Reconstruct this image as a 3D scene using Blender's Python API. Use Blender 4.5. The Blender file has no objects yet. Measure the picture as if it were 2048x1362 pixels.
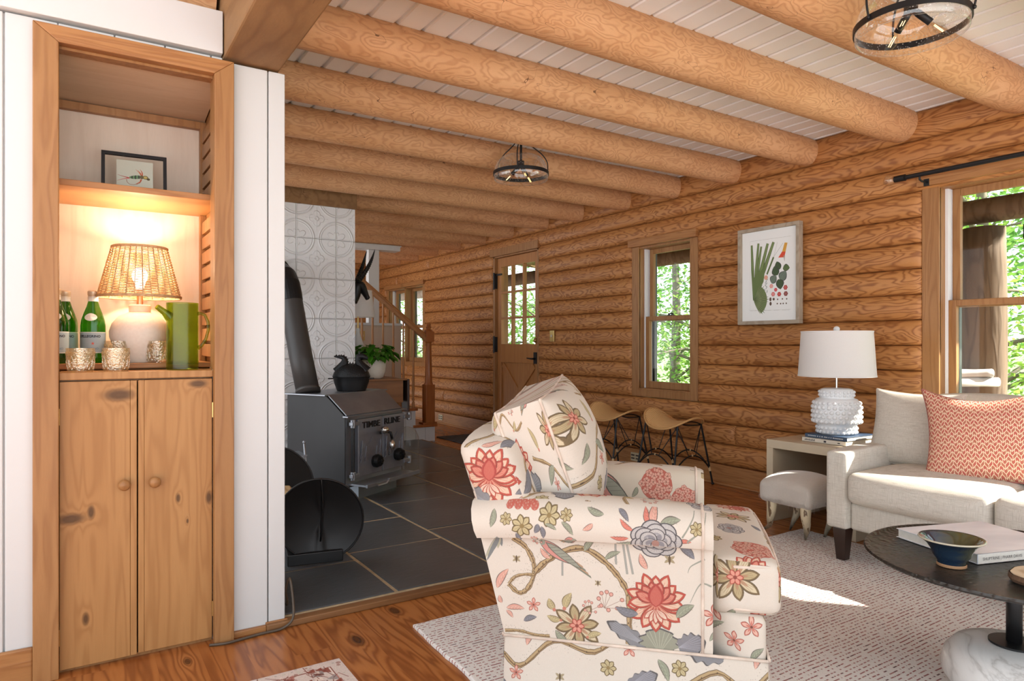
import bpy, bmesh, math, random
import numpy as np
from mathutils import Vector, Matrix, noise as mnoise
SC = bpy.context.scene
COL = SC.collection
PI = math.pi
sin, cos, rad = math.sin, math.cos, math.radians
# ------------------------------------------------------------ camera, sky, sun, exposure
cam_data = bpy.data.cameras.new('camera'); cam = bpy.data.objects.new('camera', cam_data); COL.objects.link(cam)
cam_data.sensor_width = 36.0; cam_data.lens = 1358/2048*36; cam_data.shift_y = 8/2048
cam_data.clip_start = 0.05; cam_data.clip_end = 300
cam.location = (0, 0, 1.07); cam.rotation_euler = (rad(90), 0, rad(-32.77)); SC.camera = cam
world = bpy.data.worlds.new('sky'); SC.world = world; world.use_nodes = True
wnt = world.node_tree; wbg = wnt.nodes['Background']; wbg.inputs[1].default_value = 1.0     # pale hazy sky above, brighter glow added below the horizon to lift the ceiling
wtc = wnt.nodes.new('ShaderNodeTexCoord'); wsp = wnt.nodes.new('ShaderNodeSeparateXYZ'); wnt.links.new(wtc.outputs['Generated'], wsp.inputs[0])
wrp = wnt.nodes.new('ShaderNodeValToRGB'); wrp.color_ramp.elements[0].position = .46; wrp.color_ramp.elements[1].position = .54
wrp.color_ramp.elements[0].color = (2.75, 2.8, 2.85, 1); wrp.color_ramp.elements[1].color = (1.25, 1.36, 1.46, 1)
wmm = wnt.nodes.new('ShaderNodeMath'); wmm.operation = 'MULTIPLY_ADD'; wmm.inputs[1].default_value = .5; wmm.inputs[2].default_value = .5
wnt.links.new(wsp.outputs[2], wmm.inputs[0]); wnt.links.new(wmm.outputs[0], wrp.inputs[0]); wnt.links.new(wrp.outputs[0], wbg.inputs[0])
sun_d = bpy.data.lights.new('sun', 'SUN'); sun = bpy.data.objects.new('sun', sun_d); COL.objects.link(sun)
sun_d.energy = 13; sun_d.angle = rad(0.7); sun_d.color = (1, 0.93, 0.82)
sun.rotation_euler = Vector((-1, 1.1, -1.04)).to_track_quat('-Z', 'Y').to_euler(); sun.location = (8, -4, 6)
vs = SC.view_settings; vs.view_transform = 'Standard'; vs.look = 'None'; vs.gamma = 1; vs.use_curve_mapping = False; vs.exposure = 0.68
cy = SC.cycles; cy.max_bounces = 8; cy.diffuse_bounces = 4; cy.glossy_bounces = 3; cy.transmission_bounces = 6; cy.transparent_max_bounces = 10
cy.caustics_reflective = False; cy.caustics_refractive = False; cy.use_denoising = True; cy.sample_clamp_indirect = 6

# ------------------------------------------------------------ mesh helpers
class MB:
    def __init__(s): s.v = []; s.f = []; s.m = []; s.uv = {}
    def add(s, vs_, fs, mi=0):
        o = len(s.v); s.v += [tuple(p) for p in vs_]
        for f in fs: s.f.append(tuple(i+o for i in f)); s.m.append(mi)
        return s
    def box(s, x0, x1, y0, y1, z0, z1, mi=0, M=None):
        v = [(x, y, z) for z in (z0, z1) for y in (y0, y1) for x in (x0, x1)]
        if M is not None: v = [M @ Vector(p) for p in v]
        return s.add(v, [(0,2,3,1),(4,5,7,6),(0,1,5,4),(1,3,7,5),(3,2,6,7),(2,0,4,6)], mi)
    def prism(s, pts, a, b, plane='xz', mi=0):   # extrude a 2D outline between a and b on the remaining axis
        def P(p, c): return {'xz': (p[0], c, p[1]), 'yz': (c, p[0], p[1]), 'xy': (p[0], p[1], c)}[plane]
        n = len(pts); v = [P(p, a) for p in pts]+[P(p, b) for p in pts]
        fs = [tuple(range(n)), tuple(range(2*n-1, n-1, -1))]+[(i, i+n, (i+1) % n+n, (i+1) % n) for i in range(n)]
        return s.add(v, fs, mi)
    def tube(s, pts, r, n=10, caps=True, mi=0, closed=False, flat=1.0):
        pts = [Vector(p) for p in pts]; k = len(pts); rs = r if isinstance(r, (list, tuple)) else [r]*k
        v = []; up = None
        for i, p in enumerate(pts):
            if closed: t = pts[(i+1) % k]-pts[i-1]
            else: t = (pts[min(i+1, k-1)]-pts[max(i-1, 0)])
            t.normalize()
            if up is None: up = t.orthogonal().normalized() if abs(t.z) > .9 else Vector((0, 0, 1))
            a = up-t*up.dot(t)
            if a.length < 1e-5: a = t.orthogonal()
            a.normalize(); up = a; b = t.cross(a)
            v += [p+(a*cos(2*PI*j/n)*flat+b*sin(2*PI*j/n))*rs[i] for j in range(n)]
        fs = []
        for i in range(k if closed else k-1):
            q = (i+1) % k
            fs += [(i*n+j, q*n+j, q*n+(j+1) % n, i*n+(j+1) % n) for j in range(n)]
        if caps and not closed: fs += [tuple(range(n)), tuple(range(k*n-1, (k-1)*n-1, -1))]
        return s.add(v, fs, mi)
    def lathe(s, prof, c=(0, 0, 0), n=32, mi=0, M=None, sx=1, sy=1, caps=False):
        v = []; fs = []
        for (r, z) in prof: v += [Vector((r*cos(2*PI*j/n)*sx, r*sin(2*PI*j/n)*sy, z)) for j in range(n)]
        k = len(prof)
        for i in range(k-1): fs += [(i*n+j, i*n+(j+1) % n, (i+1)*n+(j+1) % n, (i+1)*n+j) for j in range(n)]
        if caps and prof[0][0] > 1e-4: fs.append(tuple(range(n-1, -1, -1)))
        if caps and prof[-1][0] > 1e-4: fs.append(tuple(range((k-1)*n, k*n)))
        if M is not None: v = [M @ p for p in v]
        v = [(p[0]+c[0], p[1]+c[1], p[2]+c[2]) for p in v]
        return s.add(v, fs, mi)
    def ball(s, c, r, n=12, mi=0, sc=(1, 1, 1), M=None):
        prof = [(max(1e-5, sin(PI*i/n)), -cos(PI*i/n)) for i in range(n+1)]
        T = Matrix.Diagonal((r*sc[0], r*sc[1], r*sc[2])).to_4x4()
        if M is not None: T = M @ T
        return s.lathe(prof, c, n*2 if n < 10 else n+8, mi, T)
    def disc(s, c, r, z=None, n=24, mi=0): return s.add([(c[0]+r*cos(2*PI*j/n), c[1]+r*sin(2*PI*j/n), c[2]) for j in range(n)], [tuple(range(n))], mi)
    def rbox(s, x0, x1, y0, y1, z0, z1, r=.03, n=10, puff=(0, 0, 0), fn=None, mi=0):
        c = Vector(((x0+x1)/2, (y0+y1)/2, (z0+z1)/2)); d = Vector(((x1-x0)/2, (y1-y0)/2, (z1-z0)/2))
        r = min(r, d.x, d.y, d.z); idx = {}; v = []; fs = []
        def g(i, dd):       # grid positions, dense near the ends
            t = -1+2*i/n; e = r/dd
            return t if e > .9 else (math.copysign(1, t)*(1-(1-abs(t))*e*2.2) if False else t)
        def vert(i, j, k):
            key = (i, j, k)
            if key in idx: return idx[key]
            t = Vector((-1+2*i/n, -1+2*j/n, -1+2*k/n))
            def w(a, dd):
                e = r/dd; q = .28
                b = abs(a); b = (b/(1-q))*(1-e) if b < 1-q else (1-e)+(b-(1-q))/q*e
                return math.copysign(b, a)*dd
            p = Vector((w(t.x, d.x), w(t.y, d.y), w(t.z, d.z)))
            q = Vector([max(-(d[a]-r), min(d[a]-r, p[a])) for a in range(3)])
            o = p-q
            if o.length > 1e-9: p = q+o.normalized()*r
            for a in range(3):
                if puff[a]:
                    b1, b2 = (a+1) % 3, (a+2) % 3
                    k1 = max(0, 1-(p[b1]/d[b1])**2)*max(0, 1-(p[b2]/d[b2])**2)
                    p[a] += puff[a]*(p[a]/d[a])*k1**.6
            p += c
            if fn: p = Vector(fn(p))
            idx[key] = len(v); v.append(p); return idx[key]
        for a in range(3):
            for sgn in (0, n):
                for i in range(n):
                    for j in range(n):
                        q = []
                        for (u, w_) in ((i, j), (i+1, j), (i+1, j+1), (i, j+1)):
                            k = [0, 0, 0]; k[a] = sgn; k[(a+1) % 3] = u; k[(a+2) % 3] = w_
                            q.append(vert(*k))
                        fs.append(tuple(q) if sgn else tuple(reversed(q)))
        return s.add(v, fs, mi)
    def build(s, name, mat, parent=None, smooth=False, bevel=0, world=False, seg=2, auto=None, fix=True):
        v = s.v
        if world and parent is not None:
            Mi = root_matrix(parent).inverted(); v = [tuple(Mi @ Vector(p)) for p in v]
        me = bpy.data.meshes.new(name); me.from_pydata(v, [], s.f); me.update()
        mats = mat if isinstance(mat, (list, tuple)) else [mat]
        for m in mats: me.materials.append(m)
        if any(s.m): me.polygons.foreach_set('material_index', s.m)
        if fix:
            bm = bmesh.new(); bm.from_mesh(me); bmesh.ops.recalc_face_normals(bm, faces=bm.faces); bm.to_mesh(me); bm.free()
        if smooth: me.polygons.foreach_set('use_smooth', [True]*len(me.polygons))
        if auto is not None:
            me.polygons.foreach_set('use_smooth', [True]*len(me.polygons))
            bm = bmesh.new(); bm.from_mesh(me)
            for e in bm.edges: e.smooth = not (len(e.link_faces) == 2 and e.calc_face_angle(0) > rad(auto))
            bm.to_mesh(me); bm.free()
        o = bpy.data.objects.new(name, me); COL.objects.link(o)
        if parent is not None: o.parent = parent
        if bevel:
            b = o.modifiers.new('bevel', 'BEVEL'); b.width = bevel; b.segments = seg; b.limit_method = 'ANGLE'; b.angle_limit = rad(40)
        return o
ROOTM = {}
def root_matrix(o):
    while o.parent is not None: o = o.parent
    return Matrix.Translation(o.location) @ o.rotation_euler.to_matrix().to_4x4()
def tag(o, label=None, cat=None, group=None, kind=None):
    if label: o['label'] = label
    if cat: o['category'] = cat
    if group: o['group'] = group
    if kind: o['kind'] = kind
    return o
def thing(name, label, cat, loc=(0, 0, 0), rotz=0, group=None, kind=None):
    o = bpy.data.objects.new(name, None); COL.objects.link(o); o.empty_display_size = .05
    o.location = loc; o.rotation_euler = (0, 0, rotz)
    return tag(o, label, cat, group, kind)
def dup(root, loc, rotz, label, group=None):
    r = root.copy(); COL.objects.link(r); r.location = loc; r.rotation_euler = (0, 0, rotz); r['label'] = label
    if group: r['group'] = group
    def rec(src, dst):
        for ch in src.children:
            c = ch.copy(); COL.objects.link(c); c.parent = dst; rec(ch, c)
    rec(root, r); return r
def struct(mb, name, mat, parent=None, **k):
    o = mb.build(name, mat, parent, **k)
    if parent is None: o['kind'] = 'structure'
    return o
def bez(p0, p1, p2, p3, n=10):
    p0, p1, p2, p3 = map(Vector, (p0, p1, p2, p3)); out = []
    for i in range(n+1):
        t = i/n; u = 1-t; out.append(p0*u**3+p1*3*u*u*t+p2*3*u*t*t+p3*t**3)
    return out
def smoothpath(pts, n=6):
    pts = [Vector(p) for p in pts]; out = []
    for i in range(len(pts)-1):
        a = pts[max(i-1, 0)]; b = pts[i]; c = pts[i+1]; d = pts[min(i+2, len(pts)-1)]
        for j in range(n):
            t = j/n; out.append(.5*((2*b)+(c-a)*t+(2*a-5*b+4*c-d)*t*t+(3*b-a-3*c+d)*t**3))
    out.append(pts[-1]); return out
_txt = {}
def text_mesh(body, size=1.0, depth=0.0, align='LEFT', bold=0):
    cu = bpy.data.curves.new('txt', 'FONT'); cu.body = body; cu.size = size; cu.extrude = depth; cu.align_x = align; cu.offset = bold; cu.resolution_u = 4
    o = bpy.data.objects.new('txt', cu); COL.objects.link(o); bpy.context.view_layer.update()
    dg = bpy.context.evaluated_depsgraph_get(); me = bpy.data.meshes.new_from_object(o.evaluated_get(dg))
    v = [tuple(x.co) for x in me.vertices]; f = [tuple(p.vertices) for p in me.polygons]
    bpy.data.objects.remove(o); bpy.data.curves.remove(cu); bpy.data.meshes.remove(me)
    return v, f
def text_part(body, size, fn, name, mat, parent, depth=.0, align='LEFT', world=False, bold=0):
    v, f = text_mesh(body, size, depth, align, bold); m = MB(); m.add([fn(*p) for p in v], f)
    return m.build(name, mat, parent, world=world, fix=False)

# ------------------------------------------------------------ materials
def newmat(name):
    m = bpy.data.materials.new(name); m.use_nodes = True; nt = m.node_tree
    return m, nt, nt.nodes['Principled BSDF']
def nd(nt, t, ins=None, **props):
    n = nt.nodes.new(t)
    for k, v in props.items(): setattr(n, k, v)
    for k, v in (ins or {}).items():
        if hasattr(v, 'is_linked') or isinstance(v, bpy.types.NodeSocket): nt.links.new(v, n.inputs[k])
        else: n.inputs[k].default_value = v
    return n
def mt(nt, op, a, b=0.0, c=0.0):
    n = nt.nodes.new('ShaderNodeMath'); n.operation = op
    for i, v in enumerate((a, b, c)):
        if isinstance(v, bpy.types.NodeSocket): nt.links.new(v, n.inputs[i])
        else: n.inputs[i].default_value = v
    return n.outputs[0]
def mixc(nt, fac, a, b, mode='MIX'):
    n = nt.nodes.new('ShaderNodeMix'); n.data_type = 'RGBA'; n.blend_type = mode
    for i, v in ((0, fac), (6, a), (7, b)):
        if isinstance(v, bpy.types.NodeSocket): nt.links.new(v, n.inputs[i])
        else: n.inputs[i].default_value = v if i == 0 else (tuple(v)+(1,))[:4]
    return n.outputs[2]
def lin(r, g, b):
    f = lambda c: (c/255/12.92) if c/255 <= .04045 else ((c/255+.055)/1.055)**2.4
    return (f(r), f(g), f(b))
def setp(p, **k):
    mp = {'rough': 'Roughness', 'metal': 'Metallic', 'spec': 'Specular IOR Level', 'coat': 'Coat Weight', 'trans': 'Transmission Weight', 'ior': 'IOR', 'alpha': 'Alpha', 'sheen': 'Sheen Weight', 'emis': 'Emission Strength', 'sss': 'Subsurface Weight'}
    for a, v in k.items(): p.inputs[mp[a]].default_value = v
def bump(nt, p, h, strength=.3, dist=.01):
    b = nd(nt, 'ShaderNodeBump', {'Height': h, 'Strength': strength, 'Distance': dist}); nt.links.new(b.outputs[0], p.inputs['Normal'])
def coordv(nt, kind='Object', scale=(1, 1, 1)):
    tc = nt.nodes.new('ShaderNodeTexCoord')
    return nd(nt, 'ShaderNodeVectorMath', {0: tc.outputs[kind], 1: scale}, operation='MULTIPLY').outputs[0], tc
def noise(nt, vec, scale, detail=2.0, rough=.5, dist=0.0):
    return nd(nt, 'ShaderNodeTexNoise', {'Vector': vec, 'Scale': scale, 'Detail': detail, 'Roughness': rough, 'Distortion': dist}).outputs[0]
def plain(name, c, rough=.5, metal=0, mottle=.06, scale=8, bmp=0, bscale=60, **k):
    m, nt, p = newmat(name); v, tc = coordv(nt); n = noise(nt, v, scale, 4)
    c = tuple(c); dark = tuple(x*(1-mottle*2) for x in c); lite = tuple(min(1, x*(1+mottle)) for x in c)
    nt.links.new(mixc(nt, n, dark, lite), p.inputs['Base Color']); setp(p, rough=rough, metal=metal, **k)
    if bmp: bump(nt, p, noise(nt, v, bscale, 3), bmp, .004)
    return m
def wood(name, light, mid, dark, scale=(1, 1, 1), freq=2.2, rings=9, cell=None, rough=.5, contrast=1.0, fine=.35, bmp=.15, knots=None, vor=0, spec=.4, tint=.12, off=(0, 0, 0), sharp=2.0, checks=0, ctone=.0):
    """procedural wood: contour rings of a stretched noise, fine fibres, optional knots and per-board offsets"""
    m, nt, p = newmat(name); tc = nt.nodes.new('ShaderNodeTexCoord')
    src = tc.outputs['Object']
    src = nd(nt, 'ShaderNodeVectorMath', {0: src, 1: off}, operation='ADD').outputs[0]
    sep = nd(nt, 'ShaderNodeSeparateXYZ', {0: src}); xyz = [sep.outputs[0], sep.outputs[1], sep.outputs[2]]; ci = None
    if cell:
        ax, size, along, alen = cell
        ci = mt(nt, 'FLOOR', mt(nt, 'DIVIDE', xyz[ax], size))
        sh = mt(nt, 'MULTIPLY', mt(nt, 'FRACT', mt(nt, 'MULTIPLY', ci, .618)), alen if alen else 1)
        cj = mt(nt, 'FLOOR', mt(nt, 'DIVIDE', mt(nt, 'ADD', xyz[along], sh), alen)) if alen else 0.0
        idn = mt(nt, 'ADD', mt(nt, 'MULTIPLY', ci, 5.37), mt(nt, 'MULTIPLY', cj, 11.9) if alen else 0.0)
        o = [xyz[0], xyz[1], xyz[2]]; o[along] = mt(nt, 'ADD', o[along], mt(nt, 'MULTIPLY', idn, 1.731))
        third = 3-ax-along; o[third] = mt(nt, 'ADD', o[third], mt(nt, 'MULTIPLY', idn, .77)); xyz = o
        wn = nd(nt, 'ShaderNodeTexWhiteNoise', {'W': idn}, noise_dimensions='1D').outputs[0]
    cmb = nd(nt, 'ShaderNodeCombineXYZ', {0: xyz[0], 1: xyz[1], 2: xyz[2]}).outputs[0]
    vec = nd(nt, 'ShaderNodeVectorMath', {0: cmb, 1: scale}, operation='MULTIPLY').outputs[0]
    n1 = noise(nt, vec, freq, 2.2, .5, .25)
    ph = mt(nt, 'MULTIPLY', n1, rings*6.283)
    kd = None
    if knots:
        for (kx, ky, kz, rr, ax) in knots:
            sc = [1/rr, 1/rr, 1/rr]; sc[ax] *= .45
            dv = nd(nt, 'ShaderNodeVectorMath', {0: nd(nt, 'ShaderNodeVectorMath', {0: tc.outputs['Object'], 1: (kx, ky, kz)}, operation='SUBTRACT').outputs[0], 1: tuple(sc)}, operation='MULTIPLY').outputs[0]
            d = nd(nt, 'ShaderNodeVectorMath', {0: dv}, operation='LENGTH').outputs['Value']
            ph = mt(nt, 'ADD', ph, mt(nt, 'DIVIDE', 22.0, mt(nt, 'ADD', mt(nt, 'MULTIPLY', d, d), 1.2)))
            kk = mt(nt, 'SMOOTH_MIN', 1.0, mt(nt, 'MAXIMUM', 0.0, mt(nt, 'SUBTRACT', 1.7, mt(nt, 'MULTIPLY', d, 1.25))), .2)
            kd = kk if kd is None else mt(nt, 'MAXIMUM', kd, kk)
    if vor:
        vt = nd(nt, 'ShaderNodeTexVoronoi', {'Vector': vec, 'Scale': vor, 'Randomness': 1.0}).outputs['Distance']
        ph = mt(nt, 'ADD', ph, mt(nt, 'DIVIDE', 3.2, mt(nt, 'ADD', mt(nt, 'MULTIPLY', mt(nt, 'MULTIPLY', vt, vt), 40), .25)))
        kv = mt(nt, 'MAXIMUM', 0.0, mt(nt, 'SUBTRACT', 1.0, mt(nt, 'MULTIPLY', vt, 15))); kd = kv if kd is None else mt(nt, 'MAXIMUM', kd, kv)
    w = mt(nt, 'ADD', mt(nt, 'MULTIPLY', mt(nt, 'SINE', ph), .5), .5); w = mt(nt, 'POWER', w, sharp)
    fs = nd(nt, 'ShaderNodeVectorMath', {0: vec, 1: (1, 1, 1)}, operation='MULTIPLY').outputs[0]
    fib = noise(nt, fs, freq*22, 3, .6)
    t = mt(nt, 'MULTIPLY', w, contrast)
    big = noise(nt, vec, freq*.5, 2)
    c = mixc(nt, t, mixc(nt, mt(nt, 'MULTIPLY', mt(nt, 'SUBTRACT', big, .3), 1.8), mid, light), dark)
    c = mixc(nt, mt(nt, 'MULTIPLY', fib, fine), c, tuple(a*.62 for a in mid))
    if cell: c = mixc(nt, mt(nt, 'MULTIPLY', wn, tint+ctone), c, tuple(a*.55 for a in dark) if ctone else dark)
    if checks:
        cn = noise(nt, nd(nt, 'ShaderNodeVectorMath', {0: vec, 1: (1, 1, 1)}, operation='MULTIPLY').outputs[0], freq*1.3, 1.0)
        ck = mt(nt, 'LESS_THAN', mt(nt, 'ABSOLUTE', mt(nt, 'SUBTRACT', cn, .50)), .0035*checks)
        ck = mt(nt, 'MULTIPLY', ck, mt(nt, 'GREATER_THAN', noise(nt, cmb, 1.3, 1), .52)); c = mixc(nt, mt(nt, 'MULTIPLY', ck, .8), c, (.09, .035, .012))
    if kd is not None: c = mixc(nt, mt(nt, 'MINIMUM', mt(nt, 'MULTIPLY', kd, .85), .85), c, tuple(a*.22 for a in dark))
    nt.links.new(c, p.inputs['Base Color']); setp(p, rough=rough, spec=spec)
    if bmp: bump(nt, p, mt(nt, 'ADD', w, mt(nt, 'MULTIPLY', big, 1.5)), bmp, .003)
    return m
def facing(nt, base, amp, normal=None):     # Schlick-like reflectance that is the same from both sides of thin glass
    lw = nd(nt, 'ShaderNodeLayerWeight', {'Blend': .5})
    if normal is not None: nt.links.new(normal, lw.inputs['Normal'])
    return mt(nt, 'MINIMUM', mt(nt, 'ADD', mt(nt, 'MULTIPLY', mt(nt, 'POWER', lw.outputs['Facing'], 4.0), amp), base), 1.0)
def glass(name, tint=(1, 1, 1), rough=0.0, refl=.12):
    m, nt, p = newmat(name); nt.nodes.remove(p); out = nt.nodes['Material Output']
    t = nd(nt, 'ShaderNodeBsdfTransparent', {0: tuple(tint)+(1,)}); g = nd(nt, 'ShaderNodeBsdfGlossy', {0: (1, 1, 1, 1), 'Roughness': rough})
    f = facing(nt, refl*.09, .6)
    mx = nd(nt, 'ShaderNodeMixShader', {0: f, 1: t.outputs[0], 2: g.outputs[0]}); nt.links.new(mx.outputs[0], out.inputs[0]); return m
def imgmat(name, img, rough=.85, ext='REPEAT', weave=0, sheen=0, wscale=700):
    m, nt, p = newmat(name); tc = nt.nodes.new('ShaderNodeTexCoord')
    ti = nd(nt, 'ShaderNodeTexImage', {'Vector': tc.outputs['UV']}, image=img, extension=ext)
    c = ti.outputs[0]
    if weave:
        w = noise(nt, nd(nt, 'ShaderNodeVectorMath', {0: tc.outputs['Object'], 1: (1, 1, .25)}, operation='MULTIPLY').outputs[0], wscale, 2)
        c = mixc(nt, mt(nt, 'MULTIPLY', w, weave), c, (.55, .47, .36)); bump(nt, p, w, .15, .001)
    nt.links.new(c, p.inputs['Base Color']); setp(p, rough=rough, sheen=sheen, spec=.25); return m
# ------------------------------------------------------------ painted fabric and prints, generated here as arrays
class CV:
    def __init__(s, w, h, ppm, ox=0, oy=0, bg=(255, 255, 255)):
        s.w = int(w*ppm); s.h = int(h*ppm); s.k = ppm; s.ox = ox; s.oy = oy
        s.a = np.empty((s.h, s.w, 3), np.float32); s.a[:] = np.array(bg, np.float32); s.bg = bg
    def fill(s, poly, col, al=1.0, wrap=False):
        P = np.array([(p[0], p[1]) for p in poly], np.float64)
        if wrap:
            W = s.w/s.k; H = s.h/s.k
            for dx in (-W, 0, W):
                for dy in (-H, 0, H): s.fill(P+np.array((dx, dy)), col, al)
            return
        P = (P-np.array((s.ox, s.oy)))*s.k
        x0, y0 = np.floor(P.min(0)).astype(int)-1; x1, y1 = np.ceil(P.max(0)).astype(int)+2
        x0 = max(x0, 0); y0 = max(y0, 0); x1 = min(x1, s.w); y1 = min(y1, s.h)
        if x1 <= x0 or y1 <= y0: return
        cov = np.zeros((y1-y0, x1-x0), np.float32)
        for (ax, ay) in ((.25, .25), (.75, .25), (.25, .75), (.75, .75)):
            X = np.arange(x0, x1)[None, :]+ax; Y = np.arange(y0, y1)[:, None]+ay
            ins = np.zeros((y1-y0, x1-x0), bool); n = len(P)
            for i in range(n):
                a = P[i]; b = P[(i+1) % n]
                if a[1] == b[1]: continue
                c = (a[1] > Y) != (b[1] > Y); xs = (b[0]-a[0])*(Y-a[1])/(b[1]-a[1])+a[0]
                ins ^= c & (X < xs)
            cov += ins*.25
        cov = (cov*al)[..., None]; r = s.a[y0:y1, x0:x1]; r *= 1-cov; r += cov*np.array(col, np.float32)
    def line(s, pts, w, col, al=1.0, wrap=False, taper=False):
        P = [Vector((p[0], p[1])) for p in pts]; L = []; R = []
        for i, p in enumerate(P):
            t = P[min(i+1, len(P)-1)]-P[max(i-1, 0)]
            if t.length < 1e-9: continue
            t.normalize(); nrm = Vector((-t.y, t.x))
            ww = (w[i] if isinstance(w, (list, tuple)) else w)/2*((1-.85*i/(len(P)-1)) if taper else 1)
            L.append(p+nrm*ww); R.append(p-nrm*ww)
        if len(L) > 1: s.fill(L+R[::-1], col, al, wrap)
    def circ(s, x, y, r, col, al=1, wrap=False, n=16, ry=None):
        s.fill([(x+r*cos(2*PI*i/n), y+(ry or r)*sin(2*PI*i/n)) for i in range(n)], col, al, wrap)
    def image(s, name, grain=0):
        a = s.a
        if name.startswith('chintz'):      # a slightly uneven, inkier print
            dd = np.abs(a-np.array(s.bg, np.float32)).max(-1, keepdims=True); a = a*np.where(dd > 6, .86, 1.0)
        if grain: a = a+np.random.default_rng(3).normal(0, grain, a.shape[:2])[..., None]
        im = bpy.data.images.new(name, s.w, s.h); px = np.ones((s.h, s.w, 4), np.float32); px[..., :3] = np.clip(a/255, 0, 1)
        im.pixels.foreach_set(px.ravel()); im.update(); im.pack(); return im
def leafpoly(bx, by, tx, ty, w, n=9, bend=0.0, tip=1.0):
    b = Vector((bx, by)); t = Vector((tx, ty)); d = t-b; L = d.length; d.normalize(); nr = Vector((-d.y, d.x)); a = []; c = []
    for i in range(n+1):
        u = i/n; ww = w/2*sin(PI*u**(.85*tip))**.8 if 0 < u < 1 else 0
        q = b+d*(L*u)+nr*(bend*L*sin(PI*u)); a.append(q+nr*ww); c.append(q-nr*ww)
    return a+c[::-1]
INK = (70, 66, 70)
class Flora:
    def __init__(s, cv, wrap=False): s.c = cv; s.w = wrap; s.r = random.Random(5)
    def F(s, p, c, a=1.0): s.c.fill(p, c, a, s.w)
    def L(s, p, w, c, a=1.0, taper=False): s.c.line(p, w, c, a, s.w, taper)
    def petal(s, bx, by, ang, L, w, edge, fillc, core=None, veins=3, bend=0):
        tx, ty = bx+L*cos(ang), by+L*sin(ang)
        s.F(leafpoly(bx, by, tx, ty, w*1.18, bend=bend, tip=1.5), tuple(v*.62 for v in edge)); s.F(leafpoly(bx, by, tx, ty, w*1.06, bend=bend, tip=1.5), edge)
        s.F(leafpoly(bx+.05*L*cos(ang), by+.05*L*sin(ang), bx+.9*L*cos(ang), by+.9*L*sin(ang), w*.78, bend=bend, tip=1.5), fillc)
        if core: s.F(leafpoly(bx, by, bx+.55*L*cos(ang), by+.55*L*sin(ang), w*.4, bend=bend), core, .8)
        for i in range(veins):
            o = (i-(veins-1)/2)*.22
            s.L([(bx+.15*L*cos(ang), by+.15*L*sin(ang)), (bx+.72*L*cos(ang+o*.6), by+.72*L*sin(ang+o*.6))], .0009, edge, .6)
    def lotus(s, x, y, R, rot=0):
        red = (196, 74, 62); cream = (240, 205, 178); co = (224, 130, 110)
        for i in range(7): s.petal(x, y-.12*R, -PI*.95+i*PI*.9/6+rot, R*.92, R*.36, red, cream, co)
        for i in range(9): s.petal(x, y-.1*R, PI*(-.02+1.04*i/8)+rot, R*(.98 if i % 2 else .86), R*.34, red, cream, co)
        for i in range(6): s.petal(x, y-.12*R, PI*(.14+.72*i/5)+rot, R*.7, R*.3, (176, 60, 54), (226, 140, 120), (200, 80, 70))
        s.F(leafpoly(x, y-.25*R, x, y+.5*R, R*.5), (180, 58, 56)); s.F(leafpoly(x, y-.22*R, x, y+.42*R, R*.36), (208, 100, 88))
        for i in range(5): s.petal(x, y-.3*R, -PI*.5+(i-2)*.42, R*.5, R*.17, (200, 90, 76), (246, 222, 200))
    def beige(s, x, y, R, rot=0.0, c1=(196, 176, 132), c2=(226, 210, 176)):
        for i in range(8):
            a = rot+i*PI/4+.2; s.petal(x, y, a, R*(1 if i % 2 else .86), R*.34, (120, 98, 66), c2 if i % 2 else c1, (204, 150, 118), 3)
        for i in range(6): s.petal(x, y, i*PI/3, R*.3, R*.16, (190, 70, 60), (235, 160, 140), None, 0)
        s.c.circ(x, y, R*.07, (150, 60, 50), 1, s.w)
    def small(s, x, y, R):
        for i in range(7): s.petal(x, y, i*2*PI/7, R, R*.55, (124, 104, 66), (212, 196, 150), None, 1)
        s.c.circ(x, y, R*.2, (150, 126, 76), 1, s.w)
    def peach(s, x, y, R):
        for i in range(5): s.petal(x, y, i*2*PI/5+.3, R, R*.42, (196, 96, 84), (240, 190, 172), (210, 110, 96), 0)
        s.c.circ(x, y, R*.12, (120, 60, 50), 1, s.w)
    def hyd(s, x, y, R, n=20, sy=1.0):
        s.c.circ(x, y, R*.93, (206, 92, 78), .9, s.w, 20, R*.93*sy)
        g = s.r
        for i in range(n):
            a = i*2.399; rr = R*.92*math.sqrt((i+.5)/n); fx = x+rr*cos(a); fy = y+rr*sin(a)*sy; q = R*.21
            for k in range(5):
                b = k*2*PI/5+i; s.c.circ(fx+q*.52*cos(b), fy+q*.52*sin(b), q*.5, (150, 60, 52), 1, s.w, 10); s.c.circ(fx+q*.52*cos(b), fy+q*.52*sin(b), q*.43, (238, 178, 158), 1, s.w, 10)
            s.c.circ(fx, fy, q*.16, (110, 76, 58), 1, s.w, 8)
    def peony(s, x, y, R):
        for (r1, n, of) in ((1, 7, 0), (.78, 6, .5), (.5, 5, .2)):
            for i in range(n):
                a = of+i*2*PI/n; px, py = x+R*r1*.55*cos(a), y+R*r1*.42*sin(a); q = R*.42*r1**.4
                s.c.circ(px, py, q, (66, 66, 76), 1, s.w, 18, q*.8); s.c.circ(px, py, q*.9, (196, 192, 190), 1, s.w, 18, q*.72); s.c.circ(px+.15*q*cos(a+PI), py+.15*q*sin(a+PI), q*.66, (142, 142, 150), 1, s.w, 16, q*.5)
                for k in range(5): s.L([(px, py), (px+q*.75*cos(a-.8+.4*k), py+q*.6*sin(a-.8+.4*k))], .0008, (236, 232, 226), .7)
        s.c.circ(x, y-.1*R, R*.14, (176, 130, 120), 1, s.w)
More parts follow.
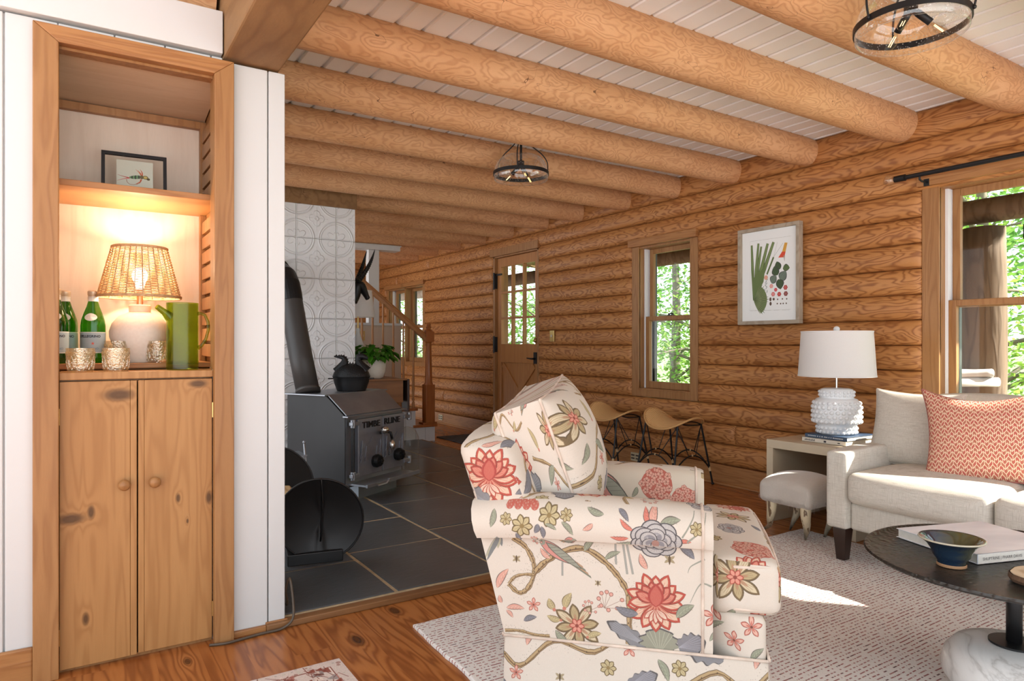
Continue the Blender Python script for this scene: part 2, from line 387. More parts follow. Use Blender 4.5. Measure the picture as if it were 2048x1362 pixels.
    def leaf(s, bx, by, tx, ty, w, c=(150, 158, 138), e=INK, bend=.08):
        s.F(leafpoly(bx, by, tx, ty, w*1.12, bend=bend), e); s.F(leafpoly(bx, by, tx, ty, w*.94, bend=bend), c)
        L = math.hypot(tx-bx, ty-by); s.L([(bx, by), ((bx+tx)/2-(ty-by)*bend, (by+ty)/2+(tx-bx)*bend), (tx, ty)], .0011, tuple(min(255, v*1.25) for v in c), .9)
        for i in range(1, 5):
            u = i/6; mx, my = bx+(tx-bx)*u, by+(ty-by)*u; nx, ny = -(ty-by)/L, (tx-bx)/L
            for sg in (-1, 1): s.L([(mx, my), (mx+(tx-bx)*.13+nx*sg*w*.32, my+(ty-by)*.13+ny*sg*w*.32)], .0008, tuple(v*.7 for v in c), .7)
    def lobed(s, bx, by, tx, ty, w, c=(150, 158, 140), e=(84, 84, 88)):
        b = Vector((bx, by)); d = Vector((tx, ty))-b; L = d.length; d.normalize(); nr = Vector((-d.y, d.x))
        for (k, cc) in ((1.0, e), (.94, c)):
            a = []; q = []
            for i in range(61):
                u = i/60; ww = w/2*k*(sin(PI*min(1, u*.90+.10))**.6)*(1+.13*sin(u*24)); a.append(b+d*L*u*k+nr*ww); q.append(b+d*L*u*k-nr*ww)
            s.F(a+q[::-1], cc)
        for i in range(-3, 4): s.L([b, b+d*L*.85+nr*(w*.13*i)], .0013, tuple(min(255, v*1.3) for v in c), .8)
    def branch(s, pts, w):
        pp = smoothpath([(p[0], p[1], 0) for p in pts], 5); g = s.r; w *= 1.55
        ws = [w*(.85+.5*g.random()) for _ in pp]
        s.L(pp, [v*1.25 for v in ws], (96, 76, 54)); s.L(pp, ws, (196, 168, 122)); s.L([p+Vector((w*.22, -w*.2, 0)) for p in pp], [v*.28 for v in ws], (122, 92, 62))
        for i in range(1, len(pp)-1, 2):
            p = pp[i]; s.c.circ(p.x+g.uniform(-1, 1)*w*.25, p.y+g.uniform(-1, 1)*w*.25, w*.13, (70, 50, 36), .9, s.w, 8, w*.26)
        for i in range(len(pp)):
            if g.random() < .5:
                p = pp[i]
                for k in range(9): s.c.circ(p.x+g.uniform(-1, 1)*w*2.2, p.y+w*1.5*g.choice((-1, 1))+g.uniform(-1, 1)*w*.9, .0011, (190, 180, 166), .8, s.w, 6)
    def bird(s, hx, hy, tx, ty, w, c=(158, 162, 146)):
        d = Vector((tx-hx, ty-hy)); L = d.length; d.normalize(); n = Vector((-d.y, d.x)); P = lambda u, v: (hx+d.x*L*u+n.x*w*v, hy+d.y*L*u+n.y*w*v)
        for k in range(4): s.F([P(.45, -.2+k*.12), P(1-.06*k, .12*k-.1), P(.97-.06*k, .12*k+.04), P(.5, .1+.1*k)], ((122, 128, 112), (188, 150, 118))[k % 2])
        s.F(leafpoly(*P(.02, 0), *P(.66, 0), w*1.25), (92, 84, 78)); s.F(leafpoly(*P(.03, 0), *P(.64, 0), w*1.1), (222, 150, 140))
        s.F(leafpoly(*P(.12, .2), *P(.8, .1), w*.8), (84, 84, 78)); s.F(leafpoly(*P(.14, .2), *P(.78, .1), w*.68), c)
        for i in range(6): s.L([P(.2+.08*i, -.12), P(.3+.08*i, .42)], .0009, (84, 84, 78), .9)
        s.c.circ(*P(.08, 0), w*.3, c, 1, s.w); s.c.circ(*P(.06, .05), w*.06, (30, 30, 30), 1, s.w, 8); s.F([P(0, .12), P(-.06, 0), P(0, -.1)], (110, 100, 90))
    def bee(s, x, y, R):
        for a in (.6, 2.5, -.6, -2.5): s.F(leafpoly(x, y, x+R*cos(a), y+R*sin(a), R*.45), (176, 160, 126))
        s.F(leafpoly(x, y+R*.7, x, y-R*.9, R*.4), (90, 70, 46))
    def berries(s, x, y, R):
        for i in range(8):
            a = i*.75+1; px, py = x+R*(.35+.07*i)*cos(a), y+R*(.3+.08*i)*sin(a); s.L([(x-R*.2, y-R*.6), (px, py)], .0009, (150, 110, 96), .8); s.c.circ(px, py, R*.13, (140, 72, 64), 1, s.w, 10); s.c.circ(px, py, R*.1, (236, 176, 160), 1, s.w, 10)
    def motif(s, k, pts, w):
        x, y = pts[0]
        if k == 'branch': s.branch(pts, w)
        elif k in ('lotus', 'beige', 'peony', 'small', 'peach', 'bee', 'berries'): getattr(s, k)(x, y, w)
        elif k == 'hyd': s.hyd(x, y, w)
        elif k == 'hydstrip':
            for i in range(7): s.hyd(x+(pts[1][0]-x)*i/6, y+(.002 if i % 2 else -.006), w*.55, 5)
        elif k == 'gleaf': s.lobed(*pts[0], *pts[1], w, (158, 160, 142) if w > .08 else (138, 140, 146))
        elif k == 'gleaf2': s.lobed(pts[0][0], pts[0][1]-.12, *pts[1], w, (160, 164, 146))
        elif k == 'bleaf': s.lobed(*pts[0], *pts[1], w*1.3, (138, 138, 146))
        elif k.startswith('leaf'): s.leaf(*pts[0], *pts[1], w, {'r': (226, 128, 112), 'p': (236, 176, 158), 'g': (158, 164, 142), 'b': (128, 130, 140)}[k[-1]], (92, 80, 78))
        elif k == 'bud': s.leaf(*pts[0], *pts[1], w, (198, 182, 136), (110, 92, 62)); s.c.circ(x, y, w*.25, (210, 120, 100), .8, s.w)
        elif k == 'bird': s.bird(*pts[0], *pts[1], w)
        elif k == 'bar': s.L(pts, w, (150, 152, 146)); s.L(pts, w*.4, (196, 196, 186), .7)
        elif k == 'blade': s.L(smoothpath([(p[0], p[1], 0) for p in pts], 6), w, (160, 164, 150), 1, True)
        elif k == 'fan':
            for i in range(7): s.F(leafpoly(x+.015, y+.02, x-w*.9*cos(.5*i-2.4)*.6, y-w*(.3+.14*i), w*.22), ((128, 134, 136), (190, 186, 160))[i % 2])
MOT = [('branch', [(0.026, 0.494), (0.063, 0.472), (0.087, 0.433), (0.092, 0.393), (0.073, 0.348), (0.045, 0.332), (0.014, 0.356)], 0.0059), ('branch', [(0.092, 0.393), (0.118, 0.422), (0.152, 0.448), (0.199, 0.472), (0.246, 0.475), (0.296, 0.446), (0.341, 0.4), (0.367, 0.35), (0.37, 0.285), (0.367, 0.212)], 0.0072), ('branch', [(0.003, 0.216), (0.049, 0.219), (0.097, 0.211), (0.138, 0.212)], 0.0039), ('branch', [(0.165, 0.191), (0.179, 0.169), (0.226, 0.161), (0.259, 0.142), (0.299, 0.146), (0.345, 0.138)], 0.0046), ('branch', [(0.014, 0.356), (0.035, 0.379), (0.066, 0.388), (0.092, 0.387)], 0.0039), ('gleaf', [(0.419, 0.211), (0.305, 0.272)], 0.0393), ('gleaf', [(0.454, 0.195), (0.454, 0.267)], 0.0984), ('bleaf', [(0.507, 0.217), (0.581, 0.241)], 0.0393), ('bleaf', [(0.529, 0.191), (0.624, 0.136)], 0.0393), ('gleaf2', [(0.663, 0.141), (0.657, 0.185)], 0.0918), ('lotus', [(0.444, 0.347)], 0.082), ('hyd', [(0.049, 0.122)], 0.0538), ('beige', [(0.219, 0.25)], 0.0623), ('beige', [(0.383, 0.136)], 0.0623), ('leaf_r', [(0.431, 0.563), (0.415, 0.607)], 0.0144), ('leaf_p', [(0.438, 0.566), (0.444, 0.615)], 0.0184), ('leaf_g', [(0.454, 0.564), (0.513, 0.581)], 0.0171), ('leaf_b', [(0.51, 0.503), (0.55, 0.468)], 0.0171), ('leaf_b', [(0.419, 0.504), (0.415, 0.477)], 0.0131), ('leaf_r', [(0.383, 0.547), (0.345, 0.577)], 0.0105), ('leaf_r', [(0.37, 0.526), (0.318, 0.526)], 0.0105), ('leaf_g', [(0.383, 0.514), (0.325, 0.504)], 0.0105), ('leaf_r', [(0.504, 0.522), (0.541, 0.525)], 0.0105), ('peony', [(0.444, 0.522)], 0.0623), ('small', [(0.142, 0.575)], 0.0275), ('small', [(0.063, 0.541)], 0.0275), ('small', [(0.014, 0.558)], 0.0157), ('small', [(0.192, 0.578)], 0.0157), ('leaf_g', [(-0.025, 0.583), (-0.032, 0.531)], 0.0144), ('leaf_b', [(0.111, 0.55), (0.101, 0.522)], 0.0131), ('leaf_b', [(0.121, 0.544), (0.125, 0.507)], 0.0118), ('leaf_g', [(0.179, 0.561), (0.213, 0.523)], 0.0118), ('leaf_g', [(0.131, 0.551), (0.165, 0.536)], 0.0092), ('leaf_b', [(0.045, 0.519), (0.052, 0.489)], 0.0105), ('hydstrip', [(0.021, 0.602), (0.097, 0.61)], 0.0184), ('bird', [(0.104, 0.495), (0.263, 0.394)], 0.0262), ('bird', [(0.219, 0.507), (0.165, 0.496)], 0.0197), ('bee', [(0.038, 0.433)], 0.0118), ('bee', [(0.482, 0.463)], 0.0144), ('bar', [(0.33, 0.504), (0.332, 0.438)], 0.0052), ('bar', [(0.351, 0.505), (0.364, 0.412)], 0.0052), ('bar', [(0.361, 0.506), (0.38, 0.413)], 0.0052), ('bar', [(0.176, 0.433), (0.176, 0.393)], 0.0052), ('blade', [(0.596, 0.395), (0.566, 0.399), (0.538, 0.345)], 0.0046), ('blade', [(0.578, 0.47), (0.541, 0.448), (0.532, 0.428)], 0.0039), ('blade', [(0.529, 0.524), (0.572, 0.565), (0.584, 0.617)], 0.0046), ('blade', [(0.516, 0.536), (0.547, 0.589), (0.547, 0.615)], 0.0039), ('leaf_p', [(-0.022, 0.34), (0.014, 0.401)], 0.0171), ('leaf_p', [(-0.007, 0.297), (-0.015, 0.32)], 0.0105), ('leaf_p', [(0.007, 0.284), (0.063, 0.286)], 0.0131), ('leaf_p', [(0.007, 0.277), (0.028, 0.256)], 0.0092), ('bud', [(0.152, 0.291), (0.135, 0.323)], 0.0171), ('bud', [(0.182, 0.297), (0.203, 0.345)], 0.0184), ('bud', [(0.172, 0.262), (0.13, 0.272)], 0.0144), ('berries', [(0.309, 0.338)], 0.0393), ('berries', [(0.256, 0.313)], 0.0262), ('peach', [(0.657, 0.245)], 0.0223), ('peach', [(0.702, 0.291)], 0.0249), ('peach', [(0.603, 0.313)], 0.0295), ('leaf_g', [(0.59, 0.242), (0.633, 0.284)], 0.0105), ('leaf_g', [(0.111, 0.125), (0.138, 0.152)], 0.0118), ('leaf_g', [(0.121, 0.12), (0.152, 0.086)], 0.0131), ('fan', [(-0.029, 0.483)], 0.0459)]
MOT += [('leaf_b', [(.395, .30), (.33, .315)], .02), ('leaf_g', [(.50, .30), (.55, .34)], .02), ('leaf_p', [(.42, .43), (.40, .475)], .015), ('leaf_g', [(.24, .47), (.27, .505)], .014), ('leaf_g', [(.30, .45), (.345, .475)], .012), ('leaf_p', [(.14, .44), (.11, .47)], .012),
 ('bud', [(.25, .22), (.29, .235)], .014), ('leaf_g', [(.19, .20), (.155, .232)], .016), ('peach', [(.09, .30)], .018), ('leaf_b', [(.06, .25), (.10, .265)], .013), ('small', [(.555, .56)], .016), ('leaf_g', [(.30, .585), (.25, .60)], .013), ('leaf_p', [(.27, .56), (.24, .54)], .012), ('leaf_b', [(.34, .60), (.37, .57)], .011),
 ('beige', [(.62, .09)], .035), ('leaf_g', [(.20, .09), (.24, .12)], .016), ('leaf_b', [(.19, .06), (.14, .04)], .016), ('small', [(.27, .07)], .024), ('leaf_p', [(.47, .10), (.50, .15)], .016), ('peach', [(.55, .07)], .024), ('leaf_g', [(.70, .2), (.735, .235)], .014), ('berries', [(.10, .50)], .02), ('bee', [(.28, .38)], .009)]
cvs = CV(1.0, .66, 1200, -.2, 0, (205, 196, 184)); fl = Flora(cvs)
for k_, p_, w_ in MOT: fl.motif(k_, p_, w_*(1.22 if k_ not in ('lotus', 'branch', 'bird', 'gleaf', 'gleaf2', 'bar', 'hyd') else 1.1))
cvg = CV(.64, .64, 1200, 0, 0, (205, 196, 184)); fg = Flora(cvg, True)
for k_, p_, w_ in [('branch', [(.02, .2), (.12, .26), (.2, .22), (.3, .3), (.42, .28), (.52, .36), (.66, .4)], .006), ('branch', [(.3, .3), (.28, .4), (.36, .5), (.33, .6)], .005),
    ('branch', [(.0, .52), (.08, .5), (.14, .56), (.2, .53)], .004), ('lotus', [(.14, .40)], .085), ('beige', [(.44, .47)], .07), ('beige', [(.25, .10)], .062), ('hyd', [(.54, .13)], .058), ('lotus', [(.42, .12)], .06), ('peony', [(.08, .08)], .05),
    ('leaf_b', [(.3, .4), (.22, .34)], .03), ('leaf_g', [(.5, .36), (.58, .3)], .03), ('leaf_p', [(.3, .56), (.26, .62)], .02), ('leaf_p', [(.36, .52), (.4, .6)], .02), ('bud', [(.24, .52), (.21, .57)], .02), ('bud', [(.58, .42), (.61, .5)], .024),
    ('gleaf', [(.14, .31), (.02, .33)], .07), ('bleaf', [(.52, .2), (.6, .24)], .03), ('bird', [(.52, .60), (.62, .54)], .028), ('bee', [(.32, .2)], .014), ('berries', [(.06, .58)], .035), ('berries', [(.36, .36)], .03), ('peach', [(.52, .3)], .022), ('peach', [(.19, .2)], .02), ('blade', [(.34, .02), (.33, .1), (.36, .17)], .005), ('small', [(.02, .26)], .022), ('leaf_g', [(.44, .38), (.40, .33)], .02), ('leaf_b', [(.37, .44), (.33, .46)], .018), ('leaf_p', [(.22, .28), (.25, .34)], .016), ('leaf_g', [(.60, .28), (.63, .22)], .018), ('small', [(.46, .24)], .022), ('bud', [(.1, .5), (.06, .53)], .016), ('leaf_b', [(.12, .17), (.17, .15)], .018), ('small', [(.60, .02)], .024), ('leaf_p', [(.2, .02), (.25, .0)], .016)]: fg.motif(k_, p_, w_*1.12)
IMG_SIDE = cvs.image('chintz_side', 2); IMG_GEN = cvg.image('chintz_repeat', 2)
# inner face of the far arm: parrot and hydrangea
cva = CV(.62, .32, 1200, 0, 0, (202, 191, 174)); fa = Flora(cva)
for k_, p_, w_ in [('bird', [(.20, .295), (.38, .1)], .062), ('hyd', [(.43, .25)], .062), ('hyd', [(.53, .2)], .05), ('hyd', [(.56, .1)], .05), ('hyd', [(.49, .06)], .04), ('leaf_b', [(.38, .19), (.46, .16)], .03), ('leaf_g', [(.42, .14), (.45, .09)], .024), ('leaf_g', [(.36, .24), (.34, .2)], .016), ('peach', [(.2, .12)], .03), ('leaf_p', [(.26, .08), (.2, .03)], .024)]: fa.motif(k_, p_, w_)
IMG_ARM = cva.image('chintz_arm')
# embossed tin tile height (white = high)
def tin_image():
    n = 256; y, x = np.mgrid[0:n, 0:n]/n; cx, cy = x-.5, y-.5; H = np.zeros((n, n))
    def ring(d, r, w): return np.exp(-((d-r)/w)**2)
    kx = np.minimum(x, 1-x); ky = np.minimum(y, 1-y); dc = np.hypot(kx, ky); d0 = np.hypot(cx, cy); th = np.arctan2(cy, cx)
    H += ring(dc, .44, .018)+.7*ring(dc, .39, .012)
    pet = .19*(.55+.45*np.abs(np.cos(2*th))**.6); H += (d0 < pet)*.55*(1-.3*(d0/.2))+ring(d0, pet, .012)*.5
    H += ring(d0, .045, .016)*.8; H += np.where(d0 < .29, ring(np.abs(cx)+np.abs(cy)*.0, .0, .008)+ring(cy, 0, .008), 0)*.3
    tc_ = np.arctan2(ky, kx); lf = .27*(.45+.55*np.abs(np.sin(3*(tc_+.0)))**.7)*(.6+.4*np.sin(2*tc_)); H += ((dc < lf) & (dc > .05))*.5+ring(dc, lf, .012)*.45
    e = np.minimum(kx, ky); H += -1.0*np.exp(-(e/.006)**2)+.5*np.exp(-((e-.016)/.006)**2)
    for _ in range(2): H = (H+np.roll(H, 1, 0)+np.roll(H, -1, 0)+np.roll(H, 1, 1)+np.roll(H, -1, 1))/5
    H = (H-H.min())/(H.max()-H.min()); c = CV(1, 1, n); c.a[:] = (H*255)[..., None]; im = c.image('tin_relief'); im.colorspace_settings.name = 'Non-Color'; return im
IMG_TIN = tin_image()
# botanical print (0..0.5 x 0..0.69 m)
bp = CV(.506, .69, 1400, 0, 0, (236, 238, 236)); B = Flora(bp); W_, H_ = .506, .69
def bq(x, y): return (.03+(x-125)/630*.446, .03+(1270-y-(755-x)*.0-((x-125)/630)*0)/1150*.63)
def bqs(x, y):   # undo the slanted edges of the photographed print
    u = (x-125)/630; top = 215-u*115; bot = 1270-u*20; return (.03+u*.446, .03+(1-(y-top)/(bot-top))*.63)
bp.line([bqs(190, 270), bqs(720, 185)], .001, (160, 160, 150)); bp.line([bqs(190, 1185), bqs(715, 1165)], .001, (160, 160, 150)); bp.line([bqs(190, 270), bqs(190, 1185)], .0008, (190, 190, 180))
fr = bqs(240, 1045)
for (tx, ty, w) in ((212, 320, .018), (303, 292, .018), (340, 332, .017), (425, 290, .022), (500, 270, .022)):
    t = bqs(tx, ty); mx = Vector(fr).lerp(Vector(t), .55)
    for (cc, ww) in (((70, 84, 52), 1), ((116, 134, 84), .8)): bp.line([fr, mx, t], [w*.8*ww, w*1.5*ww, w*ww], cc)
    bp.line([fr, mx, t], .0012, (160, 176, 120), .8)
a = bqs(415, 700); b = bqs(500, 470); bp.line([a, b], .014, (92, 108, 64)); bp.line([b, bqs(620, 280)], .0018, (150, 155, 140)); bp.line([b, bqs(550, 270)], .0014, (150, 155, 140))
bp.fill([fr]+[(fr[0]+.125*cos(rad(64-i*7.6)), fr[1]+.125*sin(rad(64-i*7.6))*.98) for i in range(17)], (112, 128, 82))
bp.fill([bqs(205, 560), bqs(245, 745), bqs(300, 620), bqs(315, 680), bqs(400, 560), bqs(370, 800), fr], (104, 122, 74))
for i in range(17):
    an = rad(62-i*7.6); L = .13+.02*sin(i); e_ = (fr[0]+L*cos(an)*.98, fr[1]+L*sin(an)); bp.fill(leafpoly(*fr, *e_, .012), (78, 90, 56)); bp.fill(leafpoly(*fr, *e_, .006), (138, 150, 104))
for (cx_, cy_, R_) in ((560, 580, .034), (530, 650, .038), (660, 615, .03), (625, 720, .042), (505, 765, .036), (575, 830, .04)):
    c_ = bqs(cx_, cy_); an = (cx_*7 % 6); B.leaf(c_[0]-R_*cos(an), c_[1]-R_*sin(an), c_[0]+R_*cos(an), c_[1]+R_*sin(an), R_*1.6, ((92, 112, 70), (110, 124, 110), (70, 88, 60))[cx_ % 3])
p1, p2, p3, p4 = bqs(640, 275), bqs(675, 275), bqs(645, 430), bqs(600, 430); bp.fill([p1, p2, bqs(650, 400), bqs(608, 400)], (214, 160, 70)); bp.fill([bqs(608, 395), bqs(652, 395), bqs(636, 470), bqs(560, 476)], (216, 84, 60)); bp.fill([bqs(620, 450), bqs(645, 440), bqs(640, 530)], (170, 160, 150), .7)
for (x, y, R, c) in ((402, 742, .017, (214, 150, 124)), (472, 855, .016, (222, 150, 140)), (528, 903, .014, (196, 66, 72)), (650, 872, .018, (176, 70, 66)), (495, 962, .017, (206, 120, 116)), (572, 962, .017, (176, 60, 54)), (654, 955, .018, (130, 66, 60))):
    c_ = bqs(x, y)
    for k in range(6): bp.circ(c_[0]+R*.6*cos(k*PI/3), c_[1]+R*.6*sin(k*PI/3), R*.45, c)
    bp.circ(c_[0], c_[1], R*.5, tuple(min(255, v+50) for v in c)); bp.circ(c_[0], c_[1], R*.2, (90, 50, 40))
for (x, y) in ((460, 1030), (502, 1028), (552, 1030), (612, 1025), (665, 1025), (462, 1088), (548, 1088), (590, 1088), (622, 1086), (660, 1084)):
    c_ = bqs(x, y); r_ = .010 if x < 510 else .006; bp.circ(*c_, r_, (96, 76, 62), 1, False, 10, r_*1.5 if x < 480 else r_)
for x0, x1 in ((185, 285), (330, 480), (505, 575), (610, 705)):
    for i in range(int((x1-x0)/9)): c_ = bqs(x0+i*9, 1177); bp.line([c_, (c_[0]+.003, c_[1]+.003)], .0012, (120, 116, 108), .8)
for i in range(10): c_ = bqs(405+10*sin(i*1.7), 790+i*18); B.leaf(c_[0], c_[1], c_[0]+.02*cos(i*2.2), c_[1]+.018, .006, (170, 178, 176), (130, 136, 140))
IMG_BOT = bp.image('botanical_print', 1)
# fishing-fly picture
ff = CV(.105, .14, 3000, 0, 0, (212, 214, 204))
def fq(x, y): return ((x-385)/(1375-385)*.105, .14-(y-360-(x-385)*.11)/820*.14)
ff.line([fq(415, 740), fq(580, 790), fq(740, 830)], [.0008, .0022, .0045], (176, 64, 68)); ff.line([fq(400, 885), fq(560, 850), fq(740, 830)], [.0008, .002, .004], (206, 92, 88))
ff.line([fq(655, 860), fq(670, 930), fq(740, 985), fq(850, 1000), fq(960, 975)], .0018, (150, 112, 96))
for i in range(7):
    x = 760+i*46; h_ = (.008, .011, .013, .014, .014, .013, .01)[i]; c_ = fq(x, 815); ff.circ(c_[0], c_[1], .0032, ((110, 150, 110), (60, 74, 64))[i % 2], 1, False, 14, h_*.62)
for (x0, y0, x1, y1) in ((1060, 790, 900, 620), (1060, 790, 960, 640), (1080, 780, 1020, 620), (1085, 790, 1050, 650)): ff.line([fq(x0, y0), fq((x0+x1)/2+20, (y0+y1)/2), fq(x1, y1)], [.003, .002, .0006], (200, 92, 60))
ff.line([fq(1050, 870), fq(1030, 930), fq(900, 985)], [.005, .004, .001], (206, 100, 66)); ff.line([fq(1060, 880), fq(1010, 960), fq(920, 998)], [.003, .002, .0005], (180, 84, 56))
c_ = fq(1165, 830); ff.circ(c_[0], c_[1], .0085, (120, 100, 56), 1, False, 16, .0078); ff.circ(c_[0], c_[1], .006, (206, 184, 110), 1, False, 14, .005); c_ = fq(1245, 875); ff.circ(c_[0], c_[1], .005, (86, 78, 48)); c_ = fq(1065, 820); ff.circ(c_[0], c_[1], .006, (104, 92, 60), 1, False, 12, .008)
IMG_FLY = ff.image('fly_picture')
# chevron pillow
def chev_image():
    n = 480; y, x = np.mgrid[0:n, 0:n]/n; P = 10; u = x*P; tri = np.abs((u % 1)-.5)*2; v = (y*16+tri*.95) % 1
    a = np.empty((n, n, 3), np.float32); a[:] = (192, 96, 84); idx = ((u*1).astype(int)+(y*16+tri*.95).astype(int)) % 2
    a[idx == 1] = (186, 108, 88); m = (v < .24); a[m] = (240, 216, 184); gap = (((u*2+.5*np.floor(y*16+tri*.95)) % 1) < .13) & ~m; a[gap] = (240, 216, 184)
    c = CV(1, 1, n); c.a[:] = a; return c.image('chevron', 5)
IMG_CHEV = chev_image()
# small persian style runner, 0.9 x 1.2 m (only its corner shows)
pr_ = CV(.9, 1.2, 700, 0, 0, (206, 190, 180)); Q = random.Random(8)
for (d, c, w) in ((.045, (120, 62, 48), .004), (.05, (226, 212, 200), .003), (.15, (120, 62, 48), .004), (.16, (176, 130, 116), .006)):
    pr_.line([(d, d), (.9-d, d), (.9-d, 1.2-d), (d, 1.2-d), (d, d)], w, c)
for i in range(1700):
    x, y = Q.uniform(0, .9), Q.uniform(0, 1.2); e = min(x, y, .9-x, 1.2-y); r = Q.uniform(.004, .012)
    if e < .04: pr_.circ(x, y, r*.8, Q.choice(((176, 150, 140), (150, 110, 100), (196, 186, 170), (170, 160, 150))), .7, False, 7)
    elif e < .145 or e > .17:
        pr_.fill([(x+r*2*cos(k*PI/3)*(1 if k % 2 else .5), y+r*2*sin(k*PI/3)*(1 if k % 2 else .5)) for k in range(6)], Q.choice(((132, 66, 52), (104, 62, 54), (176, 120, 108), (150, 142, 138), (222, 204, 190))), .85)
        pr_.line([(x, y), (x+Q.uniform(-.03, .03), y+Q.uniform(-.03, .03)), (x+Q.uniform(-.05, .05), y+Q.uniform(-.05, .05))], .0028, (110, 56, 46), .8)
IMG_RUN = pr_.image('runner', 9)
# ------------------------------------------------------------ shared materials
M = {}
M['log'] = wood('log_wall_pine', (.60, .29, .100), (.49, .21, .062), (.24, .078, .019), scale=(1.6, .5, 2.3), freq=5.2, rings=11, cell=(2, .152, 1, 3.1), rough=.5, contrast=.88, fine=.35, sharp=2.3, vor=1.3, tint=.12, off=(0, 0, 1.219), bmp=.25)
M['log_end'] = wood('log_wall_pine_end', (.52, .245, .085), (.41, .18, .055), (.22, .075, .02), scale=(.42, 1.6, 2.0), freq=3.4, rings=9, cell=(2, .152, 0, 2.3), rough=.5, contrast=.75, sharp=2.6, off=(0, 0, 1.219))
def beam_mat(i): return wood('beam_pine_%d' % i, (.80, .49, .27), (.69, .375, .18), (.42, .175, .065), scale=(.75, 1.7, 1.7), freq=7.0, rings=10+i % 3*2, rough=.6, contrast=.45, fine=.35, sharp=2.2, vor=.8, off=(3.7*i, 1.3*i, 2.1*i), bmp=.25, checks=.45)
M['timber'] = wood('rough_sawn_timber', (.34, .195, .085), (.28, .148, .058), (.16, .072, .026), scale=(2.2, .5, 2.2), freq=3.4, rings=5, rough=.7, contrast=.5, fine=.6, checks=1.2)
M['cedar'] = wood('cedar_casing', (.43, .22, .085), (.36, .17, .058), (.24, .095, .028), scale=(5, 5, .45), freq=3.2, rings=6, rough=.45, contrast=.5, fine=.4)
M['cedar_h'] = wood('cedar_casing_level', (.48, .235, .085), (.40, .18, .06), (.25, .09, .026), scale=(.45, .45, 6), freq=3.4, rings=6, rough=.45, contrast=.55, fine=.4)
M['door'] = wood('fir_door', (.50, .23, .075), (.44, .185, .055), (.33, .12, .034), scale=(4, 4, .35), freq=3, rings=5, rough=.4, contrast=.35, fine=.3)
M['stairwood'] = wood('stair_oak', (.42, .15, .04), (.36, .11, .028), (.26, .07, .018), scale=(5, 5, .6), freq=3, rings=4, rough=.3, contrast=.35, fine=.3)
M['baluster'] = wood('baluster_oak', (.50, .24, .085), (.42, .18, .055), (.32, .11, .03), scale=(5, 5, .6), freq=3, rings=4, rough=.35, contrast=.3)
M['floor'] = wood('pine_floor', (.54, .215, .062), (.44, .155, .038), (.20, .052, .012), scale=(6.2, .62, 1), freq=2.1, rings=7, cell=(0, .135, 1, 2.6), rough=.27, contrast=.8, fine=.35, sharp=1.8, vor=1.1, tint=.3, bmp=.1, off=(.04, 0, 0),
    knots=[(.86, 2.37, 0, .022, 1), (1.08, 2.55, 0, .02, 1), (1.28, 2.0, 0, .015, 1), (.32, 2.52, 0, .012, 1)])
M['paint'] = plain('white_paint', (.63, .64, .635), .45, mottle=.015, scale=3, bmp=.1, bscale=18)
M['ceilpaint'] = plain('ceiling_paint', (.90, .95, 1.0), .5, mottle=.02, scale=5)
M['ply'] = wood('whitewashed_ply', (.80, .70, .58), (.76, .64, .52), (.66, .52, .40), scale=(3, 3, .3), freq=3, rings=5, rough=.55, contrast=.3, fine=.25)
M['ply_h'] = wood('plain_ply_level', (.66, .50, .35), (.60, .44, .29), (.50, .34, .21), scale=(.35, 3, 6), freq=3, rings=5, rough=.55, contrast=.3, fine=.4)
M['putty'] = plain('putty_paint', (.58, .47, .36), .55, mottle=.03)
M['black'] = plain('black_iron', (.012, .012, .013), .45, .3, mottle=.2)
M['matteblack'] = plain('black_sheet_steel', (.006, .006, .0065), .38, 0, mottle=.1)
M['brass'] = plain('brass', (.62, .44, .17), .3, 1, mottle=.1)
M['nickel'] = plain('nickel', (.62, .6, .56), .18, 1, mottle=.05)
M['glass'] = glass('window_glass', (.97, .985, .98), refl=.10)
M['screenframe'] = plain('dark_storm_frame', (.035, .036, .033), .4)
M['liner'] = plain('vinyl_liner', (.82, .84, .86), .35, mottle=.02)
# slate with irregular courses
def slate():
    m, nt, p = newmat('slate'); tc = nt.nodes.new('ShaderNodeTexCoord')
    v = tc.outputs['Object']; n = noise(nt, v, 2.2, 5, .55); n2 = noise(nt, nd(nt, 'ShaderNodeVectorMath', {0: v, 1: (6, 14, 6)}, operation='MULTIPLY').outputs[0], 2.5, 5, .6, .5)
    c = mixc(nt, n, (.03, .034, .037), (.115, .125, .135)); c = mixc(nt, mt(nt, 'MULTIPLY', n2, .35), c, (.085, .085, .08))
    sp = mt(nt, 'GREATER_THAN', noise(nt, v, 70, 2), .79); c = mixc(nt, mt(nt, 'MULTIPLY', sp, .5), c, (.45, .43, .4))
    nt.links.new(c, p.inputs['Base Color']); setp(p, rough=.33, spec=.5); bump(nt, p, mt(nt, 'ADD', n, mt(nt, 'MULTIPLY', n2, .6)), .35, .008); return m
M['slate'] = slate(); M['grout'] = plain('sandy_grout', (.50, .37, .22), .9, mottle=.25, scale=25)
def tin():
    m, nt, p = newmat('pressed_tin'); tc = nt.nodes.new('ShaderNodeTexCoord')
    ti = nd(nt, 'ShaderNodeTexImage', {'Vector': tc.outputs['UV']}, image=IMG_TIN)
    p.inputs['Base Color'].default_value = (.78, .79, .80, 1); setp(p, rough=.38, spec=.5); bump(nt, p, ti.outputs[0], 1.0, .012); return m
M['tin'] = tin()
M['edge'] = wood('dark_pine_edging', (.30, .15, .06), (.24, .11, .04), (.13, .05, .018), scale=(.5, .5, 6), freq=3, rings=5, rough=.5, contrast=.5)

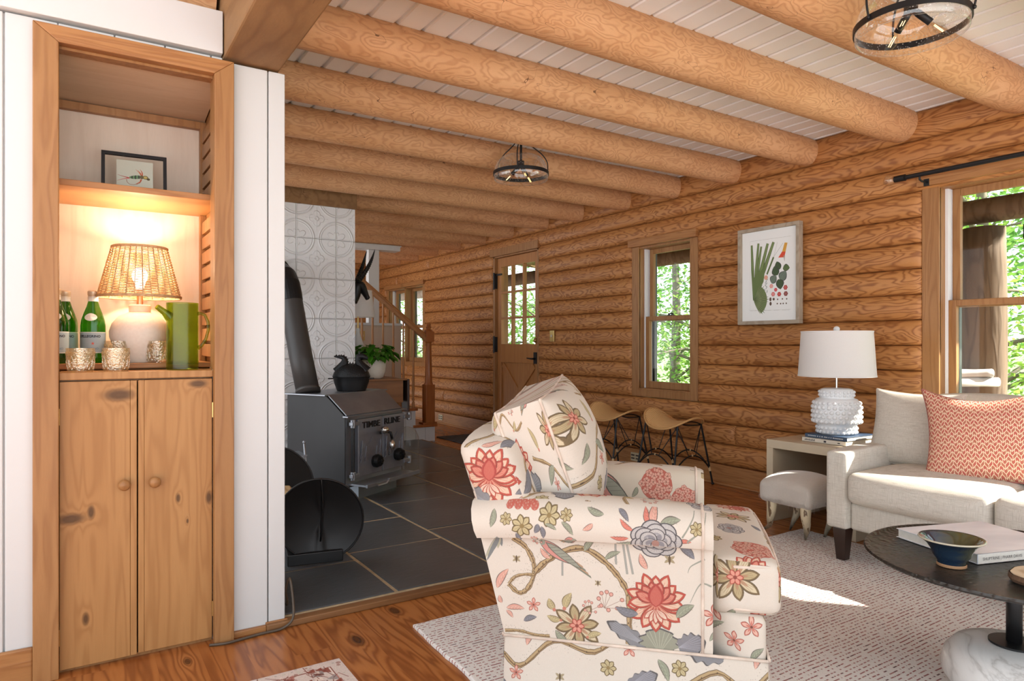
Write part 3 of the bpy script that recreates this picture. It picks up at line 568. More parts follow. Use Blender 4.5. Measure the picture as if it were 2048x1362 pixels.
# ------------------------------------------------------------ room shell
mb = MB(); mb.box(-3, 4.4, -2.2, 10.9, -.06, 0); struct(mb, 'floor', M['floor'])
def openings_cut(a, b, z0, z1, ops):
    segs = [(a, b)]
    for (ya, yb, za, zb) in ops:
        if min(zb, z1)-max(za, z0) > .05:
            new = []
            for (p, q) in segs:
                if yb <= p or ya >= q: new.append((p, q)); continue
                if ya > p: new.append((p, ya))
                if yb < q: new.append((yb, q))
            segs = new
    return segs
def log_wall(name, mat, face, a, b, ops, mapper, seed=1):
    g = random.Random(seed); mb = MB(); zs = [.147]
    k = -6
    zs = [.147]+[1.065+.152*i for i in range(-5, 10)]; zs[-1] = 2.45
    for r in range(len(zs)-1):
        z0, z1 = zs[r], zs[r+1]; hh = z1-z0
        for (p, q) in openings_cut(a, b, z0, z1, ops):
            cuts = [p]
            if q-p > 2.2: cuts.append(g.uniform(p+.7, q-.7))
            cuts.append(q)
            for i in range(len(cuts)-1):
                s0, s1 = cuts[i], cuts[i+1]; L = s1-s0; n = max(2, int(L/.3)); st = [s0, s0+.008, s0+.022, s0+.05]+[s0+.05+(L-.1)*j/n for j in range(1, n)]+[s1-.05, s1-.022, s1-.008, s1]
                v = []; prof = 9
                for j, s in enumerate(st):
                    m_ = len(st)-1-j; e = min(j, m_); amp = (.35, .62, .86, 1)[min(e, 3)]; am = .046*amp*(1+.10*mnoise.noise(Vector((s*1.3, r*3.1, seed)))); zz = mnoise.noise(Vector((s*.6, r*2.7, seed+4)))*.004
                    ring = [(face+.19, z0)]
                    for t in range(prof+1):
                        an = PI*t/prof; ring.append((face+.012-am*sin(an)**.7, z0+hh*(.5-.5*cos(an))+(zz if 0 < t < prof else 0)))
                    ring.append((face+.19, z1)); v += [mapper(s, d, z) for (d, z) in ring]
                w = prof+3; fs = [(j*w+t, (j+1)*w+t, (j+1)*w+(t+1) % w, j*w+(t+1) % w) for j in range(len(st)-1) for t in range(w)]
                fs += [tuple(range(w)), tuple(range(len(st)*w-1, (len(st)-1)*w-1, -1))]; mb.add(v, fs)
    return struct(mb, name, mat, auto=42)
OPS = [(-.45, 2.055, .62, 2.02), (3.765, 4.53, .60, 1.975), (5.985, 6.92, 0, 2.12), (8.80, 10.22, .74, 1.99)]
log_wall('wall_right', M['log'], 4.2, -3.4, 10.6, OPS, lambda s, d, z: (d, s, z))
log_wall('wall_back', M['log_end'], 10.6, 1.2, 4.2, [], lambda s, d, z: (s, d, z), 7)
for (n_, (a_, b_)) in enumerate(((-3.4, 5.985), (6.92, 10.6))):
    mb = MB(); mb.box(4.165, 4.39, a_, b_, 0, .147); mb.prism([(4.165, 0), (4.145, 0), (4.148, .012), (4.165, .02)], a_, b_, 'xz')
    struct(mb, 'baseboard_right' if n_ == 0 else 'baseboard_right_far', M['cedar_h'], bevel=.003)
# ceiling boards with V joints
mb = MB(); x = -.60; i = 0
while x < 4.35:
    x1 = x+.125; mb.prism([(x+.018, 2.452), (x+.022, 2.446), (x1-.003, 2.446), (x1+.0, 2.450), (x1, 2.468), (x+.018, 2.468)], -3.2 if x > 2.6 else -.7, 3.6 if x < .45 else 10.75, 'xz'); x = x1; i += 1
mb.box(2.6, 4.38, -3.2, 3.6, 2.464, 2.52); mb.box(-.6, 2.6, -.7, 3.6, 2.464, 2.52); mb.box(.52, 4.38, 3.6, 10.75, 2.464, 2.52); struct(mb, 'ceiling', M['ceilpaint'])
# log ceiling beams
BY = [.96, 1.57, 2.18, 2.80, 3.42, 4.02, 4.61, 5.28, 5.86, 6.53, 7.14, 7.78, 8.42, 9.06, 9.70]
names = ['behind the near glass ceiling light', 'passing beside the near glass ceiling light', 'second in front of the picture, ending over the big window', 'long split beam above the botanical print', 'fourth from the front, curly grained', 'just in front of the far ceiling light',
         'just beyond the far glass ceiling light', 'over the stove, before the white tin panel', 'above the white tin chimney', 'just past the white tin chimney', 'over the entry door', 'just past the entry door', 'above the white post of the stair', 'over the far pair of windows', 'farthest back in the room']
for i, y in enumerate(BY):
    g = random.Random(i+3); pts = []; rs = []; x0 = .655 if i > 2 else .655
    st = [x0+(4.185-x0)*t/26 for t in range(27)]; R0 = {1: .112, 2: .111, 3: .097}.get(i, .094)
    for x in st:
        pts.append((x, y-.012+.006*mnoise.noise(Vector((x*.8, i, 0))), 2.278+R0+.005*mnoise.noise(Vector((x*.8, i, 9))))); rs.append(R0*(1+.04*mnoise.noise(Vector((x*1.1, i*2.2, 3)))))
    rs[-1] *= .93
    mb = MB(); mb.tube(pts, rs, 28)
    if i in (3,):   # a long drying check
        pass
    o = mb.build('ceiling_beam', beam_mat(i % 5), auto=50)
    tag(o, 'peeled log ceiling beam %s' % names[i], 'beam', 'log ceiling beams')
# short beam ends left of the sawn timber
for i, y in enumerate((2.80, 3.42)):
    mb = MB(); mb.tube([(-1.2+1.64*t/8, y, 2.385) for t in range(9)], .116, 24); o = mb.build('ceiling_beam', beam_mat(i), auto=50)
    tag(o, 'log beam end seen above the white board over the cupboard' if i == 0 else 'second log beam end behind the white board over the cupboard', 'beam', 'log ceiling beams')
mb = MB(); mb.box(.452, .655, -1.5, 7.6, 2.107, 2.44); o = mb.build('timber_beam', M['timber'], bevel=.008)
tag(o, 'square rough-sawn timber girder resting on the white wall end', 'beam')
# ------------------------------------------------------------ cupboard wall on the left
mb = MB(); CY = 2.64
xs = [-1.6, -1.25, -.9, -.545, -.187, -.045]
for i in range(len(xs)-1): mb.box(xs[i]+.003, xs[i+1]-.002, CY, 2.68, 0, 2.11)
mb.box(-1.6, -.045, 2.652, 2.70, 0, 2.11)
struct(mb, 'wall_left', M['paint'], bevel=.003); mb = MB()
for x0, x1 in ((-.045, .11), (.114, .262), (.266, .41), (.414, .45)): mb.box(x0, x1, CY, 2.68, 2.062, 2.11)
mb.box(-1.6, .448, 2.615, 2.68, 2.116, 2.268); struct(mb, 'trim_10', M['paint'], bevel=.003); mb = MB()
for x0, x1 in ((.42, .608), (.612, .672)): mb.box(x0, x1, CY, 2.68, 0, 2.098)
mb.box(.60, .669, 2.67, 3.3, 0, 2.098)
struct(mb, 'wall_left_end', M['paint'], bevel=.003)
mb = MB(); mb.box(-1.6, -.112, 2.622, CY, 0, .112); struct(mb, 'baseboard_left', M['cedar_h'], bevel=.004)
mb = MB(); mb.box(.485, .60, 2.622, CY, 0, .022); mb.box(.60, .680, 2.63, CY+.001, 0, .030); struct(mb, 'trim_4', M['cedar_h'], bevel=.003)
def cas(name, prof_pts, mat):
    mb = MB(); mb.add(*prof_pts); return struct(mb, name, mat, bevel=.003)
t_, b_ = 2.605, 2.642      # mitred casing: outer -0.112..0.484, inner -0.043..0.418
def mitre(pts): 
    n = len(pts); return [(x, t_, z) for x, z in pts]+[(x, b_, z) for x, z in pts], [tuple(range(n)), tuple(range(2*n-1, n-1, -1))]+[(i, (i+1) % n, (i+1) % n+n, i+n) for i in range(n)]
cas('trim_1', mitre([(-.112, 0), (-.043, 0), (-.043, 2.036), (-.112, 2.090)]), M['cedar'])
cas('trim_2', mitre([(.418, 0), (.484, 0), (.484, 2.090), (.418, 2.036)]), M['cedar'])
cas('trim_3', mitre([(-.112, 2.090), (-.043, 2.036), (.418, 2.036), (.484, 2.090)]), M['cedar_h'])
# alcove interior
mb = MB(); mb.box(-.16, .52, 3.0705, 3.09, .979, 2.06); mb.box(-.16, -.1405, 2.645, 3.07, .979, 2.06); struct(mb, 'wall_alcove', M['ply'])
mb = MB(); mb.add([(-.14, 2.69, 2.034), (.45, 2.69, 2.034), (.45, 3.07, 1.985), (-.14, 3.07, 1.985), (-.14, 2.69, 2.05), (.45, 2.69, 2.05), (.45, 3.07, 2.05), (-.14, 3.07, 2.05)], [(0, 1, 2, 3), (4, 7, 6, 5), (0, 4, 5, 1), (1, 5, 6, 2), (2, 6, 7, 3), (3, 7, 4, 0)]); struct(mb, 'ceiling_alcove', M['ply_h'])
mb = MB(); mb.box(.4185, .432, 2.643, 2.70, .98, 2.036); mb.box(-.056, -.0435, 2.643, 2.70, .98, 2.036); mb.box(-.0435, .4185, 2.643, 2.69, 2.028, 2.05); struct(mb, 'trim_5', M['cedar'])
mb = MB(); mb.box(.455, .475, 2.70, 3.07, .98, 2.04)
mb.box(.432, .455, 3.035, 3.069, 1.0, 1.6); mb.box(.432, .455, 3.035, 3.069, 1.62, 1.98); mb.box(-.14, .455, 3.04, 3.069, 1.955, 1.985)
for z in [1.02+.062*k for k in range(9)]: mb.prism([(2.72, z), (3.03, z+.004), (3.03, z+.052), (2.72, z+.05)], .438, .4545, 'yz')
for z in [1.64+.062*k for k in range(5)]: mb.prism([(2.72, z), (3.03, z+.004), (3.03, z+.052), (2.72, z+.05)], .438, .4545, 'yz')
struct(mb, 'trim_6', M['cedar'], bevel=.002)
# ------------------------------------------------------------ windows and entry door in the log wall
def window(idx, y0, y1, z0, z1, zm, head_h=.062, left=True, right=True, cw=.085):
    w = thing('window_%d' % idx, None, None, kind='structure')
    def P(mb, n, m='cedar', **k): return mb.build(n, M[m], w, **k)
    mb = MB(); mb.box(4.152, 4.21, y0-.012, y1+.012, z1-.004, z1+head_h); P(mb, 'head_casing', 'cedar_h', bevel=.003)
    mb = MB(); ya, yb = y0, y1
    if left: mb.box(4.192, 4.215, y1-cw, y1, z0, z1); yb = y1-cw
    if right: mb.box(4.192, 4.215, y0, y0+cw, z0, z1); ya = y0+cw
    mb.box(4.192, 4.215, ya, yb, z0, z0+.06); P(mb, 'side_casing', 'cedar', bevel=.003)
    zb = z0+.06; mb = MB(); mb.box(4.205, 4.39, ya-.02, ya, zb, z1); mb.box(4.205, 4.39, yb, yb+.02, zb, z1); mb.box(4.205, 4.39, ya-.02, yb+.02, z1-.02, z1); mb.box(4.198, 4.39, ya, yb, zb-.03, zb+.012)
    P(mb, 'window_frame', 'cedar')
    mb = MB(); mb.box(4.262, 4.30, yb-.016, yb, zb+.012, z1-.02); mb.box(4.31, 4.345, yb-.016, yb, zb+.012, z1-.02); mb.box(4.262, 4.345, ya, ya+.012, zb+.012, z1-.02); P(mb, 'track_liner', 'liner')
    def sash(x0, x1, za, zb_, nm, st=.042, bt=.05, tp=.042):
        mb = MB(); a, b = ya+.012, yb-.016
        mb.box(x0, x1, a, a+st, za, zb_); mb.box(x0, x1, b-st, b, za, zb_); mb.box(x0, x1, a+st, b-st, za, za+bt); mb.box(x0, x1, a+st, b-st, zb_-tp, zb_)
        s = P(mb, nm, 'cedar', bevel=.003); g = MB(); g.box((x0+x1)/2-.002, (x0+x1)/2+.002, a+st-.004, b-st+.004, za+bt-.004, zb_-tp+.004); g.build('pane', M['glass'], s); return a, b
    a, b = sash(4.312, 4.345, zm-.02, z1-.02, 'upper_sash', bt=.035); sash(4.265, 4.298, zb+.012, zm+.022, 'lower_sash', tp=.035, bt=.06)
    mb = MB(); mb.box(4.355, 4.385, ya, ya+.03, zb+.012, z1-.02); mb.box(4.355, 4.385, yb-.035, yb, zb+.012, z1-.02); mb.box(4.355, 4.385, ya, yb, z1-.045, z1-.02); mb.box(4.355, 4.385, ya, yb, zm-.015, zm+.01); P(mb, 'storm_frame', 'screenframe')
    mb = MB(); yc = (a+b)/2; mb.box(4.265, 4.30, yc-.025, yc+.025, zm+.022, zm+.03); mb.tube([(4.275, yc-.035, zm+.036), (4.28, yc, zm+.040), (4.285, yc+.03, zm+.036)], .006, 8); P(mb, 'sash_lock', 'black')
    return w
window(1, 3.765, 4.53, .615, 1.935, 1.295)
window(2, .80, 2.055, .62, 1.995, 1.305, .075, left=True, right=False, cw=.095)
window(3, -.45, .80, .62, 1.995, 1.305, .075, left=False, right=True, cw=.095)
window(4, 9.52, 10.22, .745, 1.935, 1.335, .055, right=False)
window(5, 8.80, 9.52, .745, 1.935, 1.335, .055, left=False)
# door
dr = thing('door_1', None, None, kind='structure')
mb = MB(); mb.box(4.155, 4.21, 5.95, 6.95, 2.105, 2.19); mb.box(4.19, 4.38, 6.888, 6.925, 0, 2.11); mb.box(4.19, 4.38, 5.98, 6.012, 0, 2.11); mb.box(4.19, 4.38, 5.98, 6.925, 2.09, 2.11); mb.build('door_frame', M['cedar'], dr, bevel=.003)
d0, d1, dx0, dx1 = 6.014, 6.886, 4.225, 4.268
mb = MB(); mb.box(dx0, dx1, d0, d0+.085, .01, 2.088); mb.box(dx0, dx1, d1-.085, d1, .01, 2.088); mb.box(dx0, dx1, d0+.085, d1-.085, 1.98, 2.088); mb.box(dx0, dx1, d0+.085, d1-.085, .86, 1.075); mb.box(dx0, dx1, d0+.085, d1-.085, .01, .20)
leafd = mb.build('door_leaf', M['door'], dr, bevel=.004)
ya, yb = d0+.085, d1-.085
mb = MB()
for i in (1, 2):
    y = ya+(yb-ya)*i/3; mb.box(dx0, dx1, y-.011, y+.011, 1.075, 1.98); z = 1.075+.905*i/3; mb.box(dx0+.001, dx1-.001, ya, yb, z-.011, z+.011)
mb.build('muntin', M['door'], leafd)
for i in range(3):
    for j in range(3):
        g = MB(); g.box(4.244, 4.248, ya+(yb-ya)*i/3+.009, ya+(yb-ya)*(i+1)/3-.009, 1.075+.905*j/3+.009, 1.075+.905*(j+1)/3-.009); g.build('pane', M['glass'], leafd)
mb = MB(); mb.box(4.243, 4.262, ya, yb, .20, .86)
for s in (-1, 1):
    ang = math.atan2(.66, (yb-ya))*s; c = Vector((0, (ya+yb)/2, .53)); dv = Vector((0, cos(ang), sin(ang))); nv = Vector((0, -sin(ang), cos(ang))); L = .46; hw = .046
    q = [c+dv*L*a+nv*hw*b for a, b in ((-1, -1), (1, -1), (1, 1), (-1, 1))]; q = [Vector((0, min(max(p.y, ya), yb), min(max(p.z, .2), .86))) for p in q]
    x0 = dx0+.002*(s+1); mb.add([(x0, p.y, p.z) for p in q]+[(4.25, p.y, p.z) for p in q], [(0, 1, 2, 3), (7, 6, 5, 4), (0, 4, 5, 1), (1, 5, 6, 2), (2, 6, 7, 3), (3, 7, 4, 0)])
mb.build('cross_panel', M['door'], leafd, bevel=.002)
mb = MB(); mb.box(4.20, 4.225, d0+.02, d0+.08, .86, .985); mb.tube([(4.2, d0+.05, .915), (4.17, d0+.05, .915), (4.165, d0+.08, .915), (4.168, d0+.16, .92)], [.012, .01, .009, .006], 8); mb.build('door_handle', M['black'], leafd)
mb = MB(); mb.ball((4.205, d0+.05, 1.115), .024, 10); mb.tube([(4.225, d0+.05, 1.115), (4.205, d0+.05, 1.115)], .028, 14); mb.build('deadbolt', M['brass'], leafd)
for z in (1.82, 1.07, .16):
    mb = MB(); mb.box(4.185, 4.225, d1-.004, d1+.022, z-.09, z+.09); mb.tube([(4.182, d1+.008, z-.1), (4.182, d1+.008, z+.1)], .01, 8)
    if z > 1.5: mb.box(4.205, 4.226, d1-.11, d1, z+.065, z+.085)
    mb.build('door_hinge', M['black'], leafd)
# ------------------------------------------------------------ hearth
mb = MB(); mb.box(.66, 3.18, 2.66, 7.15, 0, .0285)
hearth = thing('hearth', 'raised black slate hearth with sandy joints under the wood stove', 'hearth', (1.9, 4.6, 0))
mb.build('grout_bed', M['grout'], hearth, world=True)
mb = MB(); mb.box(.60, 3.22, 2.615, 2.66, 0, .026); mb.box(3.18, 3.22, 2.66, 7.15, 0, .026); mb.build('wood_edging', M['edge'], hearth, world=True, bevel=.005)
g = random.Random(4); mb = MB()
def slab(pts):
    n = len(pts); c = sum((Vector((p[0], p[1], 0)) for p in pts), Vector())/n; q = []
    for i in range(n):
        a = Vector((*pts[i], 0)); b = Vector((*pts[(i+1) % n], 0)); q.append(a+(c-a).normalized()*.014)
        for t in (.33, .66): m_ = a.lerp(b, t); q.append(m_+(c-m_).normalized()*(.009+g.uniform(-.003, .003)))
    k = len(q); h_ = .030+g.uniform(-.002, .002)
    mb.add([(p.x, p.y, .015) for p in q]+[(p.x, p.y, h_) for p in q]+[(p.x+(c.x-p.x)*.012, p.y+(c.y-p.y)*.012, h_+.002) for p in q], [tuple(range(2*k, 3*k))]+[(i, (i+1) % k, (i+1) % k+k, i+k) for i in range(k)]+[(i+k, (i+1) % k+k, (i+1) % k+2*k, i+2*k) for i in range(k)])
cols = [(.66, 1.14), (1.14, 1.66), (1.66, 2.26), (2.26, 2.74), (2.74, 3.18)]
for ci, (xa, xb) in enumerate(cols):
    y = 2.66; off = (0, .12, .3, .06, .2)[ci]
    first = True; sk = (.06, .08, .05, .06, .0)[ci]
    while y < 7.1:
        h = g.uniform(.42, .82) if not first else .5+off; y1 = min(y+h, 7.15)
        if 7.15-y1 < .25: y1 = 7.15
        slab([(xa, y+(0 if first else 0)), (xb, y+(0 if first else sk*0)), (xb, y1), (xa, y1)]); y = y1; first = False
mb.build('slate_slab', M['slate'], hearth, world=True)
# ------------------------------------------------------------ tin clad chimney wall
mb = MB(); x0, x1, y0, y1 = -.6, 1.975, 5.50, 6.25
zz = .036; v = [(x0, y0, zz), (x1, y0, zz), (x1, y0, 2.206), (x0, y0, 2.206), (x1, y1, zz), (x1, y1, 2.206), (x0, y1, zz), (x0, y1, 2.206)]
mb.add(v, [(0, 1, 2, 3), (1, 4, 5, 2), (4, 6, 7, 5), (6, 0, 3, 7), (3, 2, 5, 7)]); tw = struct(mb, 'wall_chimney', M['tin'], fix=True)
uv = tw.data.uv_layers.new(name='UVMap')
for p in tw.data.polygons:
    for li in p.loop_indices:
        co = tw.data.vertices[tw.data.loops[li].vertex_index].co; u = co.x-1.975 if abs(p.normal.y) > .5 else co.y
        uv.data[li].uv = ((u+.325*.5)/.325, (co.z+.02)/.325)
mb = MB(); mb.box(-.6, 1.982, 5.472, 5.502, 2.20, 2.335); mb.box(-.6, 1.975, 5.502, 6.25, 2.206, 2.26); struct(mb, 'trim_7', M['timber'], bevel=.004)
# ------------------------------------------------------------ stove and things around it
M['steel'] = plain('stove_plate', (.42, .44, .48), .38, .8, mottle=.35, scale=2.5)
M['steelblack'] = plain('stove_side_black', (.035, .036, .038), .45, .3, mottle=.3, scale=2)
M['cast'] = plain('cast_door', (.34, .36, .41), .45, .75, mottle=.3, scale=5, bmp=.35, bscale=45)
M['greyplate'] = plain('grey_pedestal', (.38, .41, .45), .35, .8, mottle=.15)
M['pipe'] = wood('stove_pipe', (.085, .075, .07), (.055, .052, .05), (.03, .03, .03), scale=(1, 1, .5), freq=2, rings=1, rough=.42, contrast=.4, fine=.3)
st = thing('wood_stove', 'black steel wood stove with stepped top and cast double doors', 'stove', (1.505, 4.383, 0), rad(30))
def S(mb, n, m, **k): return mb.build(n, M[m], st, **k)
mb = MB(); prof = [(0, .12), (0, .59), (.162, .722), (.52, .722), (.52, .12)]
mb.prism(prof, 0, .006, 'yz'); mb.prism(prof, .624, .63, 'yz'); mb.box(.006, .624, .514, .52, .12, .722); mb.box(.0, .63, 0, .52, .112, .12); body = S(mb, 'side_plate', 'steelblack', bevel=.003)
mb = MB(); mb.box(.006, .624, 0, .01, .12, .59); S(mb, 'front_plate', 'steel')
mb = MB(); mb.box(-.022, .652, .155, .545, .722, .732); S(mb, 'top_plate', 'steel', bevel=.002)
mb = MB(); mb.prism([(.002, .592), (.164, .724), (.158, .731), (-.004, .599)], .012, .618, 'yz'); mb.prism([(-.035, .585), (.01, .585), (.01, .595), (-.035, .593)], -.012, .642, 'yz'); S(mb, 'slope_plate', 'steel', bevel=.001)
mb = MB(); mb.box(.10, .52, -.03, .42, .03, .113); S(mb, 'pedestal', 'greyplate')
mb = MB(); mb.box(.03, .62, -.155, 0, .130, .142); mb.box(.26, .62, -.165, -.150, .126, .152); mb.box(.03, .12, -.165, -.15, .126, .148); mb.tube([(.12, -.157, .138), (.145, -.157, .122), (.235, -.157, .122), (.26, -.157, .138)], .009, 8); S(mb, 'ash_shelf', 'steel', bevel=.001)
def relief(mb, x0, x1, yb):   # mountains and firs in low relief
    pass
for sgn, (xa, xb) in ((0, (.092, .352)), (1, (.358, .612))):
    mb = MB(); mb.box(xa, xb, -.034, -.002, .175, .565); dd = S(mb, 'stove_door', 'cast', bevel=.006)
    mb = MB(); mb.prism([(xa+.02, .492), (xb-.004 if sgn == 0 else xb-.02, .492), (xb-.004 if sgn == 0 else xb-.02, .545), (xa+.02 if sgn == 0 else xa+.004, .545)], -.037, -.034, 'xz')
    cx = (xa+xb)/2
    if sgn == 0: mb.prism([(xa+.01, .30), (xa+.07, .40), (xa+.10, .375), (xa+.15, .435), (xb-.01, .33), (xb-.01, .30)], -.040, -.034, 'xz')
    else: mb.prism([(xa+.01, .31), (xa+.05, .36), (xa+.09, .33), (xa+.16, .44), (xa+.2, .38), (xb-.02, .42), (xb-.01, .30)], -.040, -.034, 'xz')
    for (fx, fh) in ((xa+.035, .14), (xa+.075, .10), (xb-.03, .13), (xb-.07, .09)):
        for k in range(6):
            z = .27+fh*k/6; w_ = .022*(1-k/7); mb.prism([(fx-w_, z), (fx+w_, z), (fx, z+fh/4)], -.046, -.036, 'xz')
    mb.build('mountain_relief', M['cast'], dd, bevel=.002)
    kx, kz = (.275, .262) if sgn == 0 else (.525, .272)
    mb = MB(); mb.tube([(kx, -.034, kz), (kx, -.055, kz)], .046, 22); mb.tube([(kx, -.055, kz), (kx, -.078, kz)], [.044, .036], 22)
    for k in range(8): a = k*PI/4; mb.box(-.003, .003, -.004, .004, 0, .034, M=Matrix.Translation((kx, -.080, kz)) @ Matrix.Rotation(a, 4, 'Y'))
    mb.tube([(kx, -.078, kz), (kx, -.10, kz)], [.012, .009], 10); mb.build('draft_cap', M['black'], dd, bevel=.001)
mb = MB(); mb.tube([(.33, -.04, .45), (.30, -.085, .472)], .012, 10); mb.tube([(.30, -.08, .47), (.288, -.10, .476), (.27, -.125, .48)], [.012, .027, .016], 14); mb.ball((.286, -.11, .478), .030, 12, sc=(1, .8, .85)); S(mb, 'door_handle', 'nickel', smooth=True)
mb = MB(); mb.tube([(.385, -.04, .45), (.40, -.07, .445), (.41, -.075, .40)], .010, 10); h2 = S(mb, 'door_handle', 'black', smooth=True)
mb = MB(); mb.tube([(.40, -.078, .395), (.397, -.082, .375), (.393, -.088, .345), (.39, -.09, .325)], [.010, .022, .022, .008], 14); mb.build('grip', M['nickel'], h2, smooth=True)
for (hx, hz) in ((.045, .54), (.045, .19), (.655, .535), (.655, .21)):
    mb = MB(); a, b = (hx-.02, .10) if hx < .3 else (.60, hx+.03); mb.box(a, b, -.045, -.01, hz-.013, hz+.013); mb.tube([(hx if hx < .3 else hx+.02, -.03, hz-.028), (hx if hx < .3 else hx+.02, -.03, hz+.03)], .018, 12); S(mb, 'door_hinge', 'steel', bevel=.004)
mb = MB(); mb.tube([(.045, -.028, .21), (.045, -.028, .515)], .013, 10); S(mb, 'hinge_rod', 'steelblack')
for k, (xx, w_) in enumerate(((.098, .016), (.098, .022), (.098, .016))): pass
def stove_text(s, x, z, size):
    o = text_part(s, size, lambda a, b, c: (x+a*1.42, -.0395-c, z+b*1.2), 'lettering', M['black'], st, depth=.003, bold=.0004); return o
stove_text('TIMBE', .128, .502, .050); stove_text('RLINE', .364, .506, .050)
# stove pipe with elbow into the wall thimble
pp = thing('stove_pipe', 'leaning black stove pipe with elbow turning into the tin wall', 'stove pipe', (1.372, 4.765, .732))
path = [(1.372, 4.765, .733), (1.345, 4.86, 1.0), (1.315, 4.985, 1.37), (1.312, 4.995, 1.40)]
mb = MB(); mb.tube(path, .080, 28); mb.tube([path[0], Vector(path[0])+Vector((0, .01, .02))], .086, 28); mb.build('straight_pipe', M['pipe'], pp, smooth=True, world=True)
mb = MB(); mb.tube([(1.313, 4.99, 1.385), (1.31, 5.0, 1.43), (1.305, 5.03, 1.50), (1.30, 5.10, 1.565), (1.295, 5.20, 1.60), (1.29, 5.42, 1.605)], .083, 28); mb.build('elbow', M['black'], pp, auto=12, world=True)
mb = MB(); T = Matrix.Translation((1.285, 5.5, 1.605)) @ Matrix.Rotation(rad(90), 4, 'X')
mb.lathe([(.085, .001), (.165, .001), (.168, .02), (.150, .028), (.146, .055), (.125, .062), (.120, .085), (.085, .09)], n=40, M=T); mb.build('wall_collar', M['black'], pp, auto=30, world=True)
# dragon steamer
kt = thing('dragon_kettle', 'black cast-iron steamer with a dragon-shaped lid on the stove top', 'kettle', (1.90, 5.02, .7325))
KX = Matrix.Translation((1.695, 4.795, .7325)) @ Matrix.Rotation(rad(-28), 4, 'Z')
kt.location = (1.695, 4.795, .7325); kt.rotation_euler = (0, 0, rad(-28))
mb = MB(); mb.lathe([(.098, 0), (.104, .004), (.124, .06), (.132, .098), (.136, .102), (.130, .106)], n=40, sy=.72); mb.box(-.165, -.125, -.018, .018, .086, .094); mb.box(.125, .16, -.018, .018, .086, .094); mb.build('pot', M['black'], kt, auto=30)
mb = MB(); mb.lathe([(.136, .104), (.134, .112), (.125, .135), (.105, .163), (.078, .183), (.045, .196), (.001, .2)], n=40, sy=.72)
M['scales'] = plain('dragon_scales', (.014, .014, .015), .4, .4, mottle=.2, bmp=.9, bscale=120)
lid = mb.build('lid', M['scales'], kt, smooth=True)
neck = smoothpath([(.105, 0, .14), (.075, 0, .175), (.053, 0, .21), (.05, 0, .235), (.062, 0, .252), (.085, 0, .250), (.108, 0, .243)], 4); rn = [.045-.024*min(1, i/10) if i < 14 else .022-.0008*(i-14) for i in range(len(neck))]
mb = MB(); mb.tube(neck, rn, 14); mb.ball((.075, 0, .252), .023, 10, sc=(1.25, .8, .9)); mb.tube([(.09, 0, .242), (.118, 0, .238)], [.012, .011], 10)
for sy in (-1, 1): mb.tube([(.062, sy*.012, .268), (.055, sy*.014, .29)], [.006, .001], 6)
for i in range(2, 17, 2):
    p = neck[min(i, len(neck)-1)]; q = neck[i+1]-neck[i-1]; nr = Vector((-q.z, 0, q.x)).normalized(); b_ = p+nr*rn[i]*.8; t_v = q.normalized()
    mb.add([b_-t_v*.009+Vector((0, .003, 0)), b_+t_v*.009+Vector((0, .003, 0)), b_+nr*.014, b_-t_v*.009-Vector((0, .003, 0)), b_+t_v*.009-Vector((0, .003, 0))], [(0, 1, 2), (4, 3, 2), (0, 2, 3), (1, 4, 2), (0, 3, 4, 1)])
mb.build('dragon_head', M['black'], lid, smooth=False)
tail = smoothpath([(-.10, 0, .135), (-.07, 0, .17), (-.052, 0, .20), (-.05, 0, .225), (-.062, 0, .242), (-.09, 0, .246), (-.125, 0, .252)], 4); rt = [.042-.038*i/(len(tail)-1) for i in range(len(tail))]
mb = MB(); mb.tube(tail, rt, 14)
for i in range(2, 23, 2):
    p = tail[min(i, len(tail)-2)]; q = tail[min(i+1, len(tail)-1)]-tail[i-1]; nr = Vector((q.z, 0, -q.x)).normalized(); b_ = p+nr*rt[i]*.8; t_v = q.normalized()
    mb.add([b_-t_v*.009+Vector((0, .003, 0)), b_+t_v*.009+Vector((0, .003, 0)), b_+nr*.012, b_-t_v*.009-Vector((0, .003, 0)), b_+t_v*.009-Vector((0, .003, 0))], [(0, 1, 2), (4, 3, 2), (0, 2, 3), (1, 4, 2), (0, 3, 4, 1)])
mb.build('dragon_tail', M['black'], lid)
mb = MB()
for x in (-.03, -.01, .01, .03): mb.prism([(x-.009, .194), (x+.009, .194), (x, .212)], -.003, .003, 'xz')
mb.build('back_spikes', M['black'], lid)
# glass cloche beside the stove
cl = thing('glass_cloche', 'tall clear glass bell jar standing on the slate right of the stove', 'glass jar', (2.235, 5.03, .032))
M['clearglass'] = glass('clear_glass', (.93, .93, .90), refl=.16); M['amberglass'] = glass('amber_glass', (.93, .84, .74), refl=.16)
mb = MB(); mb.lathe([(.098, 0), (.102, .01), (.1, .25), (.094, .30), (.075, .345), (.045, .372), (.001, .382)], n=36); mb.build('bell', M['clearglass'], cl, smooth=True)
mb = MB(); mb.lathe([(.1, .0), (.112, .0), (.112, .012), (.1, .014)], n=36); mb.build('rim', M['clearglass'], cl, smooth=True)
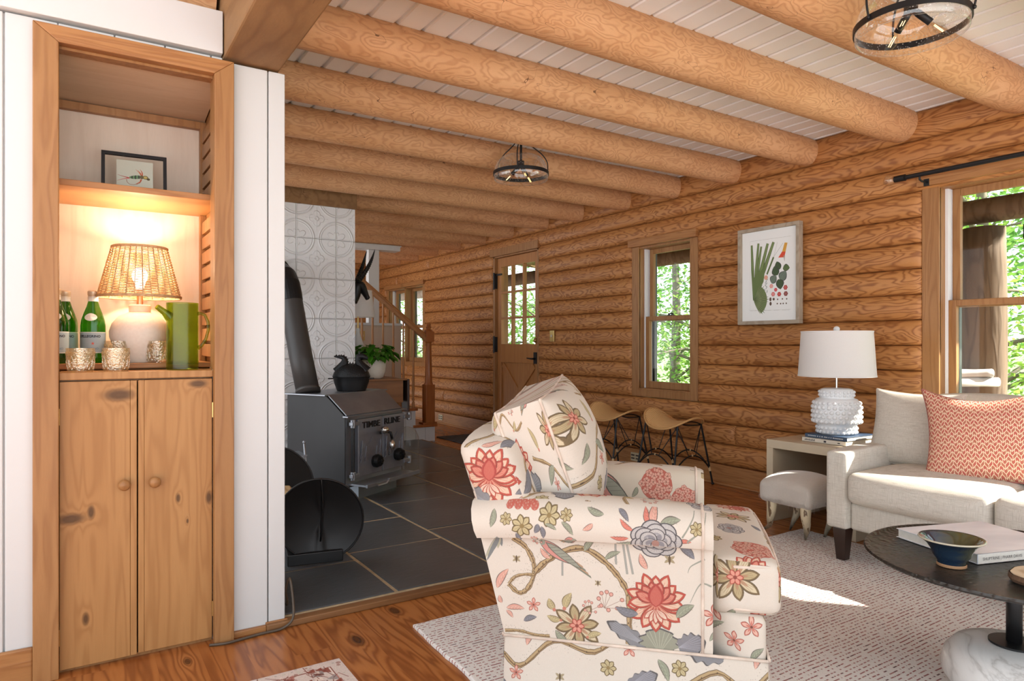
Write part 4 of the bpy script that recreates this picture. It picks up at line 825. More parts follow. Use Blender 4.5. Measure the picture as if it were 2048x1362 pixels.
# firewood holder
fh = thing('firewood_holder', 'black sheet-steel log holder with two tall rounded end panels', 'log holder', (.98, 3.2, .03), rad(-11))
def leafpanel(y, R, cz, tilt, name, rx=None, ox=0.0):
    mb = MB(); n = 44; rx = rx or R; rim = []; v = [(ox, y+.03, cz)]; fs = []
    for k, s in ((1, .33), (2, .66), (3, 1.0)):
        for j in range(n):
            a = 2*PI*j/n; rr = s*(1+.05*cos(2*a+.8)); X_ = rx*rr*cos(a); Z_ = cz+R*rr*sin(a)
            v.append((X_+ox, y+tilt*(Z_-cz)+.035*(1-s*s)-.010*math.exp(-(X_/.012)**2)*(s < .99), Z_))
    for j in range(n): fs.append((0, 1+j, 1+(j+1) % n))
    for k in range(2): fs += [(1+k*n+j, 1+(k+1)*n+j, 1+(k+1)*n+(j+1) % n, 1+k*n+(j+1) % n) for j in range(n)]
    mb.add(v, fs); mb.add([(a, b+.006, c) for a, b, c in v], [tuple(reversed(f)) for f in fs])
    o = mb.build(name, M['matteblack'], fh, smooth=True, fix=False); r_ = MB(); r_.tube([v[1+2*n+j] for j in range(n)], .005, 8, closed=True); r_.build('rim', M['matteblack'], o, smooth=True)
    r_ = MB(); r_.tube([(ox+0.01*sin(t*3), y+tilt*(R*(1-2*t))-.004+.03*(1-(1-2*t)**2)*0, cz+R*(.98-1.5*t)) for t in [i/10 for i in range(11)]], .004, 8); r_.build('seam', M['matteblack'], o, smooth=True); return o
leafpanel(0, .205, .208, -.1, 'front_panel', .193)
leafpanel(.60, .225, .262, .12, 'back_panel', .20, -.18)
mb = MB(); mb.box(-.15, .105, .0, .62, .001, .055); mb.build('base', M['matteblack'], fh, bevel=.004)
M['bark'] = plain('bark', (.10, .06, .035), .9, mottle=.4, scale=20, bmp=.8, bscale=30); M['cutwood'] = wood('cut_wood', (.62, .42, .22), (.55, .36, .17), (.38, .22, .09), scale=(8, 1, 8), freq=3, rings=6, rough=.8)
for k, (lx, lz, lr) in enumerate(((-.10, .13, .06), (-.13, .24, .05), (.02, .12, .055))):
    r = thing('firewood_log', ('split log lying lowest at the left in the black holder', 'top split log in the black holder', 'split log at the right inside the black holder')[k], 'firewood', (.98, 3.2, .03), rad(-11), 'firewood in the holder')
    mb = MB(); a = [(lx+lr*cos(t), lz+lr*.85*sin(t)) for t in (0.2, 1.1, 1.9, 2.8, 3.9, 5.2)]; mb.prism(a, .07, .53, 'xz', 0); o = mb.build('wood', M['cutwood'], r, bevel=.004)
    mb = MB(); mb.prism([(lx+lr*1.06*cos(t), lz+lr*.9*sin(t)) for t in (2.8, 3.3, 3.9, 4.5, 5.2)]+[(lx+lr*.98*cos(t), lz+lr*.83*sin(t)) for t in (5.2, 3.9, 2.8)], .072, .528, 'xz'); mb.build('bark', M['bark'], r)
# ash bucket, tongs
ab = thing('ash_shovel_box', 'dark metal ash box with a flared lip beside the stove', 'ash box', (1.05, 4.28, .032))
mb = MB(); mb.add([(-.1, -.07, 0), (.08, -.07, 0), (.08, .09, 0), (-.1, .09, 0), (-.14, -.1, .34), (.11, -.1, .34), (.11, .12, .34), (-.14, .12, .34)], [(3, 2, 1, 0), (0, 1, 5, 4), (1, 2, 6, 5), (2, 3, 7, 6), (3, 0, 4, 7)]); mb.build('box', M['steelblack'], ab)
mb = MB(); mb.prism([(-.15, .335), (.125, .335), (.125, .352), (-.15, .352)], -.112, -.10, 'xz'); mb.prism([(.11, .30), (.15, .36), (.10, .36)], -.1, .11, 'xz'); mb.box(-.14, .11, -.10, .12, .345, .352); mb.build('lip', M['greyplate'], ab)
tg = thing('fire_tongs', 'slim dark steel fire tongs standing between log holder and stove', 'fire tool', (1.19, 4.22, .032))
mb = MB(); mb.tube([(.02, 0, 0), (.012, 0, .10), (.03, 0, .16), (.012, 0, .28), (.0, 0, .43)], .007, 8); mb.ball((0, 0, .435), .010, 8); mb.build('arm', M['steel'], tg, smooth=True)
mb = MB(); mb.tube([(-.045, .01, .02), (-.03, .01, .10), (.0, .01, .165), (.004, .01, .2)], .007, 8); mb.build('arm', M['steel'], tg, smooth=True)
# ------------------------------------------------------------ drop-leaf table, plant, lamp, antelope
M['darkwood'] = wood('table_wood', (.30, .13, .05), (.24, .10, .035), (.14, .05, .018), scale=(.6, 3, 3), freq=3, rings=5, rough=.35, contrast=.4)
M['espresso'] = plain('dark_table_leaf', (.045, .022, .014), .35, mottle=.2)
tb = thing('drop_leaf_table', 'brown wooden table with a dark dropped leaf beside the chimney', 'table', (2.22, 5.86, 0))
mb = MB(); mb.box(1.99, 2.475, 5.55, 6.22, .752, .77); mb.build('table_top', M['darkwood'], tb, world=True, bevel=.006)
mb = MB(); mb.box(2.02, 2.44, 5.57, 5.59, .56, .752); mb.box(2.42, 2.44, 5.59, 6.19, .56, .752); mb.box(2.02, 2.44, 6.17, 6.19, .56, .752); mb.box(2.02, 2.04, 5.59, 6.17, .56, .752); mb.build('apron', M['darkwood'], tb, world=True)
mb = MB(); mb.box(2.477, 2.498, 5.555, 6.215, .475, .765); mb.build('drop_leaf', M['espresso'], tb, world=True, bevel=.006)
for (x, y) in ((2.045, 5.60), (2.415, 5.60), (2.045, 6.16), (2.415, 6.16)):
    mb = MB(); mb.tube([(x, y, .56), (x, y, .4), (x, y, .032 if x < 3.1 else 0)], [.026, .024, .018], 4+8); mb.build('leg', M['darkwood'], tb, world=True, smooth=True)
pt = thing('potted_plant', 'green trailing leafy plant in a round whitewashed pot on the brown table', 'plant', (2.215, 5.70, .7705))
M['pot'] = plain('crackled_pot', (.72, .66, .56), .7, mottle=.12, scale=9, bmp=.4, bscale=40); M['soil'] = plain('soil', (.04, .025, .015), .95)
mb = MB(); mb.lathe([(.06, 0), (.085, .012), (.104, .06), (.108, .11), (.106, .165), (.098, .168), (.096, .15)], n=36); mb.build('pot', M['pot'], pt, smooth=True)
mb = MB(); mb.disc((0, 0, .148), .098); mb.build('soil', M['soil'], pt)
mb = MB(); g = random.Random(2)
for (a, z, r) in [(-2.2+g.uniform(-.35, .35), .125+g.uniform(-.03, .03), g.uniform(.0018, .004)) for _ in range(16)]: mb.ball((.1075*cos(a), .1075*sin(a), z), r, 6, sc=(1, 1, 1))
mb.build('worn_speckles', M['espresso'], pt)
def leafmat(name, c, tr=.35):
    m, nt, p = newmat(name); v, tc = coordv(nt); n = noise(nt, v, 6, 3); col = mixc(nt, n, tuple(x*.55 for x in c), tuple(min(1, x*1.35) for x in c))
    nt.links.new(col, p.inputs['Base Color']); setp(p, rough=.4)
    t = nd(nt, 'ShaderNodeBsdfTranslucent', {0: col}); mx = nd(nt, 'ShaderNodeMixShader', {0: tr, 1: p.outputs[0], 2: t.outputs[0]}); nt.links.new(mx.outputs[0], nt.nodes['Material Output'].inputs[0]); return m
M['pothos'] = leafmat('pothos_leaf', (.07, .26, .015), .25)
mb = MB(); sm = MB()
for i in range(120):
    a = g.uniform(0, 2*PI); e = g.uniform(.15, 1.0); L = g.uniform(.07, .155); p0 = Vector((.05*cos(a), .05*sin(a), .15)); d = Vector((cos(a)*e, sin(a)*e, 1.15-e*.75)).normalized()
    p1 = p0+d*L; dr_ = Vector((cos(a)*.8, sin(a)*.8, -.35-.5*e+g.uniform(-.2, .5))).normalized(); ln = g.uniform(.06, .095); w_ = ln*.36; sd = dr_.cross(Vector((0, 0, 1))).normalized(); up = sd.cross(dr_)
    sm.tube([p0, p0.lerp(p1, .5)+Vector((0, 0, .008)), p1], .0016, 5, False)
    q = [p1]; 
    for (u, ww) in ((.25, 1), (.55, .9), (.8, .5)): q += [p1+dr_*ln*u+sd*w_*ww+up*.012, p1+dr_*ln*u-up*.002, p1+dr_*ln*u-sd*w_*ww+up*.012]
    q.append(p1+dr_*ln-Vector((0, 0, .004))); mb.add(q, [(0, 1, 2), (0, 2, 3), (1, 4, 5, 2), (2, 5, 6, 3), (4, 7, 8, 5), (5, 8, 9, 6), (7, 10, 8), (8, 10, 9)])
mb.build('foliage', M['pothos'], pt, smooth=True, fix=False); sm.build('stems', M['pothos'], pt, smooth=True)
M['shade'] = None
def shademat(name, c=(.90, .89, .87), tr=.3, e=0):
    m, nt, p = newmat(name); v, tc = coordv(nt); n = noise(nt, v, 260, 2); col = mixc(nt, n, tuple(x*.93 for x in c), c); nt.links.new(col, p.inputs['Base Color']); setp(p, rough=.85)
    t = nd(nt, 'ShaderNodeBsdfTranslucent', {0: col}); mx = nd(nt, 'ShaderNodeMixShader', {0: tr, 1: p.outputs[0], 2: t.outputs[0]}); nt.links.new(mx.outputs[0], nt.nodes['Material Output'].inputs[0]); return m
M['shade'] = shademat('linen_shade')
lp = thing('table_lamp', 'white-shaded lamp on the brown table, half behind the tin chimney', 'lamp', (2.19, 6.02, .7705))
mb = MB(); mb.lathe([(.15, .55), (.152, .552), (.126, .795), (.124, .797)], n=36); mb.build('lamp_shade', M['shade'], lp, auto=40)
mb = MB(); mb.lathe([(.06, 0), (.07, .01), (.075, .1), (.05, .3), (.02, .4), (.015, .45)], n=24); mb.build('base', M['paint'], lp, smooth=True)
mb = MB(); mb.tube([(0, 0, .44), (0, 0, .6)], .008, 8); mb.build('stem', M['brass'], lp)
an = thing('antelope_head', 'black antelope head with two ridged horns mounted at the chimney corner', 'sculpture', (1.98, 5.62, 1.5))
mb = MB(); hd = smoothpath([(1.99, 5.62, 1.44), (2.02, 5.62, 1.50), (2.035, 5.62, 1.565), (2.065, 5.62, 1.575), (2.10, 5.62, 1.525), (2.125, 5.62, 1.48), (2.138, 5.62, 1.462)], 4)
rh = [.058, .057, .056, .055, .055, .054, .054, .055, .056, .055, .053, .052, .052, .050, .046, .042, .038, .034, .031, .028, .027, .027, .026, .022, .012]; mb.tube(hd, rh[:len(hd)], 16, flat=.8)
for s in (-1, 1): mb.tube([(2.04, 5.62+s*.03, 1.60), (2.02, 5.62+s*.065, 1.63), (2.0, 5.62+s*.10, 1.625)], [.012, .018, .002], 8)
ah = mb.build('head', M['black'], an, smooth=True, world=True)
for s in (-1, 1):
    n = 54; pts = []; rs = []
    for i in range(n):
        t = i/(n-1); pts.append((2.035+.11*t+.015*sin(t*3)+(.03*t if s < 0 else -.005*t), 5.62+s*(.022+.035*sin(PI*t*.7)), 1.60+.29*t)); rs.append(.019*(1-.9*t**2.2)*(1+.22*(1 if i % 3 == 0 else 0)*(t < .75)))
    mb = MB(); mb.tube(pts, rs, 10); mb.build('horn', M['black'], ah, smooth=False, world=True)
mb = MB(); mb.box(1.976, 1.992, 5.56, 5.68, 1.38, 1.56); mb.build('mount', M['darkwood'], an, world=True, bevel=.01)
# ------------------------------------------------------------ stairs
sr = thing('staircase', 'short painted staircase with wood treads rising behind the chimney', 'staircase', (2.7, 7.3, 0)); X0 = 3.385; RUN = .235; RI = .187; Y0, Y1 = 6.82, 7.792
for i in range(6):
    xr = X0-.015-i*RUN; z = RI*(i+1)
    mb = MB(); mb.box(xr-RUN-.03, xr+.02, Y0-.025, Y1, z-.028, z); mb.build('tread', M['stairwood'], sr, world=True, bevel=.006)
    mb = MB(); mb.box(xr-.018, xr, Y0+.002, Y1, z-RI, z-.028); mb.build('riser', M['paint'], sr, world=True)
mb = MB()
for i in range(6):
    xr = X0-.015-i*RUN; z = RI*(i+1)-.029
    for k in range(2): mb.box(xr-RUN*(k+1)/2+.002, xr-RUN*k/2-.001, Y0, Y0+.02, .0, z)
mb.build('stringer_boards', M['paint'], sr, world=True)
nw = thing('stair_railing', 'reddish wood stair railing with turned newel post and balusters', 'railing', (3.31, 6.86, .187)); nx, ny = 3.312, 6.862
mb = MB(); mb.box(nx-.085, nx+.085, ny-.045, ny+.07, .187, .207); mb.box(nx-.053, nx+.053, ny-.053, ny+.053, .207, .625)
mb.lathe([(.052, .625), (.05, .632), (.041, .655), (.038, .80), (.031, 1.08), (.034, 1.09), (.042, 1.10), (.046, 1.105)], (nx, ny, 0), 20)
mb.box(nx-.048, nx+.048, ny-.048, ny+.048, 1.10, 1.215); mb.lathe([(.05, 1.215), (.046, 1.228), (.028, 1.238), (.024, 1.248), (.032, 1.258), (.033, 1.268), (.02, 1.278), (.026, 1.286), (.028, 1.292), (.02, 1.302), (.001, 1.306)], (nx, ny, 0), 20)
mb.build('newel_post', M['stairwood'], nw, world=True, auto=35, bevel=.003)
sl = RI/RUN; rail = [(nx-.04, ny, 1.135), (nx-1.35, ny, 1.135+1.31*sl)]
mb = MB(); a, b = Vector(rail[0]), Vector(rail[1]); d = (b-a).normalized(); upv = Vector((d.z, 0, -d.x)); upv = upv if upv.z > 0 else -upv
ringp = [(-.028, -.02), (.028, -.02), (.034, .006), (.024, .012), (.030, .028), (.018, .042), (-.018, .042), (-.030, .028), (-.024, .012), (-.034, .006)]
v = [p+Vector((0, s_, 0))+upv*t_2 for p in (a, b) for s_, t_2 in ringp]; k = len(ringp); mb.add(v, [tuple(range(k)), tuple(range(2*k-1, k-1, -1))]+[(i, (i+1) % k, (i+1) % k+k, i+k) for i in range(k)]); mb.build('handrail', M['baluster'], nw, world=True)
for i in range(9):
    x = nx-.185-i*.1175; stp = int((X0-.015-x)/RUN); zt = RI*(stp+1); zr = 1.135+(nx-.04-x)*sl-.022
    mb = MB(); mb.lathe([(.016, zt), (.016, zt+.06), (.010, zt+.07), (.017, zt+.09), (.010, zt+.11), (.015, zt+.20), (.012, zt+.4), (.010, zr)], (x, ny, 0), 12); mb.build('baluster', M['baluster'], nw, world=True, smooth=True)
# partition behind the stairs
mb = MB(); mb.box(1.2, 3.39, 7.80, 7.87, 0, 1.30)
for x in (2.30, 2.56, 2.82, 3.08): mb.box(x, x+.007, 7.797, 7.80, 0, 1.30)
struct(mb, 'wall_stair', M['putty'])
mb = MB(); mb.box(1.2, 3.395, 7.775, 7.89, 1.30, 1.33); struct(mb, 'trim_8', M['paint'], bevel=.003)
mb = MB(); mb.box(2.965, 3.10, 7.785, 7.88, 1.33, 2.21); mb.box(1.2, 3.355, 7.74, 7.90, 2.21, 2.275); mb.box(1.2, 3.37, 7.73, 7.91, 2.262, 2.275); struct(mb, 'trim_9', M['paint'], bevel=.004)
# wall plates
def plate(name, lab, x, y, z, w, h, axis, mat, kind):
    o = thing(name, lab, kind, (x, y, z)); mb = MB()
    def bx(mb, a0, a1, z0, z1, t0, t1):
        if axis == 'x': mb.box(-t1, -t0, a0, a1, z0, z1)
        else: mb.box(a0, a1, -t1, -t0, z0, z1)
    bx(mb, -w/2, w/2, -h/2, h/2, 0, .006); mb.build('plate', mat, o, bevel=.002); n = max(1, round(w/.05))
    for i in range(n):
        c = -w/2+w*(i+.5)/n; mb = MB()
        if kind == 'switch': bx(mb, c-.006, c+.006, -.012, .012, .005, .016)
        else: bx(mb, c-.02, c+.02, .008, .04 if h > w else .02, .005, .009); bx(mb, c-.02, c+.02, -.04 if h > w else -.02, -.008, .005, .009)
        mb.build('toggle' if kind == 'switch' else 'socket', M['espresso'] if kind != 'switch' else M['pot'], o, bevel=.001)
    return o
M['ivory'] = plain('ivory_plate', (.55, .47, .30), .35, .3)
plate('switch_plate', 'brass switch plate on the logs right of the entry door', 4.158, 5.69, 1.158, .075, .115, 'x', M['brass'], 'switch')
plate('switch_plate', 'wide brass switch plate on the beige panel behind the balusters', 2.84, 7.795, 1.175, .16, .115, 'y', M['brass'], 'switch')
plate('wall_outlet', 'outlet in the baseboard behind the wicker stools', 4.163, 4.45, .078, .115, .075, 'x', M['ivory'], 'outlet')
plate('wall_outlet', 'small outlet in the far baseboard beyond the stair post', 4.163, 8.25, .085, .115, .075, 'x', M['ivory'], 'outlet')
# door mat
M['mat'] = plain('grey_mat', (.10, .10, .105), .95, mottle=.3, scale=30, bmp=.6, bscale=200)
mb = MB(); mb.box(3.50, 4.05, 6.15, 7.05, .0005, .010); tag(mb.build('door_mat', M['mat'], bevel=.004), 'flat dark grey mat on the wood floor before the entry door', 'mat')
# power cord
mb = MB(); mb.tube(smoothpath([(.40, 2.60, .006), (.45, 2.585, .006), (.50, 2.59, .006), (.58, 2.60, .006), (.65, 2.60, .008), (.69, 2.60, .035), (.70, 2.63, .09), (.695, 2.66, .17), (.685, 2.68, .12), (.70, 2.72, .05), (.705, 2.9, .04)], 5), .005, 8)
M['cord'] = plain('brown_cord', (.08, .055, .035), .5); tag(mb.build('power_cord', M['cord'], smooth=True), 'thin dark power cord along the foot of the white wall end', 'cord')
# ------------------------------------------------------------ cupboard below the alcove
def cabwood(i, kn): return wood('knotty_pine_%d' % i, (.50, .265, .098), (.42, .205, .068), (.29, .12, .032), scale=(5.5, 5.5, .34), freq=2.6, rings=7, rough=.5, contrast=.45, fine=.3, sharp=1.8, knots=kn, off=(i*2.3, 0, i*1.7), bmp=.08)
cb = thing('built_in_cupboard', 'knotty pine cupboard with two plain doors set in the white wall', 'cupboard', (.185, 2.85, 0))
kn1 = [(.125, 2.642, .90, .020, 0), (-.01, 2.642, .50, .017, 0), (.045, 2.642, .515, .010, 2), (.03, 2.642, .165, .009, 2)]
kn2 = [(.37, 2.642, .93, .013, 0), (.305, 2.642, .53, .007, 2), (.405, 2.642, .52, .010, 2), (.335, 2.642, .445, .004, 2)]
for i, (xa, xb, kn) in enumerate(((-.042, .178, kn1), (.182, .416, kn2))):
    mb = MB()
    if i == 0: mb.box(xa, .158, 2.643, 2.665, .012, .948); mb.box(.1585, xb, 2.6435, 2.665, .012, .948)
    else: mb.box(xa, .200, 2.6435, 2.665, .015, .948); mb.box(.2005, xb, 2.643, 2.665, .015, .948)
    d = mb.build('cupboard_door', cabwood(i, kn), None, bevel=.0015); d.parent = cb; d.matrix_parent_inverse = Matrix.Translation(cb.location).inverted()
    kx = .14 if i == 0 else .231; mb = MB(); mb.lathe([(.009, 0), (.009, .012), (.018, .016), (.0185, .024), (.012, .031), (.001, .033)], (kx, 2.643, .597), 24, M=Matrix.Rotation(rad(90), 4, 'X')); k = mb.build('knob', M['cedar'], d, smooth=True)
    for z in (.835, .12):
        mb = MB(); hx = -.044 if i == 0 else .4175; mb.tube([(hx, 2.640, z-.027), (hx, 2.640, z+.027)], .0032, 8); mb.build('door_hinge', M['brass'], d)
mb = MB(); mb.box(-.043, .418, 2.66, 3.07, .0, .012); mb.box(-.14, -.125, 2.69, 3.07, 0, .95); mb.box(.44, .455, 2.69, 3.07, 0, .95); mb.box(-.14, .455, 3.055, 3.07, 0, .95); mb.box(-.0425, .4175, 2.668, 2.70, .94, .955); mb.build('carcass', M['cedar'], cb, world=True)
mb = MB(); mb.box(-.0425, .4178, 2.636, 3.069, .954, .978); mb.box(-.14, -.0435, 2.70, 3.069, .955, .978); mb.box(.4185, .455, 2.70, 3.069, .955, .978); mb.build('counter', cabwood(2, None), cb, world=True, bevel=.002)
mb = MB(); mb.box(-.139, .437, 2.80, 3.068, .984, 1.003); mb.box(-.139, .437, 2.83, 2.85, .978, .984); mb.box(-.139, .437, 3.0, 3.02, .978, .984); o = mb.build('riser_shelf', M['cedar_h'], bevel=.002); tag(o, 'low wooden riser board at the back of the alcove counter, under the bottles', 'shelf')
mb = MB(); mb.box(-.139, .4545, 2.705, 3.068, 1.600, 1.622); o = mb.build('alcove_shelf', M['cedar_h'], bevel=.002); tag(o, 'wooden shelf in the alcove above the wicker lamp', 'shelf')
# picture of a fishing fly
pf = thing('picture_frame', 'thin black frame holding a red and green fishing fly', 'picture', (.19, 2.93, 1.6225), rad(-3)); TL = Matrix.Rotation(rad(-9), 4, 'X')
fw, fh_, ft = .218, .178, .012
def tb(mb, *a): mb.box(*a, M=TL)
mb = MB(); tb(mb, -fw/2, fw/2, 0, .014, 0, ft); tb(mb, -fw/2, fw/2, 0, .014, fh_-ft, fh_); tb(mb, -fw/2, -fw/2+ft, 0, .014, ft, fh_-ft); tb(mb, fw/2-ft, fw/2, 0, .014, ft, fh_-ft); mb.build('frame', M['black'], pf, bevel=.001)
mb = MB(); tb(mb, -fw/2+ft, fw/2-ft, .006, .009, ft, fh_-ft); mb.build('glass', glass('frame_glass', (.95, .95, .93), refl=.13), pf)
m = imgmat('fly_print', IMG_FLY, .6, 'EXTEND'); mb = MB(); mb.add([TL @ Vector(p) for p in ((-.060, .0102, .02), (.062, .0102, .02), (.062, .0102, .152), (-.060, .0102, .152))], [(0, 1, 2, 3)]); o = mb.build('fly_picture', m, pf, fix=False); u = o.data.uv_layers.new(name='UVMap')
for i, c in enumerate(((0, 0), (1, 0), (1, 1), (0, 1))): u.data[i].uv = c
# bottles
def bottle_glass():
    m, nt, p = newmat('green_bottle'); nt.nodes.remove(p); t = nd(nt, 'ShaderNodeBsdfTransparent', {0: (.16, .50, .05, 1)}); g = nd(nt, 'ShaderNodeBsdfGlossy', {0: (1, 1, 1, 1), 'Roughness': .05}); d = nd(nt, 'ShaderNodeBsdfTranslucent', {0: (.06, .36, .02, 1)})
    m1 = nd(nt, 'ShaderNodeMixShader', {0: .3, 1: t.outputs[0], 2: d.outputs[0]}); m2 = nd(nt, 'ShaderNodeMixShader', {0: facing(nt, .05, .5), 1: m1.outputs[0], 2: g.outputs[0]}); nt.links.new(m2.outputs[0], nt.nodes['Material Output'].inputs[0]); return m
M['bottle'] = bottle_glass(); M['foil'] = plain('foil_cap', (.62, .50, .36), .4, .4); M['label'] = plain('blue_grey_label', (.36, .43, .46), .6, mottle=.08); M['labelw'] = plain('white_label', (.72, .70, .64), .6); M['redstar'] = plain('red_star', (.60, .10, .06), .6); M['ink'] = plain('ink', (.012, .012, .02), .6); M['paleblue'] = plain('pale_blue_print', (.16, .27, .36), .6)
def bottle(x, y, z, rot, lab, toward=-110):
    t = thing('water_bottle', lab, 'bottle', (x, y, z), rot, 'green water bottles in the alcove')
    mb = MB(); mb.lathe([(.032, 0), (.0385, .006), (.040, .02), (.040, .135), (.0375, .155), (.030, .180), (.021, .205), (.0155, .225), (.0145, .245), (.0145, .25)], n=32); mb.build('glass', M['bottle'], t, smooth=True)
    mb = MB(); mb.lathe([(.0162, .228), (.0160, .246), (.0175, .248), (.0178, .260), (.015, .263), (.001, .264)], n=24); mb.build('cap', M['foil'], t, auto=40); mb = MB(); mb.lathe([(.0168, .224), (.0166, .236)], n=24); mb.lathe([(.017, .238), (.017, .241)], n=24); mb.build('neck_band', M['labelw'], t)
    R = .0405; a0 = rad(toward)
    def arc(name, mat, z0, z1, half, R_, par, n=16, shape=None):
        mb = MB(); v = []
        for i in range(n+1):
            a = a0-half+2*half*i/n
            for zz in (z0, z1): v.append((R_*cos(a), R_*sin(a), zz))
        mb.add(v, [(2*i, 2*i+2, 2*i+3, 2*i+1) for i in range(n)]); return mb.build(name, mat, par, fix=False, smooth=True)
    lb = arc('label', M['labelw'], .036, .112, 1.5, R, t); arc('label_print', M['label'], .039, .109, 1.5, R+.0003, lb)
    def cyl(s): return lambda a, b, c: ((R+.0007)*cos(a0+(a+s)/R), (R+.0007)*sin(a0+(a+s)/R), b)
    def put(txt, size, zz, m_, s, bold=0): return text_part(txt, size, lambda a, b, c: cyl(s)(a, zz+b, c), 'lettering', m_, lb, bold=bold)
    put('S.PELLEGRINO', .0118, .0925, M['ink'], -.042, .0004); put('S.PELLEGRINO', .0098, .049, M['paleblue'], -.036, .0002)
    mb = MB(); pts = []
    for k in range(10): r_ = (.0065 if k % 2 == 0 else .0026); a = PI/2+k*PI/5; pts.append((.008+r_*cos(a), .0705+r_*sin(a)))
    mb.add([cyl(0)(p[0], p[1], 0) for p in pts], [tuple(range(10))]); mb.build('star', M['redstar'], lb, fix=False)
    mb = MB(); n = 18; v = [((.0355)*cos(a0), .0355*sin(a0), .166)]
    for k in range(n): b = 2*PI*k/n; aa = a0+.55*cos(b)*(1+.1*cos(2*b)); zz = .166+.014*sin(b); rr = np.interp(zz, [.135, .155, .18, .205], [.0405, .0383, .0308, .0218])+.0006; v.append((rr*cos(aa), rr*sin(aa), zz))
    v[0] = ((np.interp(.166, [.155, .18], [.0383, .0308])+.0008)*cos(a0), (np.interp(.166, [.155, .18], [.0383, .0308])+.0008)*sin(a0), .166); mb.add(v, [(0, 1+k, 1+(k+1) % n) for k in range(n)]); mb.build('neck_label', M['labelw'], t, fix=False)
    return t
bottle(.056, 2.92, 1.0032, 0, 'green mineral water bottle standing alone, nearest the wicker lamp', -104)
bottle(-.030, 2.975, 1.0032, 0, 'green mineral water bottle behind, its right side showing at the alcove edge', -96)
bottle(-.058, 2.875, 1.0032, 0, 'dark green water bottle half hidden by the left casing of the alcove', -92)
# cut glasses
M['cutglass'] = None
def cutglass():
    m, nt, p = newmat('cut_glass'); nt.nodes.remove(p); tc = nt.nodes.new('ShaderNodeTexCoord'); vv = nd(nt, 'ShaderNodeTexVoronoi', {'Vector': tc.outputs['Object'], 'Scale': 150}).outputs['Distance']
    b = nd(nt, 'ShaderNodeBump', {'Height': vv, 'Strength': .5, 'Distance': .003}); t = nd(nt, 'ShaderNodeBsdfTransparent', {0: (.98, .955, .90, 1)}); g = nd(nt, 'ShaderNodeBsdfGlossy', {0: (1, .95, .85, 1), 'Roughness': .12, 'Normal': b.outputs[0]}); d = nd(nt, 'ShaderNodeBsdfTranslucent', {0: (.9, .78, .58, 1)})
    r = mt(nt, 'MULTIPLY', mt(nt, 'GREATER_THAN', vv, .42), .12); m1 = nd(nt, 'ShaderNodeMixShader', {0: mt(nt, 'ADD', r, .02), 1: t.outputs[0], 2: d.outputs[0]}); m2 = nd(nt, 'ShaderNodeMixShader', {0: facing(nt, .13, .5, b.outputs[0]), 1: m1.outputs[0], 2: g.outputs[0]}); nt.links.new(m2.outputs[0], nt.nodes['Material Output'].inputs[0]); return m
M['cutglass'] = cutglass()
def tumbler(x, y, z, lab):
    t = thing('cut_glass_tumbler', lab, 'glass', (x, y, z), 0, 'cut glass tumblers on the alcove counter'); mb = MB()
    mb.lathe([(.036, 0), (.037, .004), (.038, .012), (.0415, .055), (.0420, .066), (.0425, .08), (.0395, .08), (.0385, .066), (.035, .014), (.001, .012)], n=40); mb.build('bowl', M['cutglass'], t, auto=30)
    mb = MB(); n = 14
    for k in range(n):     # crossing cut ridges and fans
        a = 2*PI*k/n
        for s in (-1, 1): mb.tube([((.0385+.003*u)*cos(a+s*u*2*PI/n), (.0385+.003*u)*sin(a+s*u*2*PI/n), .008+.046*u) for u in (0, .33, .66, 1)], .0013, 4)
        for f in (-.5, -.25, 0, .25, .5): mb.tube([(.0392*cos(a+PI/n), .0392*sin(a+PI/n), .014), (.0415*cos(a+PI/n+f*.42), .0415*sin(a+PI/n+f*.42), .040-.012*abs(f))], .0009, 4)
    for k in range(60): a = 2*PI*k/60; mb.tube([(.0419*cos(a), .0419*sin(a), .056), (.0424*cos(a+.11), .0424*sin(a+.11), .068)], .0008, 3)
    mb.build('cut_pattern', M['cutglass'], t); return t
tumbler(.016, 2.703, .978, 'cut glass tumbler at the front left, before the dark bottle'); tumbler(.119, 2.703, .978, 'cut glass tumbler at the front, left of the green pitcher')
tumbler(.131, 2.862, 1.003, 'cut glass tumbler behind another tumbler, against the lamp base'); tumbler(.262, 2.835, 1.003, 'cut glass tumbler between the lamp base and the green pitcher')
# pitcher
M['greenglass'] = glass('olive_glass', (.32, .42, .07), refl=.20)
def olive():
    m, nt, p = newmat('olive_pitcher'); nt.nodes.remove(p); t = nd(nt, 'ShaderNodeBsdfTransparent', {0: (.66, .74, .28, 1)}); g = nd(nt, 'ShaderNodeBsdfGlossy', {0: (1, 1, .9, 1), 'Roughness': .22}); d = nd(nt, 'ShaderNodeBsdfTranslucent', {0: (.42, .52, .06, 1)})
    m1 = nd(nt, 'ShaderNodeMixShader', {0: .16, 1: t.outputs[0], 2: d.outputs[0]}); m2 = nd(nt, 'ShaderNodeMixShader', {0: facing(nt, .03, .45), 1: m1.outputs[0], 2: g.outputs[0]}); nt.links.new(m2.outputs[0], nt.nodes['Material Output'].inputs[0]); return m
M['olive'] = olive()
pi_ = thing('glass_pitcher', 'tall olive green glass pitcher with side spout and loop handle', 'pitcher', (.330, 2.735, .9785))
mb = MB(); mb.lathe([(.050, 0), (.0535, .003), (.0535, .243), (.0505, .243), (.0505, .02), (.001, .016)], n=44); mb.build('body', M['olive'], pi_, auto=40)
a_ = rad(-8); mb = MB(); mb.tube([(x*cos(a_), x*sin(a_), z) for x, z in ((.048, .205), (.060, .206), (.075, .200), (.085, .175), (.086, .145), (.078, .112), (.064, .088), (.050, .078))], [.008, .006, .0055, .0055, .0055, .0055, .006, .008], 12); mb.build('handle', M['olive'], pi_, smooth=True)
